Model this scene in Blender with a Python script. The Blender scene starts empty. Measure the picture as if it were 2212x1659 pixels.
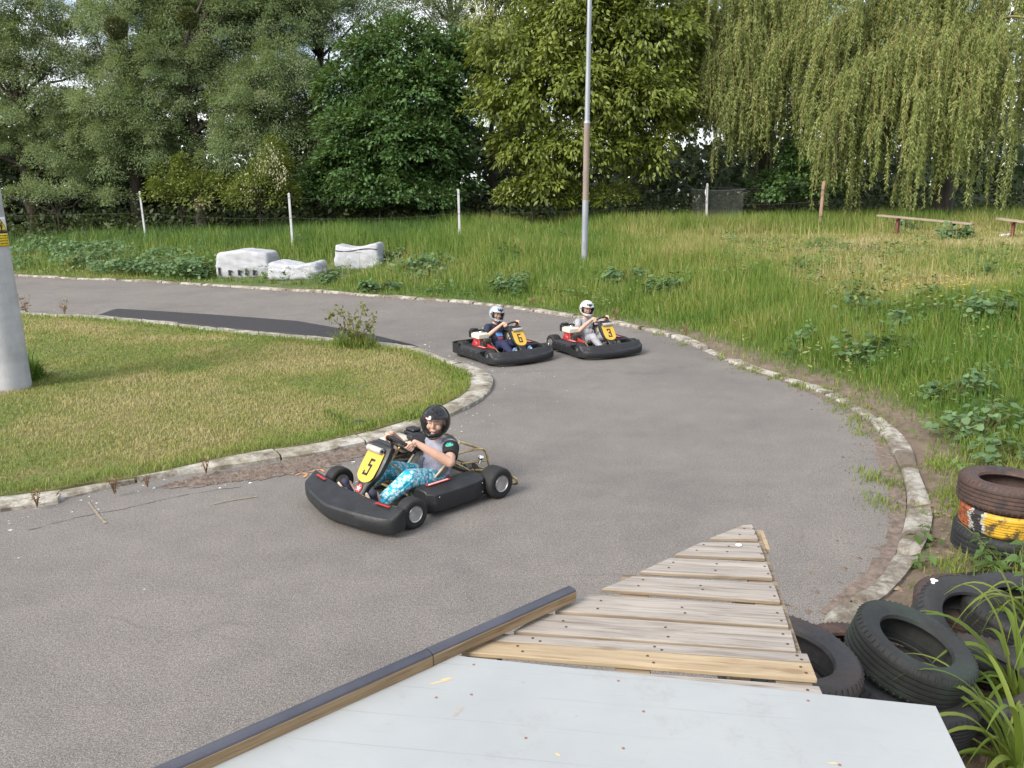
import bpy, bmesh, math, random
import numpy as np
from mathutils import Vector, Matrix
random.seed(11)
rng = np.random.default_rng(11)
scene = bpy.context.scene
COL = scene.collection
PI = math.pi
R = math.radians

# ------------------------------------------------------------------ camera
FPX, YH, ROLL, CH = 810.0, 193.0, R(-0.7), 2.6
PITCH = math.atan((384 - YH) / FPX)
K = 2212 / 1024


def ray(X, Y):
    x, y = X / K - 512, Y / K - 384
    c, s = math.cos(ROLL), math.sin(ROLL)
    x, y = c * x + s * y, -s * x + c * y
    d0, d2 = x / FPX, -y / FPX
    cp, sp = math.cos(PITCH), math.sin(PITCH)
    return Vector((d0, cp + d2 * sp, -sp + d2 * cp))


def at(X, Y, z=0.0):            # point of the photograph on the level z
    d = ray(X, Y)
    return Vector((0, 0, CH)) + d * ((z - CH) / d.z)


def far(X, Y, D):               # point of the photograph D metres away
    d = ray(X, Y)
    return Vector((0, 0, CH)) + d * (D / d.y)


def row(P):
    z = P.z - CH
    cp, sp = math.cos(PITCH), math.sin(PITCH)
    fy = P.y * cp - z * sp
    uz = P.y * sp + z * cp
    a, b = FPX * P.x / fy, -FPX * uz / fy
    c, s = math.cos(ROLL), math.sin(ROLL)
    return ((c * a - s * b + 512) * K, (s * a + c * b + 384) * K)


def z_at_row(P, Y):             # height above P (x, y) seen at picture row Y
    lo, hi = -5.0, 60.0
    for _ in range(50):
        m = (lo + hi) / 2
        if row(Vector((P.x, P.y, m)))[1] > Y:
            lo = m
        else:
            hi = m
    return lo


cd = bpy.data.cameras.new('camera')
cam = bpy.data.objects.new('camera', cd)
COL.objects.link(cam)
cd.sensor_width = 36
cd.lens = 36 * FPX / 1024
cd.clip_start, cd.clip_end = 0.05, 3000
cp, sp = math.cos(PITCH), math.sin(PITCH)
R0, U0, F0 = Vector((1, 0, 0)), Vector((0, sp, cp)), Vector((0, cp, -sp))
c_, s_ = math.cos(ROLL), math.sin(ROLL)
cr, cu = R0 * c_ + U0 * s_, R0 * -s_ + U0 * c_
M = Matrix((cr, cu, -F0)).transposed().to_4x4()
M.translation = (0, 0, CH)
cam.matrix_world = M
scene.camera = cam

# ------------------------------------------------------------------ light
SUN_EL, SUN_AZ = R(36), R(-132)      # azimuth clockwise from +Y: behind the left shoulder
w = bpy.data.worlds.new('World')
scene.world = w
w.use_nodes = True
n, l = w.node_tree.nodes, w.node_tree.links
bg = n['Background']
sky = n.new('ShaderNodeTexSky')
sky.sky_type = 'NISHITA'
sky.sun_disc = False
sky.sun_elevation = SUN_EL
sky.sun_rotation = SUN_AZ
sky.dust_density = 2.0
tc = n.new('ShaderNodeTexCoord')
mp = n.new('ShaderNodeMapping')
mp.inputs['Scale'].default_value = (1.2, 1.2, 3.0)
nz = n.new('ShaderNodeTexNoise')
nz.inputs['Scale'].default_value = 2.6
nz.inputs['Detail'].default_value = 7
nz.inputs['Roughness'].default_value = 0.6
rp = n.new('ShaderNodeValToRGB')
rp.color_ramp.elements[0].position = 0.40
rp.color_ramp.elements[1].position = 0.60
mx = n.new('ShaderNodeMix')
mx.data_type = 'RGBA'
mx.inputs[7].default_value = (9.5, 9.6, 9.9, 1)      # bright cloud
l.new(tc.outputs['Generated'], mp.inputs[0])
l.new(mp.outputs[0], nz.inputs[0])
l.new(nz.outputs['Fac'], rp.inputs[0])
l.new(rp.outputs[0], mx.inputs[0])
l.new(sky.outputs[0], mx.inputs[6])
l.new(mx.outputs[2], bg.inputs[0])
bg.inputs[1].default_value = 0.098

sd_ = bpy.data.lights.new('sun', 'SUN')
sd_.energy = 2.3
sd_.angle = R(26)
sd_.color = (1.0, 0.95, 0.86)
sun = bpy.data.objects.new('sun', sd_)
COL.objects.link(sun)
sv = Vector((math.sin(SUN_AZ) * math.cos(SUN_EL), math.cos(SUN_AZ) * math.cos(SUN_EL), math.sin(SUN_EL)))
sun.rotation_euler = sv.to_track_quat('Z', 'Y').to_euler()
sun.location = (0, 0, 30)
vs = scene.view_settings
vs.view_transform = 'Standard'
vs.look = 'None'
vs.exposure = 1.12
vs.gamma = 1.0
vs.use_curve_mapping = False
scene.cycles.max_bounces = 6
scene.cycles.transparent_max_bounces = 8
scene.cycles.diffuse_bounces = 4
scene.cycles.glossy_bounces = 3
scene.cycles.transmission_bounces = 4


# ------------------------------------------------------------------ objects
def tag(o, label=None, cat=None, group=None, kind=None):
    if label: o['label'] = label
    if cat: o['category'] = cat
    if group: o['group'] = group
    if kind: o['kind'] = kind
    return o


def empty(name, loc=(0, 0, 0), rz=0.0, label=None, cat=None, group=None):
    o = bpy.data.objects.new(name, None)
    o.empty_display_size = 0.2
    COL.objects.link(o)
    o.location = loc
    o.rotation_euler = (0, 0, rz)
    return tag(o, label, cat, group)


def many(name, mb, m, parent, places):
    """like pieces, one object each, sharing a mesh"""
    o = mb.build(name, m, parent, smooth=30)
    for i, p in enumerate(places):
        q = o
        if i:
            q = o.copy(); COL.objects.link(q); q.parent = parent
        if isinstance(p, Matrix): q.matrix_local = p
        else: q.location = p


def link(name, me, m, parent=None, loc=None, rot=None):
    o = bpy.data.objects.new(name, me)
    COL.objects.link(o)
    if m is not None:
        me.materials.clear()
        for q in (m if isinstance(m, (list, tuple)) else (m,)):
            me.materials.append(q)
    if parent: o.parent = parent
    if loc is not None: o.location = loc
    if rot is not None: o.rotation_euler = rot
    return o


def np_mesh(name, V, Fs, m, parent=None, tint=None, smooth=False, loc=None):
    V = np.asarray(V, dtype=np.float32)
    me = bpy.data.meshes.new(name)
    me.vertices.add(len(V))
    me.vertices.foreach_set('co', V.ravel())
    Fs = [np.asarray(f, dtype=np.int32) for f in Fs if len(f)]
    loops = np.concatenate([f.ravel() for f in Fs])
    tot = np.concatenate([np.full(len(f), f.shape[1], dtype=np.int32) for f in Fs])
    st = np.concatenate([[0], np.cumsum(tot)[:-1]]).astype(np.int32)
    me.loops.add(len(loops))
    me.loops.foreach_set('vertex_index', loops)
    me.polygons.add(len(tot))
    me.polygons.foreach_set('loop_start', st)
    if smooth:
        me.polygons.foreach_set('use_smooth', np.ones(len(tot), dtype=bool))
    me.update(calc_edges=True)
    if tint is not None:
        a = me.attributes.new('tint', 'FLOAT', 'POINT')
        a.data.foreach_set('value', np.asarray(tint, dtype=np.float32))
    return link(name, me, m, parent, loc)


class MB:
    """collects shapes; build() links them as one mesh object"""
    def __init__(s):
        s.bm = bmesh.new()

    def poly(s, pts, faces):
        v = [s.bm.verts.new(p) for p in pts]
        for f in faces:
            try:
                s.bm.faces.new([v[i] for i in f])
            except ValueError:
                pass
        return s

    def box(s, c, size, rot=None):
        mt = Matrix.Translation(c) @ (rot.to_4x4() if rot else Matrix()) @ Matrix.Diagonal((*size, 1))
        bmesh.ops.create_cube(s.bm, size=1, matrix=mt)
        return s

    def tube(s, pts, r, seg=10, cap=True, closed=False):
        pts = [Vector(p) for p in pts]
        rr = r if isinstance(r, (list, tuple)) else [r] * len(pts)
        rings, up = [], None
        N = len(pts)
        for i, p in enumerate(pts):
            if closed:
                t = pts[(i + 1) % N] - pts[i - 1]
            else:
                t = pts[min(i + 1, N - 1)] - pts[max(i - 1, 0)]
            t.normalize()
            if up is None:
                up = t.orthogonal().normalized()
            up = (up - t * up.dot(t)).normalized()
            b = t.cross(up)
            rings.append([s.bm.verts.new(p + (up * math.cos(2 * PI * k / seg) + b * math.sin(2 * PI * k / seg)) * rr[i]) for k in range(seg)])
        for i in range(N if closed else N - 1):
            A, B = rings[i], rings[(i + 1) % N]
            off = 0
            if closed and i == N - 1:
                off = min(range(seg), key=lambda q: (A[0].co - B[q].co).length)
            for k in range(seg):
                s.bm.faces.new((A[k], A[(k + 1) % seg], B[(k + 1 + off) % seg], B[(k + off) % seg]))
        if cap and not closed:
            s.bm.faces.new(rings[0][::-1])
            s.bm.faces.new(rings[-1])
        return s

    def lathe(s, prof, seg=32, mt=None, closed=False):
        """profile of (radius, height) about local Z"""
        mt = mt or Matrix()
        rings = []
        for r, h in prof:
            rings.append([s.bm.verts.new(mt @ Vector((r * math.cos(2 * PI * k / seg), r * math.sin(2 * PI * k / seg), h))) for k in range(seg)])
        N = len(rings)
        for i in range(N if closed else N - 1):
            A, B = rings[i], rings[(i + 1) % N]
            for k in range(seg):
                s.bm.faces.new((A[k], A[(k + 1) % seg], B[(k + 1) % seg], B[k]))
        if not closed:
            if prof[0][0] > 1e-5: s.bm.faces.new(rings[0][::-1])
            if prof[-1][0] > 1e-5: s.bm.faces.new(rings[-1])
        return s

    def grid(s, fn, nu, nv, wrap_v=False, cap=False):
        g = [[s.bm.verts.new(fn(i, j)) for j in range(nv)] for i in range(nu)]
        for i in range(nu - 1):
            for j in range(nv if wrap_v else nv - 1):
                s.bm.faces.new((g[i][j], g[i][(j + 1) % nv], g[i + 1][(j + 1) % nv], g[i + 1][j]))
        if cap:
            s.bm.faces.new(g[0][::-1])
            s.bm.faces.new(g[-1])
        return s

    def ball(s, c, r, mt=None, sub=2):
        r = r if isinstance(r, (list, tuple)) else (r, r, r)
        q = Matrix.Translation(c) @ (mt.to_4x4() if mt else Matrix()) @ Matrix.Diagonal((*r, 1))
        bmesh.ops.create_icosphere(s.bm, subdivisions=sub, radius=1, matrix=q)
        return s

    def capsule(s, p0, p1, r0, r1, seg=12):
        p0, p1 = Vector(p0), Vector(p1)
        t = (p1 - p0)
        L = t.length
        t.normalize()
        q = t.to_track_quat('Z', 'Y').to_matrix().to_4x4()
        prof = [(0, -r0)] + [(r0 * math.cos(a), r0 * math.sin(a)) for a in (-1.1, -0.6, 0)]
        prof += [(r1 * math.cos(a), L + r1 * math.sin(a)) for a in (0, 0.6, 1.1)] + [(0, L + r1)]
        s.lathe(prof, seg, Matrix.Translation(p0) @ q)
        return s

    def build(s, name, m, parent=None, bevel=0.0, smooth=40, loc=None, rot=None, solid=0.0, subsurf=0, merge=1e-5, mt=None):
        bm = s.bm
        if mt is not None:
            bmesh.ops.transform(bm, matrix=mt, verts=bm.verts)
        if merge: bmesh.ops.remove_doubles(bm, verts=bm.verts, dist=merge)
        if not solid: bmesh.ops.recalc_face_normals(bm, faces=bm.faces)
        me = bpy.data.meshes.new(name)
        bm.to_mesh(me)
        bm.free()
        o = link(name, me, m, parent, loc, rot)
        if smooth:
            me.polygons.foreach_set('use_smooth', np.ones(len(me.polygons), dtype=bool))
            if smooth < 180: me.set_sharp_from_angle(angle=R(smooth))
        if solid:
            q = o.modifiers.new('solid', 'SOLIDIFY'); q.thickness = solid; q.offset = 0
        if bevel:
            q = o.modifiers.new('bevel', 'BEVEL'); q.width = bevel; q.segments = 2; q.limit_method = 'ANGLE'; q.angle_limit = R(35)
        if subsurf:
            q = o.modifiers.new('sub', 'SUBSURF'); q.levels = q.render_levels = subsurf
        return o


def extrude(mb, pts, d):
    """closed solid from a polygon (3-D points) pushed by vector d"""
    pts = [Vector(p) for p in pts]
    n_ = len(pts)
    al = pts + [p + Vector(d) for p in pts]
    fs = [tuple(range(n_)), tuple(range(2 * n_ - 1, n_ - 1, -1))]
    fs += [(i, (i + 1) % n_, n_ + (i + 1) % n_, n_ + i) for i in range(n_)]
    return mb.poly(al, fs)


def text_mesh(body, size, depth, align='CENTER'):
    cu_ = bpy.data.curves.new('lettering', 'FONT')
    cu_.body = body
    cu_.size = size
    cu_.extrude = depth
    cu_.align_x = align
    cu_.align_y = 'CENTER'
    o = bpy.data.objects.new('lettering', cu_)
    COL.objects.link(o)
    dg = bpy.context.evaluated_depsgraph_get()
    dg.update()
    me = bpy.data.meshes.new_from_object(o.evaluated_get(dg))
    bpy.data.objects.remove(o)
    bpy.data.curves.remove(cu_)
    return me


# ------------------------------------------------------------------ materials
def node_mat(name):
    m = bpy.data.materials.new(name)
    m.use_nodes = True
    t = m.node_tree
    return m, t.nodes, t.links, t.nodes['Principled BSDF']


def noise_node(n, l, scale, detail=4, rough=0.55, coord='Object', mapping=None, dist=0.0):
    tc = n.new('ShaderNodeTexCoord')
    z = n.new('ShaderNodeTexNoise')
    z.inputs['Scale'].default_value = scale
    z.inputs['Detail'].default_value = detail
    z.inputs['Roughness'].default_value = rough
    z.inputs['Distortion'].default_value = dist
    src = tc.outputs[coord]
    if mapping:
        mp = n.new('ShaderNodeMapping')
        mp.inputs['Scale'].default_value = mapping
        l.new(src, mp.inputs[0])
        src = mp.outputs[0]
    l.new(src, z.inputs['Vector'])
    return z.outputs['Fac']


def ramp_node(n, l, fac, stops):
    r_ = n.new('ShaderNodeValToRGB')
    e = r_.color_ramp.elements
    while len(e) > 1: e.remove(e[-1])
    for i, (p, c) in enumerate(stops):
        q = e[0] if i == 0 else e.new(p)
        q.position = p
        q.color = (*c, 1) if not isinstance(c, float) else (c, c, c, 1)
    l.new(fac, r_.inputs[0])
    return r_.outputs[0]


def mix_node(n, l, fac, a, b, mode='MIX'):
    x = n.new('ShaderNodeMix')
    x.data_type = 'RGBA'
    x.blend_type = mode
    for i, v in ((0, fac), (6, a), (7, b)):
        if hasattr(v, 'is_linked'): l.new(v, x.inputs[i])
        elif i == 0: x.inputs[0].default_value = v
        else: x.inputs[i].default_value = (*v, 1)
    return x.outputs[2]


def bump_node(n, l, b, h, strength, dist=0.01):
    q = n.new('ShaderNodeBump')
    q.inputs['Strength'].default_value = strength
    q.inputs['Distance'].default_value = dist
    l.new(h, q.inputs['Height'])
    l.new(q.outputs[0], b.inputs['Normal'])


def pmat(name, c1, c2=None, scale=6.0, rough=0.6, metal=0.0, bump=0.0, bscale=60.0, lo=0.35, hi=0.65, mapping=None, coat=0.0, spec=0.5, rough2=None):
    m, n, l, b = node_mat(name)
    b.inputs['Roughness'].default_value = rough
    b.inputs['Metallic'].default_value = metal
    b.inputs['Specular IOR Level'].default_value = spec
    b.inputs['Coat Weight'].default_value = coat
    if c2 is None: c2 = tuple(v * 0.75 for v in c1)
    f = noise_node(n, l, scale, 6, 0.6, mapping=mapping)
    l.new(ramp_node(n, l, f, [(lo, c2), (hi, c1)]), b.inputs['Base Color'])
    if rough2 is not None:
        l.new(ramp_node(n, l, f, [(lo, float(rough2)), (hi, float(rough))]), b.inputs['Roughness'])
    if bump:
        bump_node(n, l, b, noise_node(n, l, bscale, 3, mapping=mapping), bump)
    return m


def leaf_mat(name, stops, rough=0.55, trans=0.3, spec=0.35):
    m, n, l, b = node_mat(name)
    a = n.new('ShaderNodeAttribute')
    a.attribute_name = 'tint'
    c = ramp_node(n, l, a.outputs['Fac'], stops)
    l.new(c, b.inputs['Base Color'])
    b.inputs['Roughness'].default_value = rough
    b.inputs['Specular IOR Level'].default_value = spec
    if trans:
        t = n.new('ShaderNodeBsdfTranslucent')
        l.new(mix_node(n, l, 0.5, c, (0.25, 0.3, 0.03), 'MIX'), t.inputs[0])
        x = n.new('ShaderNodeMixShader')
        x.inputs[0].default_value = trans
        l.new(b.outputs[0], x.inputs[1])
        l.new(t.outputs[0], x.inputs[2])
        l.new(x.outputs[0], n['Material Output'].inputs[0])
    return m


_lat = {}
def vnoise(x, y, s, seed=0):
    """smooth value noise in 0..1"""
    if seed not in _lat: _lat[seed] = np.random.default_rng(900 + seed).random((64, 64))
    g = _lat[seed]
    x, y = np.asarray(x) / s, np.asarray(y) / s
    xi, yi = np.floor(x).astype(int), np.floor(y).astype(int)
    fx, fy = x - xi, y - yi
    fx, fy = fx * fx * (3 - 2 * fx), fy * fy * (3 - 2 * fy)
    a, b = g[xi % 64, yi % 64], g[(xi + 1) % 64, yi % 64]
    c, d = g[xi % 64, (yi + 1) % 64], g[(xi + 1) % 64, (yi + 1) % 64]
    return (a * (1 - fx) + b * fx) * (1 - fy) + (c * (1 - fx) + d * fx) * fy


def fbm(x, y, s, seed=0):
    return 0.5 * vnoise(x, y, s, seed) + 0.3 * vnoise(x, y, s / 2.1, seed + 1) + 0.2 * vnoise(x, y, s / 4.3, seed + 2)


def sstep(a, b, x):
    t = np.clip((np.asarray(x, dtype=float) - a) / (b - a), 0, 1)
    return t * t * (3 - 2 * t)
# ------------------------------------------------------------------ outlines of the track
def resample(P, step=None, n_=None):
    P = [Vector(p) for p in P]
    # Catmull-Rom, then even arc length
    Q = []
    for i in range(len(P) - 1):
        a, b, c, d = P[max(i - 1, 0)], P[i], P[i + 1], P[min(i + 2, len(P) - 1)]
        for k in range(8):
            t = k / 8
            Q.append(0.5 * ((2 * b) + (c - a) * t + (2 * a - 5 * b + 4 * c - d) * t * t + (3 * b - a - 3 * c + d) * t ** 3))
    Q.append(P[-1])
    L = [0]
    for i in range(1, len(Q)): L.append(L[-1] + (Q[i] - Q[i - 1]).length)
    m = n_ or max(2, int(L[-1] / step) + 1)
    out, j = [], 0
    for i in range(m):
        s = L[-1] * i / (m - 1)
        while j < len(L) - 2 and L[j + 1] < s: j += 1
        t = (s - L[j]) / max(1e-9, L[j + 1] - L[j])
        out.append(Q[j].lerp(Q[j + 1], t))
    return out


outer_px = [(35, 597), (150, 603), (300, 609), (470, 619), (600, 628), (700, 633), (800, 641), (900, 648), (1000, 655), (1100, 666),
            (1200, 681), (1300, 696), (1400, 716), (1470, 737), (1540, 767), (1600, 794), (1680, 818), (1760, 845), (1820, 872), (1870, 905),
            (1905, 945), (1935, 995), (1955, 1050), (1958, 1100), (1945, 1160), (1925, 1215), (1905, 1250), (1860, 1285), (1780, 1340)]
OUT = [at(*p) for p in outer_px]
e0 = (OUT[0] - OUT[2]).normalized()
OUT = [OUT[0] + e0 * 30, OUT[0] + e0 * 8] + OUT + [Vector(p) for p in ((1.35, 3.55, 0), (0.4, 2.6, 0), (-1.6, 1.2, 0), (-6, -1.5, 0), (-16, -7, 0))]
OUT = resample(OUT, 0.5)
OA = np.array([(p.x, p.y) for p in OUT])


def sdist_full(x, y, L):
    """distance to a polyline, positive on its left"""
    x, y = np.atleast_1d(np.asarray(x, float)), np.atleast_1d(np.asarray(y, float))
    best = np.full(x.shape, 1e9)
    sg = np.ones(x.shape)
    for i in range(len(L) - 1):
        a, b = L[i], L[i + 1]
        e = b - a
        t = np.clip(((x - a[0]) * e[0] + (y - a[1]) * e[1]) / (e @ e), 0, 1)
        dx, dy = x - a[0] - t * e[0], y - a[1] - t * e[1]
        dd = np.hypot(dx, dy)
        k = dd < best - 1e-9
        best = np.where(k, dd, best)
        sg = np.where(k, np.where(e[0] * (y - a[1]) - e[1] * (x - a[0]) >= 0, 1.0, -1.0), sg)
    return best * sg


SX, SY, SH = -46.0, -14.0, 0.2
sx_, sy_ = np.meshgrid(np.arange(SX, 44, SH), np.arange(SY, 72, SH), indexing='ij')
SG = sdist_full(sx_.ravel(), sy_.ravel(), OA).reshape(sx_.shape)


def sdist(x, y, L=None):
    if L is not None: return sdist_full(x, y, L)
    x, y = np.atleast_1d(np.asarray(x, float)), np.atleast_1d(np.asarray(y, float))
    u = np.clip((x - SX) / SH, 0, SG.shape[0] - 1.001); v = np.clip((y - SY) / SH, 0, SG.shape[1] - 1.001)
    i, j = u.astype(int), v.astype(int)
    fu, fv = u - i, v - j
    return (SG[i, j] * (1 - fu) + SG[i + 1, j] * fu) * (1 - fv) + (SG[i, j + 1] * (1 - fu) + SG[i + 1, j + 1] * fu) * fv


def bank(x, y, d=None):
    x, y = np.atleast_1d(np.asarray(x, float)), np.atleast_1d(np.asarray(y, float))
    if d is None: d = sdist(x, y)
    k = sstep(4.5, 13, y)
    near_ = sstep(17, 13, y)
    dj = d + near_ * (0.10 * (fbm(x + 30, y + 30, 0.55, 9) - 0.5) * 2 + 0.03 + 0.05 * sstep(6, 4.5, y))
    z = -0.07 + 0.125 * sstep(0.0, 0.30, dj)
    z = z + k * (0.62 * sstep(0.4, 6, d) + 0.42 * sstep(4, 14, d)) + 0.10 * (fbm(x + 40, y + 40, 2.3, 3) - 0.5) * sstep(0.5, 2.5, d)
    return z


def bz(x, y):
    return float(bank(x, y)[0])


def hit(X, Y):
    """where the line of sight through a point of the photograph meets the ground"""
    d = ray(X, Y)
    o = Vector((0, 0, CH))
    t = np.linspace(2, 60, 1500)
    xs, ys, zs = d.x * t, d.y * t, CH + d.z * t
    g = bank(xs, ys)
    k = np.argmax(zs < np.maximum(g, -0.02))
    return Vector((xs[k], ys[k], max(float(g[k]), 0.0)))


# ------------------------------------------------------------------ ground sheet
def axis(lo, hi, step, far_):
    a = np.arange(lo, hi + 1e-6, step)
    o = np.array([far_ * q for q in (0.02, 0.06, 0.15, 0.4, 1.0)])
    return np.concatenate([lo - o[::-1], a, hi + o])


gx, gy = axis(-34, 30, 0.3, 900), axis(-8, 62, 0.3, 900)
GX, GY = np.meshgrid(gx, gy, indexing='ij')
GD = sdist(GX.ravel(), GY.ravel())
GZ = bank(GX.ravel(), GY.ravel(), GD)
nx_, ny_ = len(gx), len(gy)
idx = np.arange(nx_ * ny_).reshape(nx_, ny_)
F = np.stack([idx[:-1, :-1], idx[1:, :-1], idx[1:, 1:], idx[:-1, 1:]], -1).reshape(-1, 4)
bare = np.clip(sstep(1.1, 0.4, GD) * sstep(18, 14, GY.ravel()) + sstep(5.2, 3.8, GY.ravel()) * sstep(-0.5, 0.3, GX.ravel()), 0, 1)
m, n, l, b = node_mat('meadow_soil')
a = n.new('ShaderNodeAttribute'); a.attribute_name = 'tint'
g1 = ramp_node(n, l, noise_node(n, l, 1.1, 8, 0.65), [(0.3, (0.045, 0.07, 0.015)), (0.55, (0.08, 0.10, 0.028)), (0.75, (0.13, 0.115, 0.05))])
g2 = ramp_node(n, l, noise_node(n, l, 7, 8, 0.7), [(0.3, (0.085, 0.06, 0.042)), (0.6, (0.16, 0.12, 0.085)), (0.8, (0.22, 0.18, 0.13))])
l.new(mix_node(n, l, a.outputs['Fac'], g1, g2), b.inputs['Base Color'])
b.inputs['Roughness'].default_value = 0.95
bump_node(n, l, b, noise_node(n, l, 18, 6, 0.7), 0.7, 0.03)
SOIL = m
tag(np_mesh('ground', np.stack([GX.ravel(), GY.ravel(), GZ], -1), [F], m, tint=bare, smooth=True), kind='structure')

# ------------------------------------------------------------------ asphalt
m, n, l, b = node_mat('old_asphalt')
f1 = noise_node(n, l, 120, 3, 0.8)
f2 = noise_node(n, l, 0.55, 6, 0.6)
f3 = noise_node(n, l, 260, 2, 0.6)
f4 = noise_node(n, l, 3.0, 6, 0.7)
c = ramp_node(n, l, f1, [(0.32, (0.050, 0.0465, 0.0435)), (0.5, (0.158, 0.147, 0.138)), (0.68, (0.35, 0.328, 0.308))])
c = mix_node(n, l, 0.8, c, ramp_node(n, l, f2, [(0.30, (0.74, 0.74, 0.75)), (0.5, (0.96, 0.95, 0.94)), (0.68, (1.08, 1.065, 1.05))]), 'MULTIPLY')
c = mix_node(n, l, 0.6, c, ramp_node(n, l, f4, [(0.35, (0.82, 0.82, 0.82)), (0.7, (1.12, 1.1, 1.08))]), 'MULTIPLY')
f5 = noise_node(n, l, 42, 3, 0.8)
c = mix_node(n, l, 0.9, c, ramp_node(n, l, f5, [(0.32, (0.72, 0.72, 0.73)), (0.5, (1.0, 0.99, 0.98)), (0.68, (1.28, 1.25, 1.22))]), 'MULTIPLY')
c = mix_node(n, l, ramp_node(n, l, f3, [(0.62, 0.0), (0.70, 0.6)]), c, (0.44, 0.415, 0.39))
# fine cracks
tcn = n.new('ShaderNodeTexCoord')
vo = n.new('ShaderNodeTexVoronoi'); vo.feature = 'DISTANCE_TO_EDGE'; vo.inputs['Scale'].default_value = 0.32
wz = n.new('ShaderNodeTexNoise'); wz.inputs['Scale'].default_value = 1.4; wz.inputs['Detail'].default_value = 6
va = n.new('ShaderNodeVectorMath'); va.operation = 'MULTIPLY_ADD'; va.inputs[1].default_value = (0.5, 0.5, 0)
l.new(tcn.outputs['Object'], wz.inputs[0]); l.new(wz.outputs['Color'], va.inputs[0]); l.new(tcn.outputs['Object'], va.inputs[2]); l.new(va.outputs[0], vo.inputs[0])
ck = ramp_node(n, l, vo.outputs[0], [(0.0, 0.45), (0.0035, 0.0)])
c = mix_node(n, l, mix_node(n, l, ramp_node(n, l, f2, [(0.52, 0.0), (0.66, 1.0)]), (0, 0, 0), ck), c, (0.07, 0.065, 0.06))
l.new(c, b.inputs['Base Color'])
b.inputs['Roughness'].default_value = 0.85
b.inputs['Specular IOR Level'].default_value = 0.3
bump_node(n, l, b, f1, 0.5, 0.006)
ASPHALT = m
bm = bmesh.new()
loop = [Vector((p.x, p.y, 0)) for p in OUT]
loop = loop + [Vector((-60, -8, 0)), Vector((-60, 30, 0))]
bmesh.ops.triangulate(bm, faces=[bm.faces.new([bm.verts.new(p) for p in loop])])
me = bpy.data.meshes.new('track'); bm.to_mesh(me); bm.free()
tag(link('track', me, m), kind='structure')
if me.polygons[0].normal.z < 0: me.flip_normals()

# ------------------------------------------------------------------ kerbs
m, n, l, b = node_mat('worn_white_kerb')
f1 = noise_node(n, l, 5, 8, 0.7)
f2 = noise_node(n, l, 1.3, 5, 0.6)
c = ramp_node(n, l, f1, [(0.36, (0.10, 0.082, 0.065)), (0.47, (0.23, 0.205, 0.165)), (0.58, (0.40, 0.38, 0.335)), (0.76, (0.52, 0.50, 0.465))])
c = mix_node(n, l, ramp_node(n, l, f2, [(0.45, 0.0), (0.65, 0.75)]), c, (0.24, 0.215, 0.15), 'MIX')
l.new(c, b.inputs['Base Color']); b.inputs['Roughness'].default_value = 0.9
bump_node(n, l, b, noise_node(n, l, 22, 6, 0.7), 0.6, 0.02)
KERB = m


def worn_kerb(name, lo):
    m, n, l, b = node_mat(name)
    f1 = noise_node(n, l, 6, 9, 0.75)
    f2 = noise_node(n, l, 1.7, 6, 0.65)
    c = ramp_node(n, l, f1, [(0.34, (0.10, 0.082, 0.065)), (0.46, (0.22, 0.195, 0.155)), (0.56, (0.38, 0.36, 0.315)), (0.74, (0.50, 0.48, 0.445))])
    c = mix_node(n, l, ramp_node(n, l, f2, [(lo, 0.0), (lo + 0.10, 0.9)]), c, ramp_node(n, l, noise_node(n, l, 14, 8, 0.7), [(0.3, (0.085, 0.062, 0.045)), (0.7, (0.18, 0.14, 0.105))]))
    l.new(c, b.inputs['Base Color']); b.inputs['Roughness'].default_value = 0.92
    bump_node(n, l, b, noise_node(n, l, 20, 8, 0.75), 0.9, 0.03)
    return m


KERB_OUT = worn_kerb('half_buried_kerb', 0.50)


def kerb_strip(name, A, B, h, block, gap=0.012, keep=lambda p: True):
    """row of concrete blocks between edge A (asphalt side) and edge B"""
    mb = MB()
    n_ = len(A)
    L = 0
    i0 = 0
    rr = random.Random(5)
    for i in range(1, n_):
        L += (A[i] - A[i - 1]).length
        if L >= block * rr.uniform(0.8, 1.2) or i == n_ - 1:
            if keep(A[i]):
                nr2 = A[i].y < 15 and name == 'outer_kerb'
                dz, dl = rr.uniform(-0.012, 0.012) - (rr.uniform(0, .034) if nr2 else 0), rr.uniform(-0.012, 0.012)
                gap_ = gap * (rr.uniform(1, 4) if nr2 else 1)
                N = i - i0
                rows = []
                for k in range(i0, i + 1):
                    t = (A[min(k + 1, n_ - 1)] - A[max(k - 1, 0)]).normalized()
                    s = gap_ if k == i0 else (-gap_ if k == i else 0)
                    a, c2 = A[k] + t * s, B[k] + t * s
                    w_ = (c2 - a)
                    j1, j2 = rr.uniform(-0.012, 0.012), rr.uniform(-0.010, 0.010)
                    rows.append([a + Vector((0, 0, -0.05)), a + w_ * 0.02 + Vector((0, 0, h * 0.55 + dz + j2)), a + w_ * (0.14 + j1) + Vector((0, 0, h * 0.92 + dz + j2)),
                                 a + w_ * 0.55 + Vector((0, 0, h + dz + j1 * 0.6)), a + w_ * 1.0 + Vector((0, 0, h * (0.95 if name == 'outer_kerb' else 0.72) + dz + dl * .6)), a + w_ * 1.0 + Vector((0, 0, -0.05))])
                mb.grid(lambda p, q: rows[p][q], len(rows), 6, cap=True)
            i0, L = i, 0
    return tag(mb.build(name, KERB_OUT if name == 'outer_kerb' else KERB, smooth=30), kind='structure')


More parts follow.
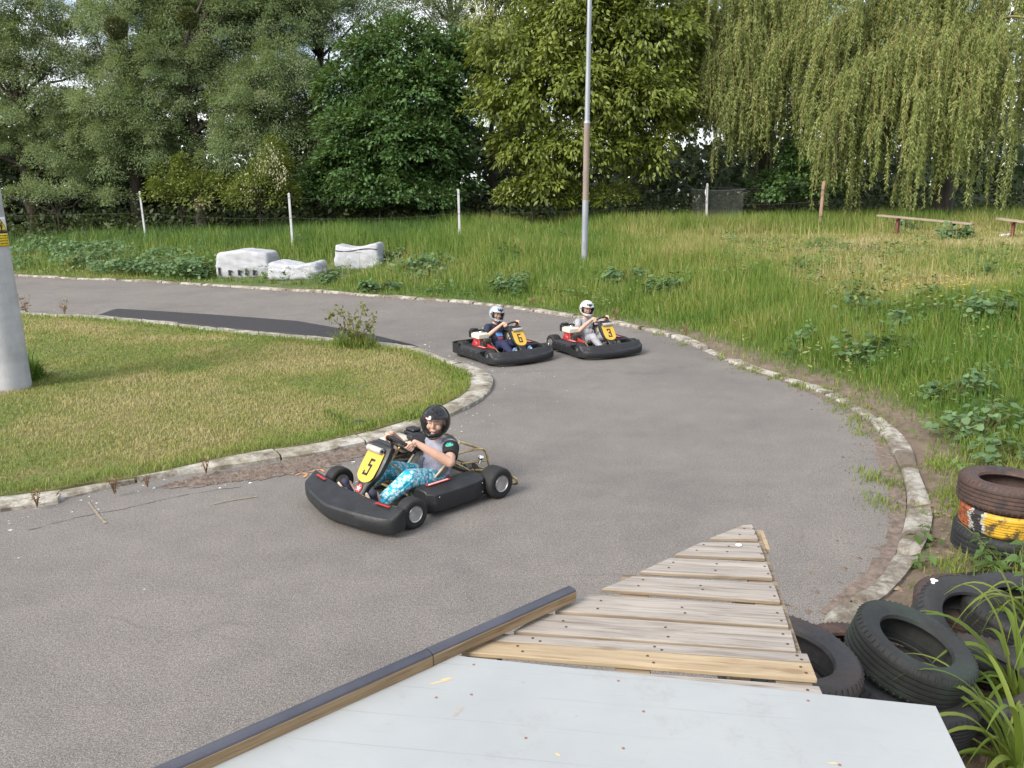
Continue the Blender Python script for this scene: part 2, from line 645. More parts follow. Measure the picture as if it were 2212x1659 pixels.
fine = resample(OUT, 0.25)
nrm = [(fine[min(i + 1, len(fine) - 1)] - fine[max(i - 1, 0)]).normalized() for i in range(len(fine))]
jit = [0.03 * math.sin(i * 0.7) for i in range(len(fine))]
kerb_strip('outer_kerb', fine, [p + Vector((-t.y, t.x, 0)) * (0.165 + j) for p, t, j in zip(fine, nrm, jit)], 0.055, 0.9, 0.02, keep=lambda p: p.y > 3.7 or p.y < 2)

inA = [(0, 1107), (78, 1095), (186, 1068), (294, 1044), (407, 1024), (490, 1014), (608, 995), (696, 980), (833, 951), (907, 926), (980, 897), (1039, 867),
       (1066, 833), (1054, 808), (1005, 789), (956, 779), (907, 757), (872, 749), (735, 735), (539, 718), (353, 698), (196, 683), (98, 680), (49, 676)]
inB = [(0, 1068), (110, 1056), (205, 1038), (294, 1029), (412, 1003), (500, 984), (590, 968), (680, 955), (809, 926), (890, 901), (960, 872), (1000, 850),
       (1017, 828), (1003, 806), (971, 788), (935, 774), (890, 759), (850, 752), (735, 740), (539, 723), (353, 703), (196, 687), (98, 683.5), (49, 679)]
PA, PB = [at(*p) for p in inA], [Vector((q.x, q.y, 0)) for q in (at(*p, 0.055) for p in inB)]
for P in (PA, PB):
    P.insert(0, P[0] + (P[0] - P[1]).normalized() * 5)
    P.append(P[-1] + (P[-1] - P[-2]).normalized() * 7)
KA, KB = [], []
nsub = 7
for i in range(len(PA) - 1):
    pass
KA, KB = [], []
def cr(P, i, t):
    a, b_, c2, d = P[max(i - 1, 0)], P[i], P[i + 1], P[min(i + 2, len(P) - 1)]
    return 0.5 * ((2 * b_) + (c2 - a) * t + (2 * a - 5 * b_ + 4 * c2 - d) * t * t + (3 * b_ - a - 3 * c2 + d) * t ** 3)
for i in range(len(PA) - 1):
    q = max(2, int((PA[i + 1] - PA[i]).length / 0.22))
    for k in range(q):
        KA.append(cr(PA, i, k / q)); KB.append(cr(PB, i, k / q))
kerb_strip('inner_kerb', KA, KB, 0.055, 0.95)
ISL = [Vector(p) for p in KB] + [Vector((-26, KB[-1].y + 0.6, 0)), Vector((-26, 4.5, 0)), Vector((KB[0].x - 6, KB[0].y - 4.0, 0))]
IA = np.array([(p.x, p.y) for p in ISL])


def inside(x, y, Pg):
    x, y = np.asarray(x), np.asarray(y)
    r_ = np.zeros(x.shape, bool)
    j = len(Pg) - 1
    for i in range(len(Pg)):
        xi, yi, xj, yj = *Pg[i], *Pg[j]
        k = ((yi > y) != (yj > y)) & (x < (xj - xi) * (y - yi) / (yj - yi + 1e-12) + xi)
        r_ ^= k
        j = i
    return r_


m, n, l, b = node_mat('mown_lawn')
g1 = ramp_node(n, l, noise_node(n, l, 0.9, 8, 0.65), [(0.35, (0.085, 0.115, 0.025)), (0.5, (0.14, 0.145, 0.042)), (0.65, (0.20, 0.16, 0.08))])
g2 = ramp_node(n, l, noise_node(n, l, 30, 6, 0.7), [(0.3, (0.55, 0.55, 0.5)), (0.7, (1.15, 1.12, 1.1))])
l.new(mix_node(n, l, 1.0, g1, g2, 'MULTIPLY'), b.inputs['Base Color']); b.inputs['Roughness'].default_value = 0.95
bump_node(n, l, b, noise_node(n, l, 30, 5, 0.7), 0.6, 0.02)
bm = bmesh.new()
vv = [bm.verts.new((p.x, p.y, 0.05)) for p in ISL]
low = [bm.verts.new((p.x, p.y, -0.06)) for p in ISL]
for i in range(len(vv)): bm.faces.new((vv[i], vv[(i + 1) % len(vv)], low[(i + 1) % len(vv)], low[i]))
cap_ = bm.faces.new(vv)
bmesh.ops.triangulate(bm, faces=[cap_])
bmesh.ops.recalc_face_normals(bm, faces=bm.faces)
me = bpy.data.meshes.new('lawn'); bm.to_mesh(me); bm.free()
tag(link('lawn', me, m), kind='structure')
LZ = 0.05

# dark strip of newer asphalt laid against the inside of the bend
zz = lambda q: at(q[0] * 0.4902, 637 + q[1] * 0.4902)
strip = [(415, 94), (500, 64), (700, 76), (900, 89), (1120, 105), (1320, 121), (1560, 163), (1700, 193), (1850, 230), (1700, 212), (1500, 196), (1100, 161), (720, 119)]
top = [zz(q) for q in strip]
mid_ = sum(top, Vector()) / len(top)
mb = MB()
lo_, hi_ = [p + Vector((0, 0, 0.002)) for p in top], []
for i, p in enumerate(top):
    a_, b_ = top[i - 1], top[(i + 1) % len(top)]
    hi_.append(p + Vector((0, 0, 0.035)))
ctr = [p.lerp(mid_, 0.04) for p in hi_]
N = len(top)
mb.poly(lo_ + ctr, [(i, (i + 1) % N, N + (i + 1) % N, N + i) for i in range(N)] + [tuple(range(N, 2 * N))])
BITUMEN = pmat('new_asphalt', (0.034, 0.032, 0.036), (0.019, 0.018, 0.021), 40, 0.8, bump=0.5, bscale=160)
tag(mb.build('asphalt_strip', BITUMEN, smooth=0), kind='structure')


# loose soil washed along the inner kerb, with its crumbs
def rough_sheet(name, px, z, m, n_=160, amp=0.06):
    P = resample([at(*p, z) for p in px] + [at(*px[0], z)], n_=n_)[:-1]
    cx = sum(P, Vector()) / len(P)
    mb = MB()
    mb.poly([p + (p - cx).normalized() * amp * (random.random() - 0.5) * 2 for p in P], [tuple(range(len(P)))])
    bmesh.ops.triangulate(mb.bm, faces=mb.bm.faces[:])
    o = mb.build(name, m, smooth=0)
    if o.data.polygons[0].normal.z < 0: o.data.flip_normals()
    return tag(o, kind='structure')


DIRT = pmat('loose_soil', (0.20, 0.155, 0.125), (0.095, 0.07, 0.055), 14, 0.95, bump=0.8, bscale=50)
dirt_px = [(350, 1050), (430, 1029), (560, 1008), (700, 980), (800, 959), (880, 934), (905, 938), (860, 956), (800, 978), (720, 1004), (640, 1022), (560, 1036), (480, 1043), (410, 1054)]
rough_sheet('soil_patch', dirt_px, 0.005, DIRT)
DP = np.array([(at(*p).x, at(*p).y) for p in dirt_px])


def crumbs(name, x, y, z, s, m, kind='stuff', flat=0.6):
    N = len(x)
    T = np.array([(1, 0, 0), (-0.5, 0.87, 0), (-0.5, -0.87, 0), (0.1, 0, 1.1)])
    a = rng.random(N) * 2 * PI
    V = np.empty((N, 4, 3))
    ca, sa = np.cos(a), np.sin(a)
    j = rng.uniform(0.6, 1.4, (N, 4))
    for k in range(4):
        V[:, k, 0] = x + s * j[:, k] * (T[k, 0] * ca - T[k, 1] * sa)
        V[:, k, 1] = y + s * j[:, k] * (T[k, 0] * sa + T[k, 1] * ca)
        V[:, k, 2] = z + s * T[k, 2] * flat
    b4 = np.arange(N)[:, None] * 4
    Fc = np.concatenate([b4 + np.array(q) for q in ((0, 1, 3), (1, 2, 3), (2, 0, 3))])
    return tag(np_mesh(name, V.reshape(-1, 3), [Fc], m), kind=kind)


x = rng.uniform(DP[:, 0].min(), DP[:, 0].max(), 9000); y = rng.uniform(DP[:, 1].min(), DP[:, 1].max(), 9000)
k = inside(x, y, DP)
crumbs('soil_crumbs', x[k], y[k], 0.004, rng.gamma(2.0, 0.006, k.sum()), DIRT)
PALE = pmat('flaked_paint', (0.72, 0.70, 0.66), (0.5, 0.48, 0.45), 30, 0.9)
i_ = rng.integers(0, len(KA), 1100)
ka = np.array([(p.x, p.y) for p in KA]); kb = np.array([(p.x, p.y) for p in KB])
o_ = rng.gamma(1.2, 0.36, 1100)[:, None]
u_ = (ka[i_] - kb[i_]); u_ /= np.linalg.norm(u_, axis=1)[:, None]
q_ = ka[i_] + u_ * o_ + rng.normal(0, 0.10, (1100, 2))
crumbs('paint_flakes', q_[:, 0], q_[:, 1], 0.001, rng.gamma(2.0, 0.0036, 1100), PALE, flat=0.25)

# soil and grit collecting along the outer kerb
ir = rng.integers(0, len(fine), 7000)
fa = np.array([(p.x, p.y) for p in fine]); ft = np.array([(t.x, t.y) for t in nrm])
off = rng.normal(-0.06, 0.16, 7000)
qx = fa[ir, 0] - ft[ir, 1] * off; qy = fa[ir, 1] + ft[ir, 0] * off
k = (qy > 2.5) & (off < 0.02)
crumbs('grit', qx[k], qy[k], 0.001, rng.gamma(2.0, 0.006, k.sum()), DIRT)

# cracks across the track
mb = MB()
for pts in ([(985, 801), (1090, 804), (1190, 801), (1300, 800), (1400, 806), (1500, 804), (1580, 803), (1690, 815)], [(700, 1040), (735, 1046), (770, 1052), (835, 1058)], [(60, 1145), (160, 1120), (300, 1092), (420, 1066), (520, 1050)]):
    P = resample([at(*p, .003) for p in pts], .09)
    for i in range(len(P) - 1):
        t = (P[i + 1] - P[i]).normalized(); s = Vector((-t.y, t.x, 0))
        P[i + 1] = P[i + 1] + s * random.uniform(-.02, .02)
        wa = random.uniform(.0008, .0045)
        mb.poly([P[i] - s * wa, P[i + 1] - s * wa, P[i + 1] + s * wa, P[i] + s * wa], [(0, 1, 2, 3)])
tag(mb.build('asphalt_cracks', pmat('crack_fill', (0.055, 0.05, 0.046), (0.035, 0.03, 0.028), 20, .95), smooth=0, merge=0), kind='structure')

# strip of soil between the asphalt and the outer kerb on the right of the bend
soil_px = [(1560, 772), (1640, 802), (1720, 836), (1790, 868), (1845, 905), (1885, 955), (1905, 1010), (1918, 1070), (1918, 1130), (1900, 1190), (1870, 1235), (1815, 1280), (1770, 1320), (1790, 1332), (1858, 1284), (1906, 1249), (1926, 1214), (1946, 1159), (1957, 1100), (1953, 1050), (1933, 995), (1903, 946), (1868, 906), (1818, 873), (1758, 846), (1678, 819), (1600, 795)]
P_ = [at(*p, 0.004) for p in soil_px]
mb = MB()
h_ = len(P_) // 2 + 0
Le = resample(P_[:13], n_=150); Ri = resample(P_[13:][::-1], n_=150)
for i in range(150):
    k_ = 0.10 * (float(fbm(np.array([i * .11]), np.array([3.0]), .5, 12)[0]) - .5) * 2 + random.uniform(-.015, .015)
    Le[i] = Le[i] + (Le[i] - Ri[i]).normalized() * k_ * min(1, i / 20, (149 - i) / 20)
mb.grid(lambda i, j: (Le[i], Ri[i])[j], 150, 2)
o_ = mb.build('soil_strip', DIRT, smooth=0)
if o_.data.polygons[0].normal.z < 0: o_.data.flip_normals()
tag(o_, kind='structure')

# sprayed orange survey marks on the asphalt
ORANGE = pmat('orange_spray', (0.62, 0.25, 0.06), (0.30, 0.19, 0.13), 25, 0.9, lo=0.4, hi=0.6)
mb = MB()
def streak(pts, w_, z=0.006):
    P = resample([at(*p, z) for p in pts], n_=14)
    for i in range(len(P) - 1):
        t = (P[i + 1] - P[i]).normalized(); s = Vector((-t.y, t.x, 0))
        wa, wb = w_ * (0.4 + 0.6 * random.random()), w_ * (0.4 + 0.6 * random.random())
        mb.poly([P[i] - s * wa, P[i + 1] - s * wb, P[i + 1] + s * wb, P[i] + s * wa], [(0, 1, 2, 3)])
streak([(638, 1027), (650, 1022), (662, 1024), (656, 1031)], 0.018)
streak([(667, 1019), (680, 1017), (692, 1014), (700, 1019)], 0.018)
streak([(727, 1008), (736, 1012), (744, 1016)], 0.016)
tag(mb.build('paint_mark', ORANGE, smooth=0, merge=0), kind='structure')
SANDM = pmat('dry_grass_streak', (0.27, 0.225, 0.15), (0.18, 0.155, 0.125), 20, 0.95)
mb = MB(); streak([(190, 1083), (204, 1102), (216, 1117), (228, 1130)], 0.014); streak([(460, 1089), (505, 1080), (556, 1072)], 0.012)
tag(mb.build('sand_mark', SANDM, smooth=0, merge=0), kind='structure')
# ------------------------------------------------------------------ leaves
def unit(v):
    return v / np.maximum(np.linalg.norm(v, axis=-1, keepdims=True), 1e-9)


def leaves(P, D, Nn, Ln, Wd, cup=0.0):
    """rhombic leaves: base points P, directions D, rough normals Nn, lengths, widths -> V, F"""
    D = unit(D)
    S_ = unit(np.cross(D, Nn))
    U = np.cross(S_, D)
    Ln, Wd = Ln[:, None], Wd[:, None]
    mid = P + D * Ln * 0.45
    V = np.stack([P, mid - S_ * Wd / 2 + U * Wd * cup, P + D * Ln - U * Ln * 0.12, mid + S_ * Wd / 2 + U * Wd * cup], 1)
    N = len(P)
    return V.reshape(-1, 3), np.arange(N * 4).reshape(N, 4)


def tubes_np(paths, radii, seg=5):
    Vs, Fs, o = [], [], 0
    for P, r_ in zip(paths, radii):
        P = np.asarray(P, float)
        n_ = len(P)
        t = np.gradient(P, axis=0); t = unit(t)
        u = unit(np.cross(t, np.array([0.31, 0.87, 0.38])))
        v = np.cross(t, u)
        a = np.arange(seg) * 2 * PI / seg
        rr = np.asarray(r_, float)[:, None, None]
        V = P[:, None, :] + rr * (u[:, None, :] * np.cos(a)[None, :, None] + v[:, None, :] * np.sin(a)[None, :, None])
        Vs.append(V.reshape(-1, 3))
        i = np.arange(n_ - 1)[:, None] * seg
        k = np.arange(seg)[None, :]
        F = np.stack([i + k, i + (k + 1) % seg, i + seg + (k + 1) % seg, i + seg + k], -1).reshape(-1, 4) + o
        Fs.append(F)
        o += n_ * seg
    return np.concatenate(Vs), np.concatenate(Fs)


def curve3(a, b, c, n_=8):
    t = np.linspace(0, 1, n_)[:, None]
    a, b, c = (np.asarray(q, float) for q in (a, b, c))
    return (1 - t) ** 2 * a + 2 * t * (1 - t) * b + t * t * c


def rand_dir(n_):
    return unit(rng.normal(size=(n_, 3)))


BARK = pmat('grey_brown_bark', (0.075, 0.06, 0.048), (0.03, 0.025, 0.02), 6, 0.95, bump=0.8, bscale=18, mapping=(1, 1, 0.25))

GREY_LEAF = leaf_mat('grey_green_leaf', [(0, (0.13, 0.185, 0.082)), (0.5, (0.195, 0.262, 0.12)), (0.85, (0.255, 0.31, 0.165)), (1, (0.31, 0.335, 0.215))], trans=0.42)
DARK_LEAF = leaf_mat('dark_maple_leaf', [(0, (0.032, 0.07, 0.022)), (0.6, (0.066, 0.138, 0.038)), (1, (0.12, 0.205, 0.062))], trans=0.22, rough=0.5)
WALNUT_LEAF = leaf_mat('walnut_leaf', [(0, (0.075, 0.10, 0.016)), (0.5, (0.145, 0.185, 0.03)), (1, (0.23, 0.26, 0.06))], trans=0.25, rough=0.42)
WILLOW_LEAF = leaf_mat('weeping_willow_leaf', [(0, (0.13, 0.17, 0.05)), (0.5, (0.25, 0.29, 0.092)), (1, (0.38, 0.395, 0.15))], trans=0.38)
ACACIA_LEAF = leaf_mat('acacia_leaf', [(0, (0.08, 0.11, 0.018)), (0.6, (0.14, 0.18, 0.03)), (0.9, (0.20, 0.23, 0.05)), (1.0, (0.28, 0.27, 0.1))], trans=0.3)
BLOSSOM = leaf_mat('cream_blossom', [(0, (0.36, 0.36, 0.20)), (1, (0.52, 0.50, 0.34))], trans=0.2)
MALLOW_LEAF = leaf_mat('weed_leaf', [(0, (0.060, 0.115, 0.042)), (0.6, (0.098, 0.175, 0.070)), (1, (0.16, 0.245, 0.115))], trans=0.25, rough=0.6)
LIGHT_LEAF = leaf_mat('fresh_weed_leaf', [(0, (0.07, 0.12, 0.025)), (1, (0.15, 0.20, 0.05))], trans=0.3)
GRASS_LEAF = leaf_mat('grass_blade', [(0, (0.045, 0.105, 0.024)), (0.22, (0.088, 0.172, 0.024)), (0.45, (0.152, 0.220, 0.040)), (0.65, (0.25, 0.260, 0.070)), (0.85, (0.37, 0.315, 0.14)), (1, (0.46, 0.39, 0.22))], trans=0.3)
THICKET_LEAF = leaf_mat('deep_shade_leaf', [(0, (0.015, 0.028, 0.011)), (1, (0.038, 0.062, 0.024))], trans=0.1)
MISTLETOE = leaf_mat('mistletoe_leaf', [(0, (0.035, 0.05, 0.012)), (1, (0.08, 0.095, 0.025))], trans=0.1)


def tree(name, label, cat, base, lumps, nclump, nleaf, L, W, m, trunk=(0.25, 5.0), flat=0.6, csize=0.5, droop=0.3, lean=(0, 0), limbs=26, shell=0.55, group=None, bark=None, hang=0.0):
    """lumps: (centre, radii) ellipsoids filling the crown; clumps of leaves sit in them"""
    root = empty(name, base, 0, label, cat, group)
    B = np.array(base)
    vol = np.array([np.prod(r_) ** (2 / 3) for c_, r_ in lumps])
    cnt = rng.multinomial(nclump, vol / vol.sum())
    C, Nn = [], []
    for (c_, r_), q in zip(lumps, cnt):
        d = rand_dir(q)
        d[:, 2] = np.where(d[:, 2] < -0.5, -d[:, 2] * 0.6, d[:, 2])
        rad = np.where(rng.random(q) < 0.72, rng.uniform(0.72, 1.08, q), rng.uniform(shell * 0.5, 0.8, q))
        C.append(np.asarray(c_) + d * rad[:, None] * np.asarray(r_))
        Nn.append(d)
    C, Nn = np.concatenate(C), np.concatenate(Nn)
    k = C[:, 2] > bank(C[:, 0], C[:, 1]) + 0.15
    C, Nn = C[k], Nn[k]
    q = len(C)
    per = np.maximum(6, (nleaf * rng.gamma(4, 0.25, q)).astype(int))
    ci = np.repeat(np.arange(q), per)
    N = len(ci)
    sz = csize * rng.uniform(0.6, 1.35, q)[ci][:, None]
    off = rng.normal(size=(N, 3)) * 0.5
    off *= np.minimum(1, 1.1 / np.maximum(np.linalg.norm(off, axis=1, keepdims=True), 1e-6))
    off[:, 2] *= flat
    # a clump is a spray that reaches outward and hangs a little at its rim
    P = C[ci] + off * sz + Nn[ci] * sz * 0.2
    P[:, 2] -= (off[:, 0] ** 2 + off[:, 1] ** 2) * sz[:, 0] * droop * 1.6
    D = unit(off + Nn[ci] * 0.8 + rng.normal(size=(N, 3)) * 0.45 + np.array([0, 0, -hang]))
    D[:, 2] -= droop * 0.6
    Nr = unit(rng.normal(size=(N, 3)) * 0.45 + np.array([0, 0, 0.75]) + Nn[ci] * 0.45)
    V, F = leaves(P - B, D, Nr, L * rng.uniform(0.65, 1.3, N), W * rng.uniform(0.7, 1.3, N))
    tone = np.clip(0.45 + 0.20 * rng.normal(size=q)[ci] + 0.16 * rng.normal(size=N), 0, 1)
    np_mesh('crown', V, [F], m, root, np.repeat(tone, 4))
    # wood
    tr, th = trunk
    top = np.array([lean[0], lean[1], th])
    ax = curve3((0, 0, -0.2), (lean[0] * 0.3, lean[1] * 0.3, th * 0.5), top, 10)
    ax[1:-1, :2] += rng.normal(0, tr * 0.35, (8, 2))
    V, F = tubes_np([ax], [np.linspace(tr * 1.15, tr * 0.45, 10)], 10)
    np_mesh('trunk', V, [F], bark or BARK, root, smooth=True)
    paths, rads = [], []
    for j in rng.choice(q, min(limbs, q), replace=False):
        e = C[j] - B
        s = ax[min(9, max(2, int(10 * np.clip(e[2] / th * 0.75, 0.2, 0.95))))]
        midp = s * 0.45 + e * 0.55 + np.array([0, 0, 0.12 * np.linalg.norm(e - s)])
        p = curve3(s, midp, e, 8)
        p[1:-1] += rng.normal(0, 0.06, (6, 3))
        paths.append(p); rads.append(np.linspace(tr * 0.32, 0.012, 8))
    if paths:
        V, F = tubes_np(paths, rads, 5)
        np_mesh('limbs', V, [F], bark or BARK, root, smooth=True)
    return root


def lump(X, Y, rx, ry, D, dep=None):
    """ellipsoid by picture position and picture radii (2212-wide pixels) at distance D"""
    c_ = far(X, Y, D)
    u = D / FPX / K
    return (np.array(c_), np.array((rx * u, dep if dep else rx * u * 0.9, ry * u)))


def ground_at(X, D):
    p = far(X, 450, D)
    return (p.x, p.y, bz(p.x, p.y))


# ---- the trees beyond the fence, left to right
tree('grey_willow_tree', 'broad grey-green willow filling the far left corner behind the concrete pole', 'tree', ground_at(70, 40),
     [lump(40, 60, 130, 130, 40), lump(120, 180, 150, 120, 40), lump(60, 300, 140, 120, 39), lump(160, 350, 90, 100, 38), lump(-120, 150, 150, 200, 41), lump(-150, 320, 120, 130, 40), lump(30, -90, 110, 70, 41)],
     1150, 250, 0.115, 0.038, GREY_LEAF, (0.3, 6), droop=0.35, hang=0.15)
tree('grey_willow_tree', 'grey-green willow with mistletoe balls, second from the left edge', 'tree', ground_at(300, 38.5),
     [lump(290, 240, 110, 90, 38), lump(370, 170, 120, 110, 39), lump(260, 330, 80, 80, 37.5), lump(340, 310, 80, 90, 37.5), lump(300, 60, 120, 110, 40), lump(420, 60, 110, 110, 40), lump(330, -90, 110, 60, 41)],
     1050, 245, 0.115, 0.038, GREY_LEAF, (0.28, 6), droop=0.35, hang=0.15, group=None)
tree('silver_willow_tree', 'silvery willow with a dark bare trunk just right of the two mistletoe balls', 'tree', ground_at(432, 38),
     [lump(520, 60, 110, 110, 40), lump(470, 180, 80, 100, 39), lump(560, 250, 100, 90, 37.5), lump(610, 180, 90, 80, 38), lump(540, 330, 90, 70, 37), lump(630, 320, 80, 80, 37.5), lump(520, -90, 90, 60, 40), lump(620, 40, 90, 90, 40)],
     1050, 250, 0.115, 0.04, GREY_LEAF, (0.3, 8), droop=0.4, hang=0.2)
tree('bare_limbed_tree', 'thinly leaved tree with dark forking limbs against the sky', 'tree', ground_at(690, 42),
     [lump(660, 40, 130, 90, 42), lump(760, 60, 90, 100, 43), lump(700, -60, 160, 80, 43), lump(640, 160, 70, 60, 42), lump(690, 260, 60, 80, 42)],
     520, 90, 0.14, 0.042, GREY_LEAF, (0.24, 12), droop=0.3, limbs=24, lean=(0.6, 0))
tree('sparse_birch_tree', 'sparse light-crowned tree rising behind the dark maple', 'tree', ground_at(985, 46),
     [lump(960, 60, 110, 90, 46), lump(1010, 150, 60, 110, 46), lump(900, 20, 90, 60, 47), lump(980, -50, 140, 70, 47)],
     420, 90, 0.14, 0.042, GREY_LEAF, (0.2, 13), droop=0.3, limbs=20)
tree('maple_tree', 'dark green maple with dense layered crown left of the walnut', 'tree', ground_at(860, 37.5),
     [lump(850, 120, 100, 70, 37.5), lump(780, 190, 80, 60, 37), lump(900, 200, 90, 70, 36.5), lump(820, 280, 110, 70, 36), lump(760, 350, 90, 60, 36), lump(900, 320, 100, 70, 36), lump(830, 400, 110, 45, 36), lump(960, 250, 60, 80, 37), lump(960, 380, 70, 55, 36.5), lump(1000, 130, 50, 60, 38), lump(690, 400, 60, 45, 36)],
     1200, 66, 0.2, 0.11, DARK_LEAF, (0.22, 6), flat=0.4, csize=0.52, droop=0.4)
tree('walnut_tree', 'walnut with big yellow-green drooping leaves behind the lamp post', 'tree', ground_at(1265, 34.5),
     [lump(1130, 110, 100, 80, 34), lump(1250, 60, 120, 90, 34.5), lump(1380, 90, 110, 90, 34), lump(1110, 220, 80, 70, 33.5), lump(1230, 190, 110, 90, 33), lump(1370, 220, 100, 80, 33), lump(1150, 320, 80, 60, 33.5), lump(1270, 320, 90, 70, 33), lump(1390, 330, 70, 60, 33), lump(1180, 400, 70, 45, 33.5), lump(1280, -40, 150, 80, 35), lump(1450, 160, 50, 60, 34), lump(1430, 260, 60, 70, 34.5), lump(1470, 60, 60, 70, 35)],
     1200, 50, 0.24, 0.10, WALNUT_LEAF, (0.26, 6), flat=0.5, csize=0.5, droop=0.5, hang=0.45)
tree('pale_willow_tree', 'pale willow top showing between the maple and the walnut', 'tree', ground_at(1065, 39),
     [lump(1060, 60, 50, 40, 39), lump(1045, 140, 40, 60, 39), lump(1075, -20, 60, 50, 39.5)],
     220, 80, 0.17, 0.05, WILLOW_LEAF, (0.16, 8), droop=0.6, hang=0.8)

for X, Y, D, s, lab in ((250, 60, 35.6, 0.44, 'round mistletoe clump high in the willows, left one of the pair'), (405, 40, 35.8, 0.42, 'round mistletoe clump high in the willows, right one of the pair')):
    c_ = far(X, Y, D)
    N = 2600
    d = rand_dir(N)
    V, F = leaves(d * s * rng.uniform(0.3, 1, N)[:, None] ** 0.6, d + rng.normal(size=(N, 3)) * 0.5, rand_dir(N), np.full(N, 0.1), np.full(N, 0.04))
    o = np_mesh('mistletoe_clump', V, [F], MISTLETOE, None, np.repeat(rng.random(N), 4), loc=c_)
    tag(o, lab, 'mistletoe', 'mistletoe in the willows')


def weeping(name, label, base, arches, m, trunk, per=88, seed=1):
    """arches: (X, Y, D, length in metres, strands): tassels of hanging twigs from that point of the crown"""
    root = empty(name, base, 0, label, 'tree')
    B = np.array(base)
    SP, SL, SD = [], [], []
    limbs_p, limbs_r = [], []
    tr, th = trunk
    fork = np.array([0, 0, th])
    for X, Y, D, Lm, cnt, spread in arches:
        c_ = np.array(far(X, Y, D)) - B
        midp = fork * 0.5 + c_ * 0.5 + np.array([0, 0, 1.0 + 0.1 * np.linalg.norm(c_ - fork)])
        p = curve3(fork * rng.uniform(0.8, 1.0), midp, c_, 12)
        limbs_p.append(p); limbs_r.append(np.linspace(tr * 0.3, 0.012, 12))
        nt = max(1, cnt // 4)
        tc_ = np.concatenate([p[rng.integers(7, 12, nt)] + rng.normal(0, spread * 0.55, (nt, 3)) * (1, 1, 0.45)])
        for t0 in tc_:
            LL = Lm * rng.uniform(0.38, 1.28)
            for _ in range(6):
                SP.append(t0 + rng.normal(0, 0.11, 3) * (1, 1, 2.5))
                SL.append(LL * rng.uniform(0.6, 1.05))
                SD.append(rng.normal(0, 0.22, 2) + (t0[:2] - fork[:2]) * 0.04)
    SP, SL, SD = np.array(SP), np.array(SL), np.array(SD)
    gzl = bank(SP[:, 0] + B[0], SP[:, 1] + B[1]) - B[2] + 0.25
    SL = np.minimum(SL, np.maximum(0.4, SP[:, 2] - gzl))
    n_ = (SL * per / 2.2).astype(int) + 8
    si = np.repeat(np.arange(len(SP)), n_)
    N = len(si)
    t = rng.random(N)
    hgt = SL[si] * t
    swing = 1 - np.exp(-hgt / 0.7)
    ph = rng.random(len(SP))[si] * 6
    P = SP[si].copy()
    P[:, 0] += SD[si, 0] * swing + 0.06 * np.sin(hgt * 2.2 + ph)
    P[:, 1] += SD[si, 1] * swing + 0.06 * np.cos(hgt * 1.9 + ph)
    P[:, 2] += 0.12 * swing - hgt
    D = rng.normal(size=(N, 3)) * (0.5, 0.5, 0.2) + np.array([0, 0, -0.85])
    V, F = leaves(P, D, rand_dir(N), 0.14 * rng.uniform(0.7, 1.35, N), 0.034 * rng.uniform(0.7, 1.3, N))
    tone = np.clip(0.45 + 0.17 * rng.normal(size=len(SP))[si] + 0.13 * rng.normal(size=N), 0, 1)
    np_mesh('crown', V, [F], m, root, np.repeat(tone, 4))
    ax = curve3((0, 0, -0.2), (0.15, 0, th * 0.5), fork, 8)
    V, F = tubes_np([ax], [np.linspace(tr * 1.2, tr * 0.7, 8)], 10)
    np_mesh('trunk', V, [F], BARK, root, smooth=True)
    # yellow twigs that carry the tassels
    pick = rng.choice(len(SP), len(SP) // 3, replace=False)
    for j in pick:
        hh = np.linspace(0, SL[j] * 0.95, 7)
        sw = 1 - np.exp(-hh / 0.7)
        limbs_p.append(np.stack([SP[j, 0] + SD[j, 0] * sw, SP[j, 1] + SD[j, 1] * sw, SP[j, 2] + 0.12 * sw - hh], 1))
        limbs_r.append(np.full(7, 0.008))
    V, F = tubes_np(limbs_p, limbs_r, 4)
    np_mesh('limbs', V, [F], TWIG, root, smooth=True)
    return root


TWIG = pmat('yellow_twig', (0.26, 0.21, 0.07), (0.15, 0.12, 0.05), 5, 0.8)
A1 = [(1500, 60, 34, 2.6, 30, .5), (1540, 130, 33.5, 3.4, 60, .5), (1600, 70, 34, 3.6, 60, .6), (1560, 230, 33, 2.6, 60, .5), (1660, 120, 33.5, 3.6, 60, .6), (1620, 210, 33, 2.6, 48, .5), (1700, 60, 34, 3.2, 48, .6), (1740, 170, 34.5, 3.0, 42, .5),
      (1510, -60, 35, 3, 48, .7), (1620, -60, 35, 3.2, 60, .8), (1730, -50, 35.5, 3.4, 60, .7), (1480, 180, 33.5, 2.4, 30, .4), (1500, 120, 35, 3.6, 60, .6), (1560, 40, 35.5, 5.0, 60, .8), (1680, 30, 36, 5.2, 60, .8)]
A1 += [(X + rng.uniform(-40, 40), Y - 30 + rng.uniform(-30, 30), D + 1.6, L_ * 0.95, c_ // 2, s_ * 1.3) for X, Y, D, L_, c_, s_ in A1]
weeping('weeping_willow_tree', 'yellow-green weeping willow beside the walnut, its tassels ending above the wire mesh', ground_at(1640, 37), A1, WILLOW_LEAF, (0.35, 6.5))
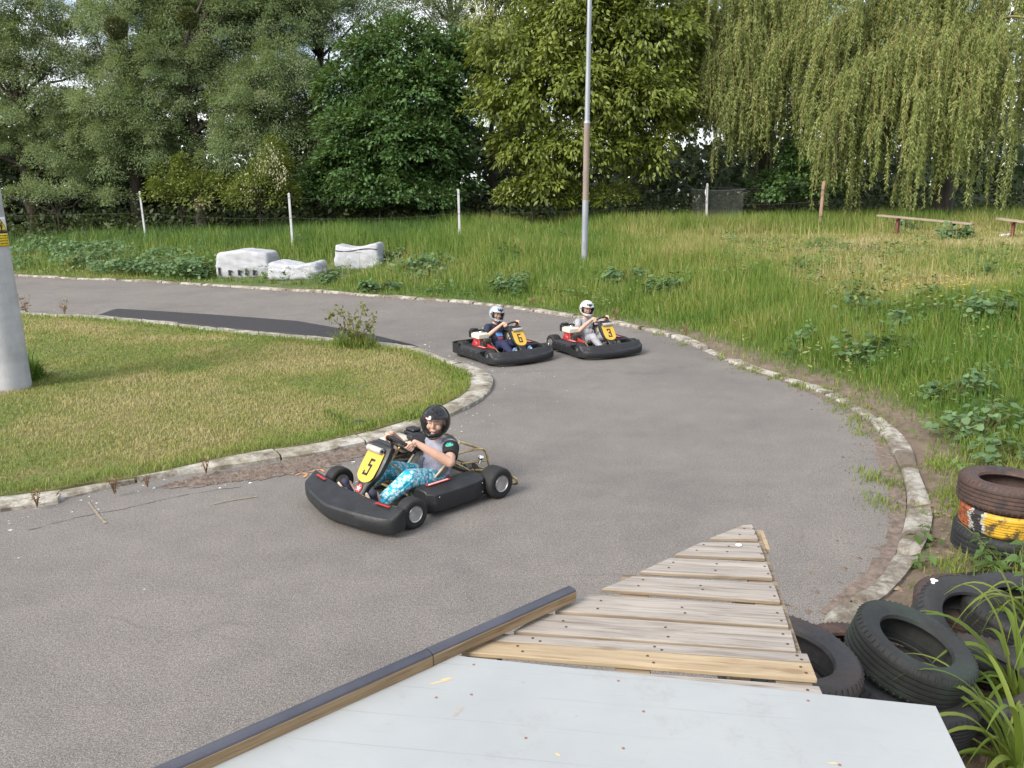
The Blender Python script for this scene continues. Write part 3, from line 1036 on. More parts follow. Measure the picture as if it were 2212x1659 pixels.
A2 = [(1790, 190, 31, 2.2, 36, .5), (1800, 260, 30.5, 2.6, 48, .4), (1850, 160, 31, 4.2, 66, .6), (1910, 110, 31, 3.4, 66, .6), (1900, 260, 30, 2.4, 54, .5), (1980, 90, 30.5, 3.6, 72, .7), (1990, 220, 29.5, 3.4, 66, .6), (2060, 110, 30, 4.2, 72, .7),
      (2060, 260, 29.5, 2.6, 54, .5), (2120, 90, 30, 3.8, 66, .6), (2100, 210, 29, 3.4, 60, .5), (2190, 150, 29.5, 4.2, 30, .35), (2260, 60, 30, 4.0, 60, .7), (1830, 330, 31.5, 1.9, 30, .35), (1940, 380, 32, 1.6, 24, .4),
      (1850, -40, 32, 3, 60, .8), (1960, -70, 32, 3, 72, .8), (2080, -70, 32, 3, 72, .8), (2200, -60, 32, 3, 66, .8), (2340, 100, 31, 4, 48, .8)]
A2 += [(1765, 60, 33, 4.0, 48, .6), (1780, 150, 32.5, 3.6, 48, .5), (1800, 40, 32.5, 4.5, 60, .7), (1745, -20, 34, 5, 48, .8)]
A2 += [(X + rng.uniform(-40, 40), Y - 30 + rng.uniform(-30, 30), D + 1.8, L_ * 0.95, c_ // 2, s_ * 1.3) for X, Y, D, L_, c_, s_ in A2[:13] if X < 2170]
weeping('weeping_willow_tree', 'large weeping willow with long hanging tassels over the benches at far right', ground_at(2030, 34.5), A2, WILLOW_LEAF, (0.4, 7))

# ---- shrubs at the wood's edge
def shrub(name, label, X, Yb, D, lumps, ncl, nl, L, W, m, **kw):
    p = far(X, Yb, D)
    return tree(name, label, 'shrub', (p.x, p.y, bz(p.x, p.y)), lumps, ncl, nl, L, W, m, (0.05, 1.2), limbs=10, csize=0.34, **kw)


shrub('acacia_shrub', 'yellow-green acacia shrub behind the first and second white fence posts', 390, 440, 34.5,
      [lump(370, 390, 40, 40, 34.5), lump(430, 410, 60, 35, 34.5), lump(390, 360, 22, 25, 34.5), lump(350, 415, 30, 25, 34)], 130, 60, 0.13, 0.06, ACACIA_LEAF)
r0 = shrub('acacia_shrub', 'yellow-green acacia shrub hung with cream blossom', 560, 445, 34,
      [lump(560, 400, 50, 40, 34), lump(600, 360, 28, 30, 34), lump(520, 425, 40, 22, 33.7), lump(600, 420, 40, 30, 34), lump(590, 325, 18, 22, 34.2)], 150, 60, 0.13, 0.06, ACACIA_LEAF)
N = 520
c_ = np.array([np.array(far(X, Y, 33.4)) for X, Y in ((588, 330), (600, 345), (585, 375), (560, 400), (540, 395), (610, 372), (600, 395), (572, 356), (556, 380), (535, 415))])[rng.integers(0, 10, N)]
V, F = leaves(c_ + rng.normal(0, 0.16, (N, 3)) * (1, 1, 1.2) - np.array(r0.location), np.array([0, 0, -1.0]) + rng.normal(0, 0.3, (N, 3)), rand_dir(N), np.full(N, 0.09), np.full(N, 0.05))
np_mesh('blossom', V, [F], BLOSSOM, r0, np.repeat(rng.random(N), 4))
shrub('dark_shrub', 'low dark green shrub under the maple between two white posts', 820, 440, 35,
      [lump(770, 420, 60, 25, 35), lump(850, 415, 60, 30, 35), lump(930, 425, 60, 22, 35)], 150, 55, 0.15, 0.08, DARK_LEAF)
shrub('olive_shrub', 'low olive-green shrub at the foot of the walnut', 1150, 440, 33.5,
      [lump(1110, 420, 40, 25, 33.5), lump(1170, 410, 50, 35, 33.5), lump(1240, 425, 40, 22, 33.5), lump(1320, 425, 50, 20, 33.5)], 130, 50, 0.15, 0.07, WALNUT_LEAF)
shrub('bramble_shrub', 'broad-leaved bramble bush in the shade between the two weeping willows', 1745, 400, 34.5,
      [lump(1740, 340, 50, 40, 34.5), lump(1690, 400, 60, 35, 34.5), lump(1780, 400, 45, 35, 34.5)], 120, 50, 0.16, 0.1, DARK_LEAF)
shrub('pale_shrub', 'pale grey-green brush under the willow at the left edge', 120, 430, 36,
      [lump(60, 420, 60, 25, 36), lump(150, 420, 70, 25, 36), lump(230, 425, 50, 20, 36), lump(-60, 415, 60, 30, 36)], 120, 50, 0.13, 0.05, GREY_LEAF)

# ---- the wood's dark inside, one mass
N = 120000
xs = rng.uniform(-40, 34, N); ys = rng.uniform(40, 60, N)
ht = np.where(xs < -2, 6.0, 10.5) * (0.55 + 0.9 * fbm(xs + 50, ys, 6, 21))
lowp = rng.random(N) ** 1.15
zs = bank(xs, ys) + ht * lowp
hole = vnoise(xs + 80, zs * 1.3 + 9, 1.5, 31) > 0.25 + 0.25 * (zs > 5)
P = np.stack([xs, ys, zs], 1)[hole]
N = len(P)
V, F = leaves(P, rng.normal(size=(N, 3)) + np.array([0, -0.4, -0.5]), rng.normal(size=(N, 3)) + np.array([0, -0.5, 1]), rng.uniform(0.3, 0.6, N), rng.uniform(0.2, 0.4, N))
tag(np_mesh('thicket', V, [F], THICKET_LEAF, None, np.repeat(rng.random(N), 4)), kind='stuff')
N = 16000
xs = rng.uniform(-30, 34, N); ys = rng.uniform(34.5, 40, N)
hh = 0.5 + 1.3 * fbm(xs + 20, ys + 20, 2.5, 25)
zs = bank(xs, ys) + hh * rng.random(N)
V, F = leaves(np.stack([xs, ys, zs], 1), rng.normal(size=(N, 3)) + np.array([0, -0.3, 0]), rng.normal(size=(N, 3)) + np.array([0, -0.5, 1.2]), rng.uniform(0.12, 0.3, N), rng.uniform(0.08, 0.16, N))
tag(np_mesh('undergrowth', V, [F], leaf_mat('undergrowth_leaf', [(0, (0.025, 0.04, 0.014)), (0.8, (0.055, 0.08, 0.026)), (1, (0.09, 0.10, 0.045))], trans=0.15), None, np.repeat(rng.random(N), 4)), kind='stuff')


# ------------------------------------------------------------------ grass
def blades(name, x, y, z, h, wd, tint, lean=0.35, m=None, kind='stuff'):
    N = len(x)
    a = rng.random(N) * 2 * PI
    ln = np.abs(rng.normal(0, lean, N))
    dx, dy = np.cos(a), np.sin(a)
    fx, fy = -np.sin(a), np.cos(a)
    fx, fy = np.where(rng.random(N) < 0.5, fx, 1.0), np.where(rng.random(N) < 0.5, fy, 0.0)
    B = np.stack([x, y, z - 0.01], 1)
    S_ = np.stack([fx, fy, np.zeros(N)], 1) * (wd / 2)[:, None]
    Dv = np.stack([dx, dy, np.zeros(N)], 1)
    up = np.array([0, 0, 1.0])
    h_ = h[:, None]; l_ = ln[:, None]
    M1 = B + up * h_ * 0.55 + Dv * h_ * l_ * 0.35
    T_ = B + up * h_ * (1 - 0.35 * l_) + Dv * h_ * l_ * 1.1
    V = np.stack([B - S_, B + S_, M1 + S_ * 0.8, M1 - S_ * 0.8, T_], 1)
    b5 = np.arange(N)[:, None] * 5
    o = np_mesh(name, V.reshape(-1, 3), [b5 + np.array((0, 1, 2, 3)), b5 + np.array((3, 2, 4))], m or GRASS_LEAF, None, np.repeat(np.clip(tint, 0, 1), 5))
    return tag(o, kind=kind) if kind else o


N = 2300000
x = rng.uniform(-27, 24, N); y = rng.uniform(2.6, 36, N)
dist = np.hypot(x, y)
keep = (np.abs(x) < 0.70 * y + 2.5) & (rng.random(N) < np.minimum(1, (8.5 / dist) ** 1.25))
x, y = x[keep], y[keep]
d = sdist(x, y)
k = d > 0.14 + 0.16 * fbm(x + 3, y + 8, 0.5, 57)
x, y, d = x[k], y[k], d[k]
dist = np.hypot(x, y)
patch = fbm(x + 70, y + 70, 3.0, 41)
patch2 = fbm(x + 10, y + 90, 1.1, 45)
mown = sstep(1.0, 6.0, x) * sstep(8.5, 11, d) * sstep(30, 26, y)          # the cut area by the benches
mown = np.clip(mown + sstep(5.5, 7, x) * sstep(2.5, 4.0, d) * sstep(13, 16, y) * sstep(30, 26, y) * 0.8, 0, 1)
fence_band = sstep(2.8, 5.0, d) * sstep(2.5, -2.5, x) + sstep(10, 13, d) * sstep(1, 3, x) * sstep(25, 27.5, y)
near = sstep(0.3, 1.8, d)
h = (0.10 + 0.25 * near + 0.22 * patch * near) * (1 - 0.72 * mown) + 0.26 * np.clip(fence_band, 0, 1) * (1 - mown)
h *= rng.uniform(0.45, 1.25, len(x)) * (0.72 + 0.56 * fbm(x + 15, y + 15, 0.8, 49))
for X_, Y_ in ((528, 603), (636, 607), (774, 580), (600, 590), (560, 605), (680, 600)):
    q_ = hit(X_, Y_)
    h *= 0.28 + 0.72 * sstep(0.9, 1.7, np.hypot((x - q_.x), (y - q_.y) * 0.75))
soil = sstep(0.95, 0.30, d) * sstep(18, 14, y) * (0.30 + 1.0 * patch2) + sstep(4.6, 3.7, y) * 0.85
k = rng.random(len(x)) > np.clip(soil, 0, 0.97)
tint = 0.44 + 0.05 * sstep(1, 6, x) + 0.6 * (patch - 0.5) + 0.5 * (patch2 - 0.5) + 0.26 * mown - 0.20 * np.clip(fence_band, 0, 1) * sstep(2, -6, x) - 0.05 + 0.10 * rng.normal(size=len(x))
tint = np.where(rng.random(len(x)) < 0.06 + 0.10 * mown, tint + 0.35, tint)
wd = 0.0045 + 0.00042 * dist * rng.uniform(0.7, 1.3, len(x))
blades('meadow_grass', x[k], y[k], bank(x[k], y[k], d[k]), h[k], wd[k], tint[k])

# small herbs of several kinds growing all through the grass
N = 2600
cx_ = rng.uniform(-22, 18, N); cy_ = rng.uniform(4.5, 33, N)
dd = sdist(cx_, cy_)
k = (dd > 0.45) & (np.abs(cx_) < 0.72 * cy_ + 2) & (rng.random(N) < np.minimum(1, 16 / np.hypot(cx_, cy_))) & (vnoise(cx_ + 44, cy_ + 17, 2.2, 55) > 0.33)
cx_, cy_, dd = cx_[k], cy_[k], dd[k]
q_ = len(cx_)
mw = sstep(1.0, 6.0, cx_) * sstep(8.5, 11, dd)
ht_ = rng.uniform(0.15, 0.50, q_) * (1 - .7 * mw); rd_ = rng.uniform(0.08, 0.28, q_)
per = rng.integers(14, 46, q_)
ci = np.repeat(np.arange(q_), per); N = len(ci)
off = rng.normal(0, 1, (N, 2)) * rd_[ci][:, None] * .6
zz3 = bank(cx_[ci] + off[:, 0], cy_[ci] + off[:, 1]) + ht_[ci] * rng.uniform(.25, 1.05, N)
an = rng.random(N) * 2 * PI
sz_ = (rng.uniform(.04, .11, q_) * np.minimum(1, .45 + np.hypot(cx_, cy_) / 30))[ci] * rng.uniform(.7, 1.3, N)
V, F = leaves(np.stack([cx_[ci] + off[:, 0], cy_[ci] + off[:, 1], zz3], 1), np.stack([np.cos(an), np.sin(an), rng.normal(.1, .5, N)], 1), rng.normal(0, .5, (N, 3)) + np.array([0, -.2, 1]), sz_, sz_ * rng.uniform(.3, .8, q_)[ci])
HERB = leaf_mat('meadow_herb', [(0, (0.055, 0.115, 0.035)), (.4, (0.10, 0.18, 0.055)), (.75, (0.14, 0.21, 0.06)), (.93, (0.20, 0.23, 0.07)), (1, (0.24, 0.18, 0.09))], trans=0.28)
tag(np_mesh('meadow_herbs', V, [F], HERB, None, np.repeat(np.clip(rng.uniform(0, .95, q_)[ci] + .07 * rng.normal(size=N), 0, 1), 4)), kind='stuff')

# seed heads standing over the meadow: pale fine stalks
N = 9000
x = rng.uniform(-20, 18, N); y = rng.uniform(6, 31, N)
d = sdist(x, y)
k = (d > 1.2) & (np.abs(x) < 0.72 * y + 2) & (fbm(x + 5, y + 5, 3.5, 51) > 0.45) & ((y < 20) | (x > -6))
x, y, d = x[k], y[k], d[k]
blades('seeding_grass', x, y, bank(x, y, d), rng.uniform(0.4, 0.75, len(x)), np.full(len(x), 0.004) + 0.0004 * np.hypot(x, y), rng.uniform(0.55, 0.9, len(x)), 0.25)

# the lawn inside the bend
N = 700000
x = rng.uniform(-16, 0.4, N); y = rng.uniform(6.0, 22, N)
dist = np.hypot(x, y)
k = inside(x, y, IA) & (np.abs(x) < 0.72 * y + 1.5) & (rng.random(N) < np.minimum(1, (9 / dist) ** 1.1))
x, y, dist = x[k], y[k], dist[k]
p1 = fbm(x + 31, y + 31, 2.6, 61); p2 = fbm(x + 11, y + 51, 0.7, 65)
straw = sstep(0.40, 0.62, p1 * 0.75 + p2 * 0.25 + 0.16 * np.exp(-((x + 2.9) / 2.6) ** 2 - ((y - 9.6) / 1.7) ** 2))
edge = np.abs(sdist(x, y, np.array([(p.x, p.y) for p in KB])))
straw *= sstep(0.15, 0.6, edge)
tint = 0.52 + 0.25 * straw + 0.40 * (p2 - 0.5) + 0.07 * rng.normal(size=len(x))
h = (0.030 + 0.030 * p2 + 0.035 * sstep(0.4, 0.05, edge)) * rng.uniform(0.6, 1.5, len(x))
blades('lawn_grass', x, y, np.full(len(x), LZ), h, 0.003 + 0.00045 * dist * rng.uniform(0.7, 1.3, len(x)), tint, 0.7)

# tufts growing out of the joints along the kerbs
def tufts(name, pts, n_each, hgt, spread, tint):
    c_ = np.repeat(np.array(pts), n_each, axis=0)
    N = len(c_)
    q = rng.normal(0, spread, (N, 2))
    x, y = c_[:, 0] + q[:, 0], c_[:, 1] + q[:, 1]
    sc = np.exp(-(q ** 2).sum(1) / (2 * spread ** 2) * 0.5)
    return blades(name, x, y, np.maximum(c_[:, 2], 0), hgt * sc * rng.uniform(0.5, 1.3, N), np.full(N, 0.005) + 0.0005 * np.hypot(x, y), tint + 0.1 * rng.normal(size=N), 0.6)


tp = []
for X, Y in [(1905, 890), (1918, 905), (1925, 925), (1912, 1020), (1918, 1040), (1925, 1055), (1930, 1090), (1922, 1105), (1850, 890), (1870, 915), (1885, 945), (1760, 838), (1790, 850), (1700, 815), (1640, 800), (1600, 790), (1560, 770), (1500, 745),
             (1450, 725), (1400, 708), (1345, 700), (1250, 685), (1180, 672), (1100, 660), (1040, 650), (980, 648), (1830, 868), (1810, 860), (1730, 828), (1680, 812), (1620, 793)]:
    p = at(X, Y, 0.01)
    tp += [(p.x + random.uniform(-.22, .22), p.y + random.uniform(-.25, .25), 0.01) for _ in range(3)]
tufts('kerb_tufts', tp, 26, 0.10, 0.08, 0.48)
tufts('scrap_tufts', [(q.x, q.y, LZ) for q in [at(X + random.uniform(-8, 8), Y + random.uniform(-5, 9), LZ) for X, Y in ((715, 896), (730, 905), (745, 912), (760, 920), (775, 922), (785, 920), (892, 898), (905, 894), (995, 806), (1004, 814)) for _ in range(3)]], 60, .10, .07, .45)
p = at(66, 815, LZ)
sk = []
for X, Y in ((470, 606), (500, 606), (530, 609), (560, 610), (575, 600), (590, 611), (620, 613), (650, 613), (685, 610), (735, 586), (765, 588), (800, 586), (822, 580)):
    q = hit(X + random.uniform(-6, 6), Y + 2); sk.append((q.x, q.y, bz(q.x, q.y)))
tufts('sack_tufts', sk, 46, .26, .14, .33)
tufts('pole_tuft', [(p.x - 0.10, p.y - 0.42, LZ), (p.x - 0.22, p.y - 0.40, LZ), (p.x + 0.02, p.y - 0.34, LZ), (p.x - 0.04, p.y - 0.30, LZ), (p.x + .06, p.y - .1, LZ), (p.x - 0.02, p.y - 0.12, LZ), (p.x + 0.03, p.y, LZ), (p.x - 0.1, p.y - 0.2, LZ)], 260, 0.42, 0.09, 0.22)


# ------------------------------------------------------------------ weeds one can tell apart
def weed_mesh(nl, rad, hgt, L, seed, kind='mallow'):
    g = np.random.default_rng(seed)
    nlob = 5
    la, lr = g.random(nlob) * 2 * PI, rad * g.uniform(.15, .75, nlob)
    lob = np.stack([lr * np.cos(la) * 1.25, lr * np.sin(la)], 1); lsz = rad * g.uniform(.28, .6, nlob); lh = g.uniform(.5, 1.1, nlob)
    li = g.integers(0, nlob, nl)
    a2 = g.random(nl) * 2 * PI
    r2 = np.sqrt(g.random(nl)) * np.where(g.random(nl) < .15, 1.5, 1.0)
    xy = lob[li] + np.stack([np.cos(a2), np.sin(a2)], 1) * (r2 * lsz[li])[:, None]
    a = np.arctan2(xy[:, 1], xy[:, 0]); rr = np.hypot(xy[:, 0], xy[:, 1])
    top = hgt * lh[li] * np.clip(1 - 0.4 * r2 ** 2, .12, 1) * g.uniform(0.30, 1.05, nl)
    P = np.stack([xy[:, 0], xy[:, 1], top], 1)
    D = np.stack([np.cos(a), np.sin(a), np.full(nl, -0.15)], 1) + g.normal(0, 0.55, (nl, 3)) * (1, 1, 0.4)
    Nr = np.array([0, 0, 1.0]) + g.normal(0, 0.35, (nl, 3)) + np.stack([np.cos(a), np.sin(a), 0 * a], 1) * 0.25
    Ls = L * g.uniform(0.55, 1.25, nl)
    D = unit(D); S_ = unit(np.cross(D, Nr)); U = np.cross(S_, D)
    # six-cornered broad leaf, lightly folded
    uv = np.array([(0.08, 0), (0.0, 0.32), (0.42, 0.55), (0.85, 0.30), (1.0, 0), (0.85, -0.30), (0.42, -0.55), (0.0, -0.32)])
    if kind == 'nettle': uv = np.array([(0, 0), (0.1, 0.18), (0.35, 0.27), (0.7, 0.16), (1.0, 0), (0.7, -0.16), (0.35, -0.27), (0.1, -0.18)])
    V = P[:, None, :] + Ls[:, None, None] * (uv[None, :, 0, None] * D[:, None, :] + uv[None, :, 1, None] * S_[:, None, :] + (0.12 * np.abs(uv[None, :, 1, None]) - 0.16 * uv[None, :, 0, None] ** 2) * U[:, None, :])
    q = np.arange(nl)[:, None] * 8
    Fq = np.concatenate([q + np.array((0, 1, 2, 4)), q + np.array((2, 3, 4, 4))[:4], ]) if False else np.concatenate([q + np.array((1, 2, 4, 0)), q + np.array((0, 4, 6, 7))])
    Ft = np.concatenate([q + np.array((2, 3, 4)), q + np.array((4, 5, 6))])
    tone = np.repeat(np.clip(g.normal(0.5, 0.22, nl), 0, 1), 8)
    return V.reshape(-1, 3), [Fq, Ft], tone, P


def weed(name, label, loc, nl, rad, hgt, L, m, seed, kind='mallow', group=None, cat='weed'):
    V, F, t, P = weed_mesh(nl, rad, hgt, L, seed, kind)
    root = empty(name, loc, 0, label, cat, group)
    np_mesh('leaves', V, F, m, root, t)
    k = rng.choice(nl, min(nl, 26), replace=False)
    paths = [curve3((P[j, 0] * 0.15, P[j, 1] * 0.15, -0.03), (P[j, 0] * 0.4, P[j, 1] * 0.4, P[j, 2] * 0.7), P[j], 5) for j in k]
    V, F = tubes_np(paths, [np.linspace(0.007, 0.003, 5)] * len(paths), 4)
    np_mesh('stems', V, [F], STEM, root)
    return root


STEM = pmat('weed_stem', (0.13, 0.16, 0.05), (0.12, 0.09, 0.05), 8, 0.8)
WEEDS = [
    (200, 560, 0.85, 0.75, 'broad dark weed clump on the verge nearest the concrete pole'),
    (330, 565, 0.7, 0.6, 'broad-leaved weed clump below the leftmost white post'),
    (430, 580, 0.6, 0.5, 'weed clump just left of the three white sacks'),
    (640, 515, 0.5, 0.45, 'dark weed clump behind the two front sacks'),
    (712, 590, 0.28, 0.35, 'leafy weed between the crumpled sack and the rear sack'),
    (815, 608, 0.5, 0.3, 'weed clump in front of the rear sack by the kerb'),
    (855, 545, 0.5, 0.45, 'weed clump against the right end of the rear sack'),
    (930, 575, 0.6, 0.5, 'weed clump below the third white post'),
    (1100, 545, 0.5, 0.5, 'tall weed clump right of the third white post'),
    (1120, 610, 0.55, 0.45, 'broad-leaved weed above the karts left of the lamp post'),
    (1330, 600, 0.6, 0.5, 'broad-leaved weed right of the foot of the lamp post'),
    (1450, 620, 0.5, 0.45, 'weed clump above the white-helmeted driver to his right'),
    (1830, 665, 0.75, 0.45, 'wide mallow patch in mid-slope below the benches'),
    (1890, 770, 0.6, 0.4, 'mallow clump next above the bare soil strip'),
    (1930, 700, 0.35, 0.35, 'small mallow clump left of the yellow flowers'),
    (2140, 680, 0.6, 0.45, 'mallow clump right of the yellow flowers'),
    (2060, 850, 0.45, 0.42, 'dark weed clump high above the tyre stack'),
    (2120, 930, 0.42, 0.40, 'weed clump at the right edge behind the tyre stack'),
    (2180, 995, 0.32, 0.3, 'bluish weed right behind the top tyre of the stack'),
    (1730, 720, 0.3, 0.3, 'single rosette weed by the bend above the bare soil'),
    (2060, 495, 0.6, 0.45, 'pale broad weed growing under the long plank bench'),
    (1960, 480, 0.6, 0.45, 'pale weed at the left leg of the long plank bench'),
]
for i, (X, Y, rad, hgt, lab) in enumerate(WEEDS):
    p = hit(X, Y + 22)
    weed('leafy_weed', lab, (p.x, p.y, bz(p.x, p.y)), int(230 * rad / 0.6 * (1.3 if Y < 640 else 1.0)), rad, hgt * 1.25, 0.11 if Y < 640 else (0.095 if Y < 800 else 0.075), MALLOW_LEAF, 100 + i, group='weed clumps on the bank')

# the unbroken belt of weeds along the far verge
xs, ys = [], []
for X in range(35, 1000, 2):
    for _ in range(9):
        p = hit(X + random.uniform(-2, 2), 600 + X * 0.05 - random.uniform(6, 62) * (1.0 if X < 430 else 0.75))
        if 455 < X < 840: continue
        if fbm(np.array([p.x + 60]), np.array([p.y + 60]), 1.6, 71)[0] > (0.44 if X < 430 else 0.60):
            xs.append(p.x + random.uniform(-.1, .1)); ys.append(p.y + random.uniform(-.4, .4))
xs, ys = np.array(xs), np.array(ys)
rep = 5
xs, ys = np.repeat(xs, rep) + rng.normal(0, 0.16, len(xs) * rep), np.repeat(ys, rep) + rng.normal(0, 0.3, len(ys) * rep)
dd = sdist(xs, ys); k = dd > 0.5; xs, ys, dd = xs[k], ys[k], dd[k]
N = len(xs)
zs = bank(xs, ys, dd) + (0.12 + 0.75 * fbm(xs + 60, ys + 60, 1.6, 71)) * rng.uniform(0.35, 1, N)
an = rng.random(N) * 2 * PI
V, F = leaves(np.stack([xs, ys, zs], 1), np.stack([np.cos(an), np.sin(an), rng.normal(-0.2, 0.3, N)], 1), rng.normal(0, 0.4, (N, 3)) + np.array([0, -0.35, 1]), rng.uniform(0.09, 0.19, N), rng.uniform(0.08, 0.17, N))
tag(np_mesh('verge_weeds', V, [F], MALLOW_LEAF, None, np.repeat(np.clip(rng.normal(0.5, 0.22, N), 0, 1), 4)), kind='stuff')

# yellow flowers
p = hit(2030, 690)
fr = weed('flowering_weed', 'bushy light-green weed dotted with yellow flowers on the slope', (p.x, p.y, p.z), 420, 0.95, 0.55, 0.09, LIGHT_LEAF, 301, 'nettle', cat='flowers')
YEL = pmat('yellow_petal', (0.75, 0.52, 0.03), (0.6, 0.4, 0.02), 5, 0.6)
mb = MB()
for k in range(5):
    b_ = 2 * PI * k / 5
    u = Vector((math.cos(b_), math.sin(b_), 0.25)) * 0.028
    v = Vector((-math.sin(b_), math.cos(b_), 0)) * 0.014
    q = Vector((0, 0, 0))
    mb.poly([q, q + u * 0.6 + v, q + u, q + u * 0.6 - v], [(0, 1, 2, 3)])
pl_ = []
for _ in range(48):
    a, r_ = random.random() * 2 * PI, 0.95 * math.sqrt(random.random())
    pl_.append(Vector((r_ * math.cos(a), r_ * math.sin(a), 0.64 * (1 - 0.4 * r_ * r_) + random.uniform(-0.04, 0.10))))
many('flower', mb, YEL, fr, pl_)

# the thin sapling on the tip of the lawn
p = at(768, 752, LZ)
sap = empty('sapling', p, 0, 'thin reddish sapling with tufted shoots on the tip of the lawn', 'sapling')
mb = MB(); tips = []
Ds = p.y
for X, Y in ((716, 686), (737, 672), (783, 671), (803, 694), (797, 712), (760, 690), (745, 712), (775, 705)):
    e = far(X, Y, Ds + random.uniform(-.15, .15)) - p
    P_ = [Vector(q) for q in curve3((0, 0, 0), (e.x * 0.25, e.y * 0.25, e.z * 0.5), tuple(e), 8)]
    mb.tube(P_, [0.012 - 0.001 * i for i in range(8)], 5)
    tips.append(P_)
mb.build('stems', pmat('red_stem', (0.16, 0.09, 0.06), (0.09, 0.06, 0.04), 8, 0.8), sap)
Pl, Dl = [], []
for P_ in tips:
    for j in range(2, 8):
        nn_ = 22 if j == 7 else 2
        for _ in range(nn_):
            Pl.append(np.array(P_[j]) + rng.normal(0, 0.05 if j == 7 else 0.022, 3)); Dl.append(rng.normal(size=3) + np.array([0, 0, 0.5]))
Pl, Dl = np.array(Pl), np.array(Dl); N = len(Pl)
V, F = leaves(Pl, Dl, rand_dir(N), np.full(N, 0.09), np.full(N, 0.04))
np_mesh('leaves', V, [F], leaf_mat('sapling_leaf', [(0, (0.14, 0.085, 0.04)), (0.35, (0.15, 0.16, 0.04)), (1, (0.20, 0.24, 0.06))], trans=0.2), sap, np.repeat(rng.random(N), 4))
tufts('sapling_tuft', [(p.x + q, p.y, LZ) for q in (-.25, -.12, 0, .1, .22)], 130, 0.38, 0.10, 0.5)

# small reddish weeds in the kerb joints
DOCK = leaf_mat('dry_dock', [(0, (0.16, 0.085, 0.05)), (1, (0.24, 0.18, 0.09))], trans=0.1)
DOCKS = [((80, 1090), .20, 'dry reddish weed in the near kerb at the left edge'), ((247, 1062), .20, 'dry reddish weed in the joint of the second visible kerb stone'), ((318, 1048), .13, 'tiny dry weed between the near kerb stones'), ((445, 1018), .18, 'dark red weed at the start of the soil patch'),
         ((140, 677), .30, 'dry weed on the far rim of the lawn beside the dark strip'), ((56, 672), .38, 'dry weed on the far rim of the lawn right next to the concrete pole'), ((1150, 660), .2, 'reddish weed on the outer kerb left of the silver helmet'), ((1330, 692), .25, 'reddish weed on the outer kerb right of the white helmet'), ((1480, 722), .2, 'reddish weed on the outer kerb past the white helmet')]
for i, ((X, Y), s, lab) in enumerate(DOCKS):
    p = at(X, Y, 0.05)
    if Y > 1000: s *= .7
    N = int(26)
    tt = rng.random(N)
    br = rng.integers(0, 4, N); an = br * 1.6 + i
    P = np.stack([np.cos(an) * tt * s * 0.35, np.sin(an) * tt * s * 0.35, s * tt], 1)
    V, F = leaves(P, rng.normal(size=(N, 3)) + np.array([0, 0, 0.7]), rand_dir(N), np.full(N, s * 0.32), np.full(N, s * 0.11))
    V2, F2 = tubes_np([np.array([(0, 0, -.02), (math.cos(q * 1.6 + i) * s * .17, math.sin(q * 1.6 + i) * s * .17, s * .5), (math.cos(q * 1.6 + i) * s * .35, math.sin(q * 1.6 + i) * s * .35, s)]) for q in range(4)], [np.array((.006, .004, .003))] * 4, 4)
    o = np_mesh('dry_weed', np.concatenate([V, V2]), [np.concatenate([F, F2 + len(V)])], DOCK, None, np.concatenate([np.repeat(rng.random(N), 4), np.full(len(V2), .2)]), loc=p)
    tag(o, lab, 'weed', 'dry weeds along the kerbs')
# ------------------------------------------------------------------ kart materials
m, n, l, b = node_mat('scuffed_black_plastic')
f = noise_node(n, l, 9, 6, 0.6)
c = ramp_node(n, l, f, [(0.3, (0.0075, 0.008, 0.0095)), (0.7, (0.0145, 0.0155, 0.018))])
sc1 = noise_node(n, l, 6, 6, 0.7, mapping=(1.2, 1.2, 14), dist=0.4)
c = mix_node(n, l, ramp_node(n, l, sc1, [(0.60, 0.0), (0.74, 0.55)]), c, (0.060, 0.060, 0.062))
sc2 = noise_node(n, l, 22, 8, 0.8)
c = mix_node(n, l, ramp_node(n, l, sc2, [(0.63, 0.0), (0.75, 0.5)]), c, (0.075, 0.070, 0.064))
l.new(c, b.inputs['Base Color'])
l.new(ramp_node(n, l, f, [(0.3, 0.62), (0.7, 0.42)]), b.inputs['Roughness'])
bump_node(n, l, b, noise_node(n, l, 35, 4), 0.25)
PLASTIC = m
BLACK = pmat('black_paint', (0.014, 0.014, 0.016), (0.009, 0.009, 0.010), 12, 0.4)
RUBBER = pmat('tyre_rubber', (0.015, 0.0145, 0.015), (0.008, 0.008, 0.008), 14, 0.75, bump=0.3, bscale=70)
ALU = pmat('cast_aluminium', (0.55, 0.55, 0.56), (0.34, 0.34, 0.34), 14, 0.38, 0.85)
BRASS = pmat('brass_tube', (0.50, 0.39, 0.20), (0.22, 0.15, 0.07), 12, 0.38, 0.75, lo=0.3, hi=0.6)
STEEL = pmat('oily_steel', (0.16, 0.15, 0.14), (0.05, 0.045, 0.04), 14, 0.5, 0.6)
FIBRE = pmat('dirty_fibreglass', (0.27, 0.26, 0.225), (0.08, 0.075, 0.065), 8, 0.6, bump=0.2, bscale=25)
CREAM = pmat('cream_edge', (0.50, 0.46, 0.34), (0.30, 0.26, 0.18), 14, 0.6)
YELLOW = pmat('yellow_plate', (0.62, 0.40, 0.05), (0.53, 0.325, 0.04), 7, 0.4)
INK = pmat('black_number', (0.012, 0.012, 0.012), None, 20, 0.5)
RED = pmat('red_cover', (0.38, 0.022, 0.026), (0.20, 0.013, 0.016), 14, 0.4)
WHITE = pmat('white_tank', (0.60, 0.575, 0.49), (0.49, 0.46, 0.37), 7, 0.4)
PAD = pmat('grey_roller', (0.42, 0.40, 0.375), (0.32, 0.30, 0.28), 14, 0.7)
REDSTICK = pmat('red_sticker', (0.48, 0.035, 0.035), (0.32, 0.022, 0.022), 30, 0.45)
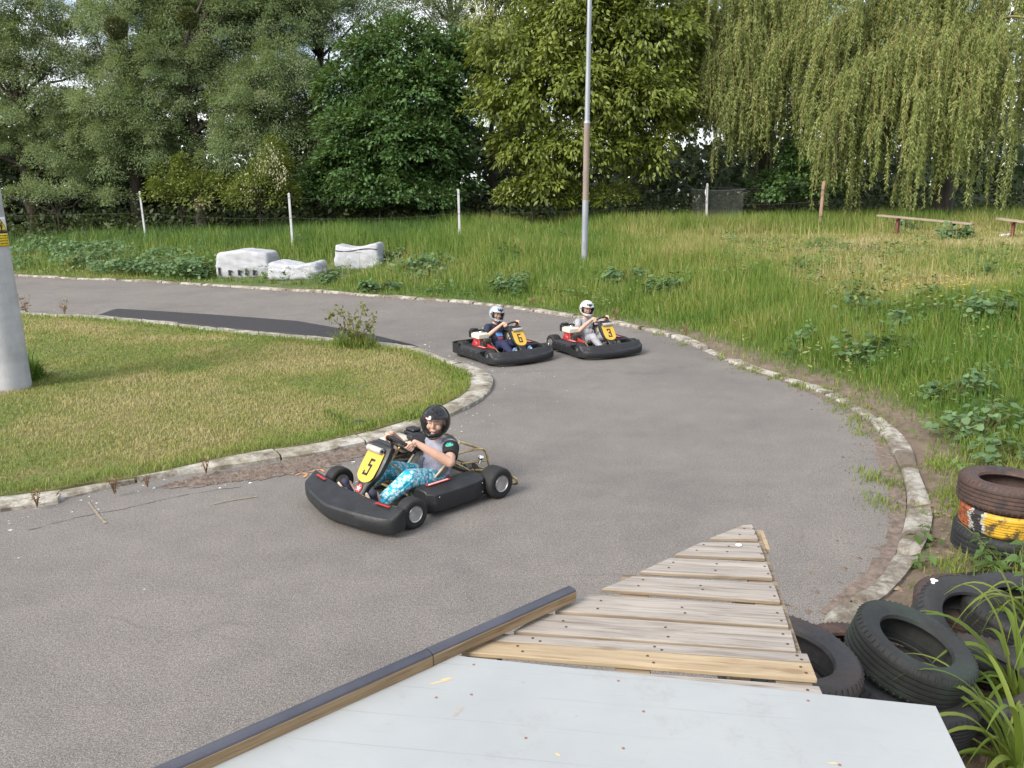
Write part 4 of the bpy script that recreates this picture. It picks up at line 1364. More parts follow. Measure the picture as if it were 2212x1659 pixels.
WHITESTICK = pmat('white_print', (0.8, 0.78, 0.76), (0.62, 0.58, 0.56), 40, 0.5)
CHROME = pmat('chrome', (0.8, 0.8, 0.8), (0.7, 0.7, 0.7), 5, 0.12, 1.0)
GLASSBLK = pmat('gloss_black_shell', (0.010, 0.010, 0.012), (0.007, 0.007, 0.008), 6, 0.10)
SHELLWHITE = pmat('white_shell', (0.66, 0.66, 0.67), (0.60, 0.60, 0.61), 6, 0.22, coat=0.5)
SHELLSILVER = pmat('silver_shell', (0.40, 0.44, 0.50), (0.34, 0.37, 0.42), 6, 0.25, 0.25, coat=0.5)
FOAM = pmat('helmet_lining', (0.022, 0.021, 0.022), None, 20, 0.9)


def glass_mat(name, tint, amount, rough=0.04):
    m, n, l, b = node_mat(name)
    b.inputs['Base Color'].default_value = (*tint, 1)
    b.inputs['Roughness'].default_value = rough
    b.inputs['Specular IOR Level'].default_value = 0.8
    t = n.new('ShaderNodeBsdfTransparent')
    t.inputs[0].default_value = (0.97, 0.97, 0.97, 1)
    x = n.new('ShaderNodeMixShader')
    lw = n.new('ShaderNodeLayerWeight'); lw.inputs[0].default_value = 0.35
    mm = n.new('ShaderNodeMath'); mm.operation = 'MULTIPLY_ADD'; mm.inputs[1].default_value = 0.40; mm.inputs[2].default_value = amount
    l.new(lw.outputs['Facing'], mm.inputs[0]); l.new(mm.outputs[0], x.inputs[0])
    l.new(t.outputs[0], x.inputs[1]); l.new(b.outputs[0], x.inputs[2])
    l.new(x.outputs[0], n['Material Output'].inputs[0])
    return m


VISOR = glass_mat('smoked_visor', (0.07, 0.075, 0.08), 0.07)
VISOR_DARK = glass_mat('dark_visor', (0.02, 0.02, 0.025), 0.10)

DIGITS = {   # angular figures on a 3 x 5 grid, drawn as strokes
    '5': [[(2.6, 5), (0.9, 5), (0.9, 3.1), (2.4, 3.1), (2.4, 0), (0.3, 0), (0.3, 0.7)]],
    '6': [[(2.5, 5), (0.5, 5), (0.5, 0), (2.5, 0), (2.5, 2.7), (0.5, 2.7)]],
    '3': [[(0.5, 4.2), (0.5, 5), (2.5, 5), (2.5, 3.2), (1.1, 2.6), (2.5, 2.0), (2.5, 0), (0.5, 0), (0.5, 0.8)]],
}


def strokes(mb, lines, fn, w_, d):
    """flat angular strokes; fn maps a point of the figure to 3-D, d is the push along the normal"""
    for L in lines:
        for a, b in zip(L[:-1], L[1:]):
            a, b = Vector(a), Vector(b)
            t = (b - a).normalized(); s = Vector((-t.y, t.x)) * w_ / 2
            a2, b2 = a - t * w_ / 2, b + t * w_ / 2
            extrude(mb, [fn(a2 - s), fn(b2 - s), fn(b2 + s), fn(a2 + s)], d)


def make_wheel(kart, x, y, r, w_, out):
    """out = +1 when the outer face points to +X"""
    ry = Matrix.Rotation(PI / 2 * out, 4, 'Y')
    hub = MB()
    hub.lathe([(0.0, w_ * 0.30), (0.022, w_ * 0.30), (0.028, w_ * 0.24), (0.028, -w_ * 0.2), (0, -w_ * 0.2)], 12, ry)
    wh = hub.build('wheel', STEEL, kart, loc=(x, y, r))
    h = w_ / 2
    rr = r * 0.52
    t = MB()
    t.lathe([(rr, -h * 0.86), (r * 0.75, -h * 1.0), (r * 0.93, -h * 0.92), (r * 0.985, -h * 0.74), (r, -h * 0.3), (r, h * 0.3), (r * 0.985, h * 0.74), (r * 0.93, h * 0.92), (r * 0.75, h * 1.0), (rr, h * 0.86), (rr * 0.98, 0)], 40, ry, closed=True)
    t.build('tyre', RUBBER, wh, smooth=50)
    m_ = MB()
    m_.lathe([(rr * 1.04, h * 0.90), (rr * 1.0, h * 0.98), (rr * 0.90, h * 0.90), (rr * 0.84, h * 0.30), (rr * 0.74, -h * 0.05), (rr * 0.50, -h * 0.10), (rr * 0.44, h * 0.10), (rr * 0.30, h * 0.12), (rr * 0.26, h * 0.02), (0.001, h * 0.02)], 28, ry)
    m_.lathe([(rr * 1.0, -h * 0.9), (rr * 0.8, -h * 0.4), (rr * 0.78, h * 0.3)], 28, ry)
    m_.build('rim', ALU, wh, smooth=50)
    nt = MB()
    nt.lathe([(0.001, h * 0.6), (0.012, h * 0.6), (0.014, h * 0.02)], 6, ry)
    nt.build('axle_nut', STEEL, wh)
    nt = MB()
    nt.lathe([(0.001, h * 0.10), (0.006, h * 0.10), (0.006, -h * 0.1)], 6, ry)
    many('wheel_nut', nt, STEEL, wh, [Vector((0, rr * 0.62 * math.cos(q * 2 * PI / 3 + .4), rr * 0.62 * math.sin(q * 2 * PI / 3 + .4))) for q in range(3)])


def make_kart(number, loc, heading, label, style):
    """local frame: +Y forward, +X to the driver's right, origin on the ground below the front axle"""
    rz = math.atan2(heading[1], heading[0]) - PI / 2
    k = empty('go_kart', loc, rz, label, 'go-kart', 'go-karts on the track')
    WB = 0.93
    # wheels
    make_wheel(k, -0.535, 0, 0.125, 0.125, -1)
    make_wheel(k, 0.535, 0, 0.125, 0.125, 1)
    make_wheel(k, -0.515, -WB, 0.138, 0.18, -1)
    make_wheel(k, 0.515, -WB, 0.138, 0.18, 1)
    # frame
    f = MB()
    for s in (-1, 1):
        f.tube(resample([(s * .12, .24, .075), (s * .20, .10, .07), (s * .30, -.15, .07), (s * .32, -.5, .07), (s * .30, -WB - .10, .085)], n_=14), .014, 8)
        f.tube([(s * .30, -.12, .07), (s * .40, -.20, .10), (s * .40, -.75, .10), (s * .31, -.82, .07)], .011, 8)
        f.tube([(s * .24, 0, .09), (s * .45, 0, .125)], .016, 8)
        f.tube([(s * .16, .10, .09), (s * .22, .28, .12), (s * .30, .30, .13)], .010, 8)
        f.tube([(s * .30, -.90, .085), (s * .30, -.90, .20)], .013, 8)
        f.box((s * .30, -WB, .15), (.03, .05, .08))
    for y in (.10, -.30, -.62, -WB - .10):
        f.tube([(-.30 if y < 0 else -.20, y, .07), (.30 if y < 0 else .20, y, .07)], .013, 8)
    f.tube(resample([(-.16, .22, .10), (-.12, .26, .10), (.12, .26, .10), (.16, .22, .10)], n_=10), .010, 8)
    f.build('frame', BRASS, k)
    MB().box((0, -.12, .048), (.40, .70, .006)).build('floor_tray', STEEL, k)
    MB().tube([(-.47, -WB, .138), (.47, -WB, .138)], .016, 10).build('rear_axle', STEEL, k)
    sp = MB()
    sp.lathe([(.02, -.004), (.085, -.004), (.09, 0), (.085, .004), (.02, .004)], 36, Matrix.Translation((.17, -WB, .138)) @ Matrix.Rotation(PI / 2, 4, 'Y'), closed=True)
    sp.build('sprocket', STEEL, k)
    dk = MB()
    for rr in (.082,):
        dk.lathe([(.03, -.003), (rr, -.003), (rr, .003), (.03, .003)], 30, Matrix.Translation((-.2, -WB, .15)) @ Matrix.Rotation(PI / 2, 4, 'Y'), closed=True)
        for q in range(8):
            a = q * PI / 4
            dk.lathe([(.001, -.007), (.010, -.007), (.010, .007), (.001, .007)], 8, Matrix.Translation((-.2, -WB + .055 * math.cos(a), .15 + .055 * math.sin(a))) @ Matrix.Rotation(PI / 2, 4, 'Y'))
    dk.build('brake_disc', STEEL, k)
    MB().box((-.2, -WB + .05, .225), (.045, .07, .05)).box((-.2, -WB + .02, .245), (.03, .03, .03)).build('brake_caliper', ALU if number == '5' else STEEL, k, bevel=.006)

    # nose bumper
    XW = 0.655 if not style['wrap'] else 0.63
    def nose(i, j):
        th = PI * (i / 44 - 0.5)
        x = XW * math.sin(th)
        c_ = max(0.0, math.cos(th)) ** 0.62
        yi = 0.165 + 0.02 * math.cos(th * 2)
        yo = 0.20 + (0.265 - 0.09 * abs(x) / XW) * c_
        if style['wrap']:
            yi -= 0.10 * sstep(.45, .63, abs(x)); yo = 0.06 + (0.33 - 0.05 * abs(x)) * c_
        S = [(0, .07), (0, .195), (.07, .222), (.30, .216), (.62, .190), (.93, .163), (.985, .148), (1.0, .118), (.975, .060), (.88, .034), (.45, .034), (.1, .045)]
        u, z = S[j]
        sag = 0.020 * math.cos(th * 1.0)
        zz_ = z * 1.08 - (sag if z > .1 and u < .8 else 0) + 0.02 * (1 - c_) * (1 if z < .1 else -0.4)
        if style['wrap'] and u > .5 and z > .1: zz_ -= .034 * c_ ** 1.5
        if style['wrap'] and u < .5 and z > .1: zz_ += .012 * c_
        return Vector((x, yi + u * (yo - yi), zz_))
    nb = MB()
    nb.grid(nose, 45, 12, wrap_v=True, cap=True)
    nose_o = nb.build('nose_bumper', PLASTIC, k, smooth=30, bevel=0)
    for s in ((-1, 1) if number == '5' else ()):
        st = MB()
        pts = [Vector((s * .38, .215, .226)), Vector((s * .54, .20, .228)), Vector((s * .54, .222, .226)), Vector((s * .38, .24, .225))]
        extrude(st, [p + Vector((0, 0, .004)) for p in pts], (0, 0, .002))
        st.build('sticker', REDSTICK, nose_o, smooth=0)

    # side pods
    for s in (-1, 1):
        p = MB()
        if style['wrap']:
            y0, y1 = -.20, (-.78 if style['rear'] == 'tube' else -.92)
            def sec(i):
                y = y0 + (y1 - y0) * i / 12
                e = 1 - 0.10 * (abs(i - 6) / 6) ** 4
                return [(s * .33, y, .09), (s * .33, y, .215), (s * .45, y, .235 * e), (s * .60, y, .232 * e), (s * .635, y, .205), (s * .650, y, .12), (s * .640, y, .055), (s * .60, y, .04), (s * .36, y, .05)]
            p.grid(lambda i, j: Vector(sec(i)[j]), 13, 9, wrap_v=True, cap=True)
        else:
            def sec(i):
                t = i / 12
                y = -.19 - .62 * t
                o_ = 0.02 * math.sin(t * PI) - (0.05 if i == 0 else 0) - (0.02 if i == 12 else 0)
                hh = -.012 if i in (0, 12) else 0
                return [(s * .32, y, .10), (s * .32, y, .225 + hh), (s * .36, y, .243 + hh), (s * .47, y, .238 + hh), (s * (.535 + o_), y, .205), (s * (.545 + o_), y, .12), (s * (.535 + o_), y, .055), (s * .49, y, .04), (s * .36, y, .05)]
            p.grid(lambda i, j: Vector(sec(i)[j]), 13, 9, wrap_v=True, cap=True)
        pod = p.build('side_pod', PLASTIC, k, smooth=35, bevel=.008)
        b_ = MB()
        ys = (-.28, -.45, -.62, -.75)
        xo = .645 if style['wrap'] else .545
        for y in ys:
            for z in (.10, .18):
                if (y, z) in ((-.28, .10), (-.62, .10)): continue
                b_.ball((s * (xo + .004), y, z), (.004, .007, .007), sub=1)
        b_.build('bolts', ALU, pod)
        # red sticker lying on the pod with a pale line of print
        stk = MB()
        zt = .2475 if not style['wrap'] else .2375
        xa, xb, ya, yb = (.385, .425, -.26, -.50) if not style['wrap'] else (.42, .52, -.27, -.52)
        extrude(stk, [(s * xa, ya, zt), (s * xb, ya, zt), (s * xb, yb, zt), (s * xa, yb, zt)], (0, 0, .002))
        so = stk.build('sticker', REDSTICK, pod, smooth=0)
        pr = MB()
        xm = (xa + xb) / 2
        pr.lathe([(.001, zt + .0045), (.010, zt + .0045), (.010, zt + .002), (.001, zt + .002)], 14, Matrix.Translation((s * xm, ya - .03, 0)))
        yy = ya - .055
        while yy > yb + .02:
            pr.box((s * xm, yy, zt + .003), (.018, random.uniform(.006, .012), .002)); yy -= .018
        pr.build('sticker_print', WHITESTICK, pod, smooth=0)
        if style['wrap']:
            # strap joining nose and pod outside the front wheel
            sp_ = MB()
            P = resample([(s * .60, .20, 0), (s * .648, .06, 0), (s * .652, -.10, 0), (s * .648, -.24, 0)], n_=10)
            zt_ = [.17, .155, .145, .14, .14, .14, .145, .155, .175, .20]
            sp_.grid(lambda i, j: Vector((P[i].x - s * (.028 if j in (2, 3) else 0), P[i].y, (.05, zt_[i], zt_[i] - .006, .056)[j])), 10, 4, wrap_v=True, cap=True)
            sp_.build('bumper_strap', PLASTIC, k, smooth=35)

    # rear guard
    if style['rear'] == 'band':
        rb = MB()
        P = resample([(-.645, -.86, 0), (-.655, -1.02, 0), (-.60, -1.14, 0), (-.40, -1.165, 0), (.40, -1.165, 0), (.60, -1.14, 0), (.655, -1.02, 0), (.645, -.86, 0)], n_=34)
        cx = Vector((0, -.9, 0))
        rb.grid(lambda i, j: (P[i] + (cx - P[i]).normalized() * (.022 if j in (2, 3) else 0)) + Vector((0, 0, (.07, .245, .238, .075)[j])), 34, 4, wrap_v=True, cap=True)
        rb.build('rear_bumper', PLASTIC, k, smooth=35)
    else:
        rb = MB()
        z1, z2 = .16, .30
        for s in (-1, 1):
            rb.tube(resample([(s * .30, -.88, .20), (s * .34, -1.02, .17), (s * .52, -1.10, .15), (s * .585, -1.13, .115), (s * .55, -1.14, .07), (s * .30, -1.13, .06), (0, -1.13, .06)], n_=24), .013, 8)
        rb.tube([(-.36, -1.03, .165), (.36, -1.03, .165)], .011, 8)
        if number == '5':
            rb.tube(resample([(-.20, -.74, .36), (-.21, -.90, .36), (-.215, -1.05, .34), (-.23, -1.08, .30), (-.26, -1.09, .17)], n_=18), .012, 8)
            rb.tube(resample([(.20, -.74, .36), (.21, -.90, .36), (.215, -1.05, .34), (.23, -1.08, .30), (.26, -1.09, .17)], n_=18), .012, 8)
            rb.tube([(-.215, -1.05, .34), (.215, -1.05, .34)], .012, 8)
            rb.tube([(-.21, -.80, .26), (-.24, -1.07, .235)], .011, 8)
        rb.build('rear_bumper', BRASS if number == '5' else pmat('dull_tube', (.34, .30, .25), (.2, .16, .12), 10, .45, .5), k)
    if number == '5':
        lp = MB()
        lp.lathe([(.001, .03), (.018, .026), (.028, .012), (.030, 0), (.026, -.012), (.012, -.02), (.012, -.05), (.001, -.05)], 18, Matrix.Translation((-.25, -1.0, .275)) @ Matrix.Rotation(R(20), 4, 'X'))
        lp.build('filler_cap', CHROME, k)

    # seat shell
    XS, sy_ = style['xs'], style.get('sy', 0.0)
    prof = [(-.27, .085), (-.34, .068), (-.42, .060), (-.52, .064), (-.60, .085), (-.66, .14), (-.70, .22), (-.735, .31), (-.765, .40), (-.785, .465)]
    def seat(i, j):
        y, z = prof[i]
        t = -1 + 2 * j / 14
        wv = (.155, .165, .175, .185, .192, .198, .202, .203, .196, .170)[i]
        lift = (.03, .07, .11, .15, .19, .15, .11, .09, .07, .0)[i]
        fwd = (0, 0, 0, 0, .04, .10, .13, .13, .10, .04)[i]
        e = abs(t) ** 3.0
        q = i / 9
        ey_, ez_ = -.28 + (-.74 + .28) * q + sy_, .105 + (.485 - .105) * q
        y += sy_
        if i == 9: z += .045 * (1 - t * t)
        return Vector((XS + wv * t * (1 + .10 * e), y + (ey_ - y) * e, z + (ez_ - z) * e))
    s_ = MB(); s_.grid(seat, 10, 15)
    se = s_.build('seat', FIBRE, k, solid=.010, subsurf=1, smooth=180)
    rim = [seat(i, 0) for i in range(10)] + [seat(9, j) for j in range(1, 15)] + [seat(i, 14) for i in range(8, -1, -1)] + [seat(0, j) for j in range(13, 0, -1)]
    MB().tube(resample(rim + [rim[0]], n_=90)[:-1], .0105, 6, closed=True).build('seat_edge', CREAM, se)
    for s in (-1, 1):
        br = MB()
        br.tube([(XS + s * .17, -.70 + sy_, .30), (s * .30, -.90, .16)], .010, 8)
        br.box((XS + s * .172, -.697 + sy_, .30), (.014, .03, .03))
        br.build('seat_stay', BRASS, k)
        br = MB()
        br.tube([(XS + s * .17, -.55 + sy_, .16), (s * .31, -.52, .09)], .009, 8)
        br.build('seat_bracket', BRASS, k)

    # steering
    SC, SR = Vector(style['sw']), 0.132
    nrm_ = Vector((0, -.66, .75)).normalized()
    Us = Vector((0, .75, .66)).normalized()
    Xs = Vector((1, 0, 0))
    W3 = lambda a, r_=SR: SC + (Xs * math.cos(a) + Us * math.sin(a)) * r_
    sw = MB()
    sw.tube([W3(2 * PI * q / 40) for q in range(40)], .0145, 10, closed=True)
    swo = sw.build('steering_wheel', RUBBER, k)
    spk = MB()
    for a in (R(0), R(180), R(270)):
        spk.tube([SC - nrm_ * .012, SC - nrm_ * .012 + (W3(a) - SC) * .5, W3(a)], .010, 6)
    spk.lathe([(.001, .004), (.034, .004), (.036, -.012), (.001, -.016)], 18, Matrix.Translation(SC - nrm_ * .01) @ nrm_.to_track_quat('Z', 'Y').to_matrix().to_4x4())
    spk.build('spokes', STEEL, swo)
    MB().tube([SC - nrm_ * .015, (SC.x * .5, .14, .10)], .011, 8).build('steering_column', BRASS, k)
    tr = MB()
    tr.tube([(-.45, .03, .10), (0, .12, .095), (.45, .03, .10)], .007, 6)
    tr.build('track_rod', STEEL, k)
    for s in (-1, 1):
        pd = MB()
        pd.tube(resample([(s * .10, .14, .07), (s * .15, .16, .10), (s * .15, .18, .20)], n_=8), .008, 6)
        pd.tube([(s * .11, .18, .20), (s * .19, .18, .20)], .009, 6)
        pd.build('pedal', BRASS, k)
        hp = MB()
        hp.tube([(s * .05, .19, .10), (s * .30, .20, .10)], .009, 6)
        hp.build('heel_bar', BRASS, k)

    # front panel
    XP = style['xp']
    B0, T0 = Vector((XP, .235, .125)), Vector((XP, -.085, .575))
    ax = (T0 - B0)
    L = ax.length; ax.normalize()
    pn = Vector((0, ax.z, -ax.y)).normalized()          # faces forward and up
    def wdt(t):
        return .056 + .012 * t + .072 * sstep(.28, .60, t) - .012 * sstep(.8, 1, t)
    def panel(i, j):
        t = i / 20
        u = -1 + 2 * j / 12
        a = abs(u)
        back = .0 if a < .8 else (a - .8) / .2 * .045
        return B0 + ax * L * t + Xs * wdt(t) * min(1, a / .8) * (1 if u > 0 else -1) * (1.0 if a < .8 else 1.0) - pn * (back + .012 * min(1, a / .8) ** 2)
    pm = MB(); pm.grid(panel, 21, 13)
    po = pm.build('nose_panel', PLASTIC, k, solid=.006, smooth=40)
    # top lip
    tl = MB()
    extrude(tl, [T0 - Xs * .115 - pn * .012, T0 - Xs * .09 + ax * .035 - pn * .02, T0 + Xs * .09 + ax * .035 - pn * .02, T0 + Xs * .115 - pn * .012], -pn * .04)
    tl.build('panel_top', PLASTIC, po, bevel=.006)
    PP = lambda x, t, h=.006: B0 + ax * L * t + Xs * x + pn * h
    out_ = []
    for q in range(25):
        a = PI + PI * q / 24
        out_.append((.112 * math.cos(a), .50 + .145 * math.sin(a)))
    out_ += [(.118, .62), (.112, .86), (-.112, .86), (-.118, .62)]
    pl = MB()
    # plate follows the panel's slight curve
    extrude(pl, [PP(x, t, .004) for x, t in out_], pn * .004)
    plate = pl.build('number_plate', YELLOW, po, bevel=.0015)
    dg_ = MB()
    sc = .026 if number == '5' else .027
    tilt = {'5': .10, '6': 0.0, '3': 0.0}[number]
    # the figure reads the right way up for someone facing the kart: its left is the kart's right
    fn = lambda p: PP(-(p.x - 1.5 + tilt * (p.y - 2.5)) * sc * .95, .60 + (p.y - 2.5) * sc / L, .0085)
    strokes(dg_, DIGITS[number], fn, .80, pn * .0015)
    dg_.build('number', INK, po, smooth=0, merge=0)
    ro = MB()
    rc = PP(0, .875, .030)
    ro.tube([rc - Xs * .098, rc - Xs * .092, rc + Xs * .092, rc + Xs * .098], [.024, .028, .028, .024], 18)
    ro.build('foam_roller', PAD, po, smooth=50)
    for s in (-1, 1):
        MB().tube([rc + Xs * s * .098, rc + Xs * s * .106], .012, 10).build('roller_end', BLACK, po)
    bs = MB()
    for s in (-1, 1):
        bs.tube([PP(s * .10, .80, -.03), (s * .12 + XP, -.22, .30), (s * .14 + XP * .5, -.26, .08)], .009, 6)
        bs.tube([PP(s * .06, .5, -.03), (s * .10, .10, .09)], .007, 6)
    bs.build('panel_stay', BRASS if number == '5' else STEEL, k)
    if number == '5':
        lg = MB()
        cz = lambda x, t, h=.0065: PP(x, t, h)
        lg.bm.faces.new([lg.bm.verts.new(cz(.038 * math.cos(2 * PI * q / 28), .255 + .038 / L * math.sin(2 * PI * q / 28), .007)) for q in range(28)])
        for q in range(8):
            xx = -.030 + q * .0085
            extrude(lg, [cz(xx - .003, .148, .006), cz(xx + .003, .148, .006), cz(xx + .003, .168, .006), cz(xx - .003, .168, .006)], pn * .001)
        lg.build('round_sticker', REDSTICK, po, smooth=0, merge=0)
        sr = MB()
        star = []
        for q in range(10):
            a = PI / 2 + q * PI / 5
            r_ = .029 if q % 2 == 0 else .0125
            star.append(cz(-r_ * math.cos(a), .255 + r_ / L * math.sin(a), .0085))
        sr.poly(star, [tuple(range(10))])
        bmesh.ops.triangulate(sr.bm, faces=sr.bm.faces[:])
        sr.build('star', WHITESTICK, po, smooth=0)
        tt = MB()
        for a, b in (((-.009, .275), (.009, .275)), ((0, .275), (0, .238))):
            p, q = Vector(a), Vector(b)
            wv = .0022
            if p.y == q.y: extrude(tt, [cz(p.x, p.y - wv / L, .009), cz(q.x, q.y - wv / L, .009), cz(q.x, q.y + wv / L, .009), cz(p.x, p.y + wv / L, .009)], pn * .0008)
            else: extrude(tt, [cz(-wv, q.y, .009), cz(wv, q.y, .009), cz(wv, p.y, .009), cz(-wv, p.y, .009)], pn * .0008)
        tt.build('star_letter', REDSTICK, po, smooth=0)

    # engine on the driver's right
    ex, ey, ez = (.355, -.52, .055) if number == '5' else (.335, -.62, .05)
    en = MB()
    en.box((ex, ey, .17 + ez / 2), (.19, .22, .16 + ez)).box((ex + .02, ey + .12, .22 + ez), (.10, .08, .10)).box((ex, ey, .085), (.24, .30, .02))
    for q in range(6):
        en.box((ex - .03, ey + .155, .185 + ez + .018 * q), (.12, .06, .007))
    eng = en.build('engine', STEEL, k, bevel=.006)
    sh = MB()
    sh.lathe([(.001, .045), (.05, .045), (.085, .030), (.095, 0), (.095, -.02), (.001, -.02)], 26, Matrix.Translation((ex + .10, ey - .01, .185 + ez)) @ Matrix.Rotation(PI / 2, 4, 'Y'))
    sh.box((ex + .06, ey, .215 + ez), (.09, .20, .15))
    sh.build('red_shroud', RED, eng, bevel=.012, smooth=40)
    mf = MB(); mf.box((ex - .02, ey + .16, .285 + ez), (.13, .06, .05)); mf.tube([(ex - .08, ey + .13, .27), (ex - .12, ey - .05, .25), (ex - .10, ey - .22, .22)], .018, 8)
    mf.build('exhaust', STEEL, eng, bevel=.006)
    tk = MB()
    tk.grid(lambda i, j: Vector((ex + .02 + (.0 if i == 0 else 1) * (.001), ey, .30 + ez)) + Vector(((.105 - (.008 if i in (0, 3) else 0) - (.022 if i == 3 else 0)) * (1 if j in (1, 2) else -1), (.125 - (.008 if i in (0, 3) else 0) - (.022 if i == 3 else 0)) * (1 if j > 1 else -1), (0, .008, .075, .095)[i])), 4, 4, wrap_v=True, cap=True)
    tk.build('fuel_tank', WHITE, eng, bevel=.018, smooth=40)
    MB().lathe([(.001, .03), (.026, .028), (.032, .018), (.032, 0), (.001, 0)], 20, Matrix.Translation((ex + .03, ey + .03, .393 + ez))).build('fuel_cap', CHROME, eng)
    af = MB(); af.box((ex + .02, ey - .20, .35 + ez), (.16, .11, .12)).box((ex + .02, ey - .20, .425 + ez), (.13, .09, .03)).box((ex - .10, ey - .12, .395 + ez), (.09, .12, .05))
    af.build('air_filter', BLACK, eng, bevel=.012)
    cg = MB(); cg.box((.19, -.75, .17), (.03, .36, .09)); cg.build('chain_guard', REDSTICK if number != '5' else BLACK, k, bevel=.01)
    if number != '5':
        for s, y0, y1 in ((1, -.22, -.44), (-1, -.22, -.70)):
            cp_ = MB()
            extrude(cp_, [(s * .315, y0, .10), (s * .315, y1, .10), (s * .315, y1, .27), (s * .315, y0, .235)], (s * .016, 0, 0))
            cp_.build('red_side_panel', REDSTICK, k, bevel=.004)
    return k, dict(SC=SC, SR=SR, U=Us, N=nrm_, X=Xs, W=W3, rz=rz, XS=XS)


k5, g5 = make_kart('5', Vector((-1.185, 6.455, 0)), (-.725, -.689), 'black go-kart with yellow plate 5, nearest of the three, brass tube bumper behind', dict(wrap=False, rear='tube', xs=-.075, sw=(-.085, -.25, .535), xp=-.035))
k6, g6 = make_kart('6', Vector((.10, 12.6, 0)), (.56, -.83), 'black go-kart with yellow plate 6 and wrap-round black rear bumper', dict(wrap=True, rear='band', xs=-.03, sy=-.10, sw=(-.03, -.26, .555), xp=-.01))
k3, g3 = make_kart('3', Vector((1.56, 13.0, 0)), (.47, -.883), 'black go-kart with yellow plate 3 and open tube rear bumper', dict(wrap=True, rear='tube', xs=-.03, sy=-.10, sw=(-.03, -.26, .555), xp=-.01))
for k_ in (k6, k3): k_.scale = (.94, .94, .94)
# ------------------------------------------------------------------ the three drivers
SKIN = pmat('skin', (0.56, 0.345, 0.255), (0.49, 0.29, 0.21), 9, 0.55)
LIP = pmat('lips', (0.42, 0.17, 0.15), None, 10, 0.5)
EYEW = pmat('eye_white', (0.7, 0.68, 0.65), None, 10, 0.3)
IRIS = pmat('dark_iris', (0.03, 0.02, 0.015), None, 10, 0.3)
BROW = pmat('brow_hair', (0.07, 0.045, 0.03), None, 10, 0.8)


def cloth(name, c1, c2, scale=14, bump=0.5):
    m = pmat(name, c1, c2, scale, 0.9, bump=bump, bscale=22)
    return m


def voxel(mb, name, m, parent, size, smooth_it=6, fac=0.5, noise_amp=0.0, noise_s=0.05):
    """one continuous skin grown over the overlapping shapes in mb"""
    o = mb.build(name + '_cage', None, None, smooth=0, merge=0)
    q = o.modifiers.new('r', 'REMESH'); q.mode = 'VOXEL'; q.voxel_size = size; q.use_smooth_shade = True
    if smooth_it:
        q = o.modifiers.new('s', 'SMOOTH'); q.iterations = smooth_it; q.factor = fac
    dg = bpy.context.evaluated_depsgraph_get(); dg.update()
    me = bpy.data.meshes.new_from_object(o.evaluated_get(dg))
    old = o.data
    bpy.data.objects.remove(o); bpy.data.meshes.remove(old)
    me.name = name
    if noise_amp:
        n_ = len(me.vertices)
        co = np.empty(n_ * 3, np.float32); me.vertices.foreach_get('co', co)
        no = np.empty(n_ * 3, np.float32); me.vertices.foreach_get('normal', no)
        co, no = co.reshape(-1, 3), no.reshape(-1, 3)
        f = fbm(co[:, 0] * 1.0 + co[:, 2] * 0.7 + 3, co[:, 1] + co[:, 2] * 1.3 + 3, noise_s, 77) - 0.5
        co = co + no * (f * noise_amp)[:, None]
        me.vertices.foreach_set('co', co.ravel())
    me.polygons.foreach_set('use_smooth', np.ones(len(me.polygons), dtype=bool))
    me.update()
    return link(name, me, m, parent)


def hand(mb, g, ang, wrist, side):
    """palm on the driver's side of the rim, four fingers over the outside, thumb along the inside"""
    q = g['W'](ang)
    o_ = (q - g['SC']).normalized()
    w_ = g['N']
    t_ = o_.cross(w_).normalized()
    pc = q + w_ * .030 + o_ * .016
    mb.capsule(wrist, pc + o_ * .012, .021, .021)
    for d in (-.020, 0, .020):
        mb.capsule(pc + t_ * d + o_ * .020, pc + t_ * d - o_ * .010 + w_ * .002, .013, .0125)
    lens = (.88, 1.0, .97, .8) if side > 0 else (.8, .97, 1.0, .88)
    for f_, (d, ln) in enumerate(zip((-.029, -.0098, .0098, .029), lens)):
        R_ = .0245
        pts = [pc + t_ * d * .95 - o_ * .004]
        for a in (62, 100, 150, 205):
            aa = R(90 - a * ln)
            pts.append(q + t_ * d + (o_ * math.cos(aa) + w_ * math.sin(aa)) * R_)
        rr = [.0085, .0083, .0078, .0072, .0065]
        for i in range(4): mb.capsule(pts[i], pts[i + 1], rr[i], rr[i + 1], 8)
    tb = -1 if side > 0 else 1
    tp_ = [pc + t_ * tb * .018 - o_ * .006, q + t_ * tb * .036 - o_ * .018 + w_ * .020, q + t_ * tb * .040 - o_ * .026 - w_ * .002]
    mb.capsule(tp_[0], tp_[1], .0105, .0095, 8); mb.capsule(tp_[1], tp_[2], .0095, .0078, 8)


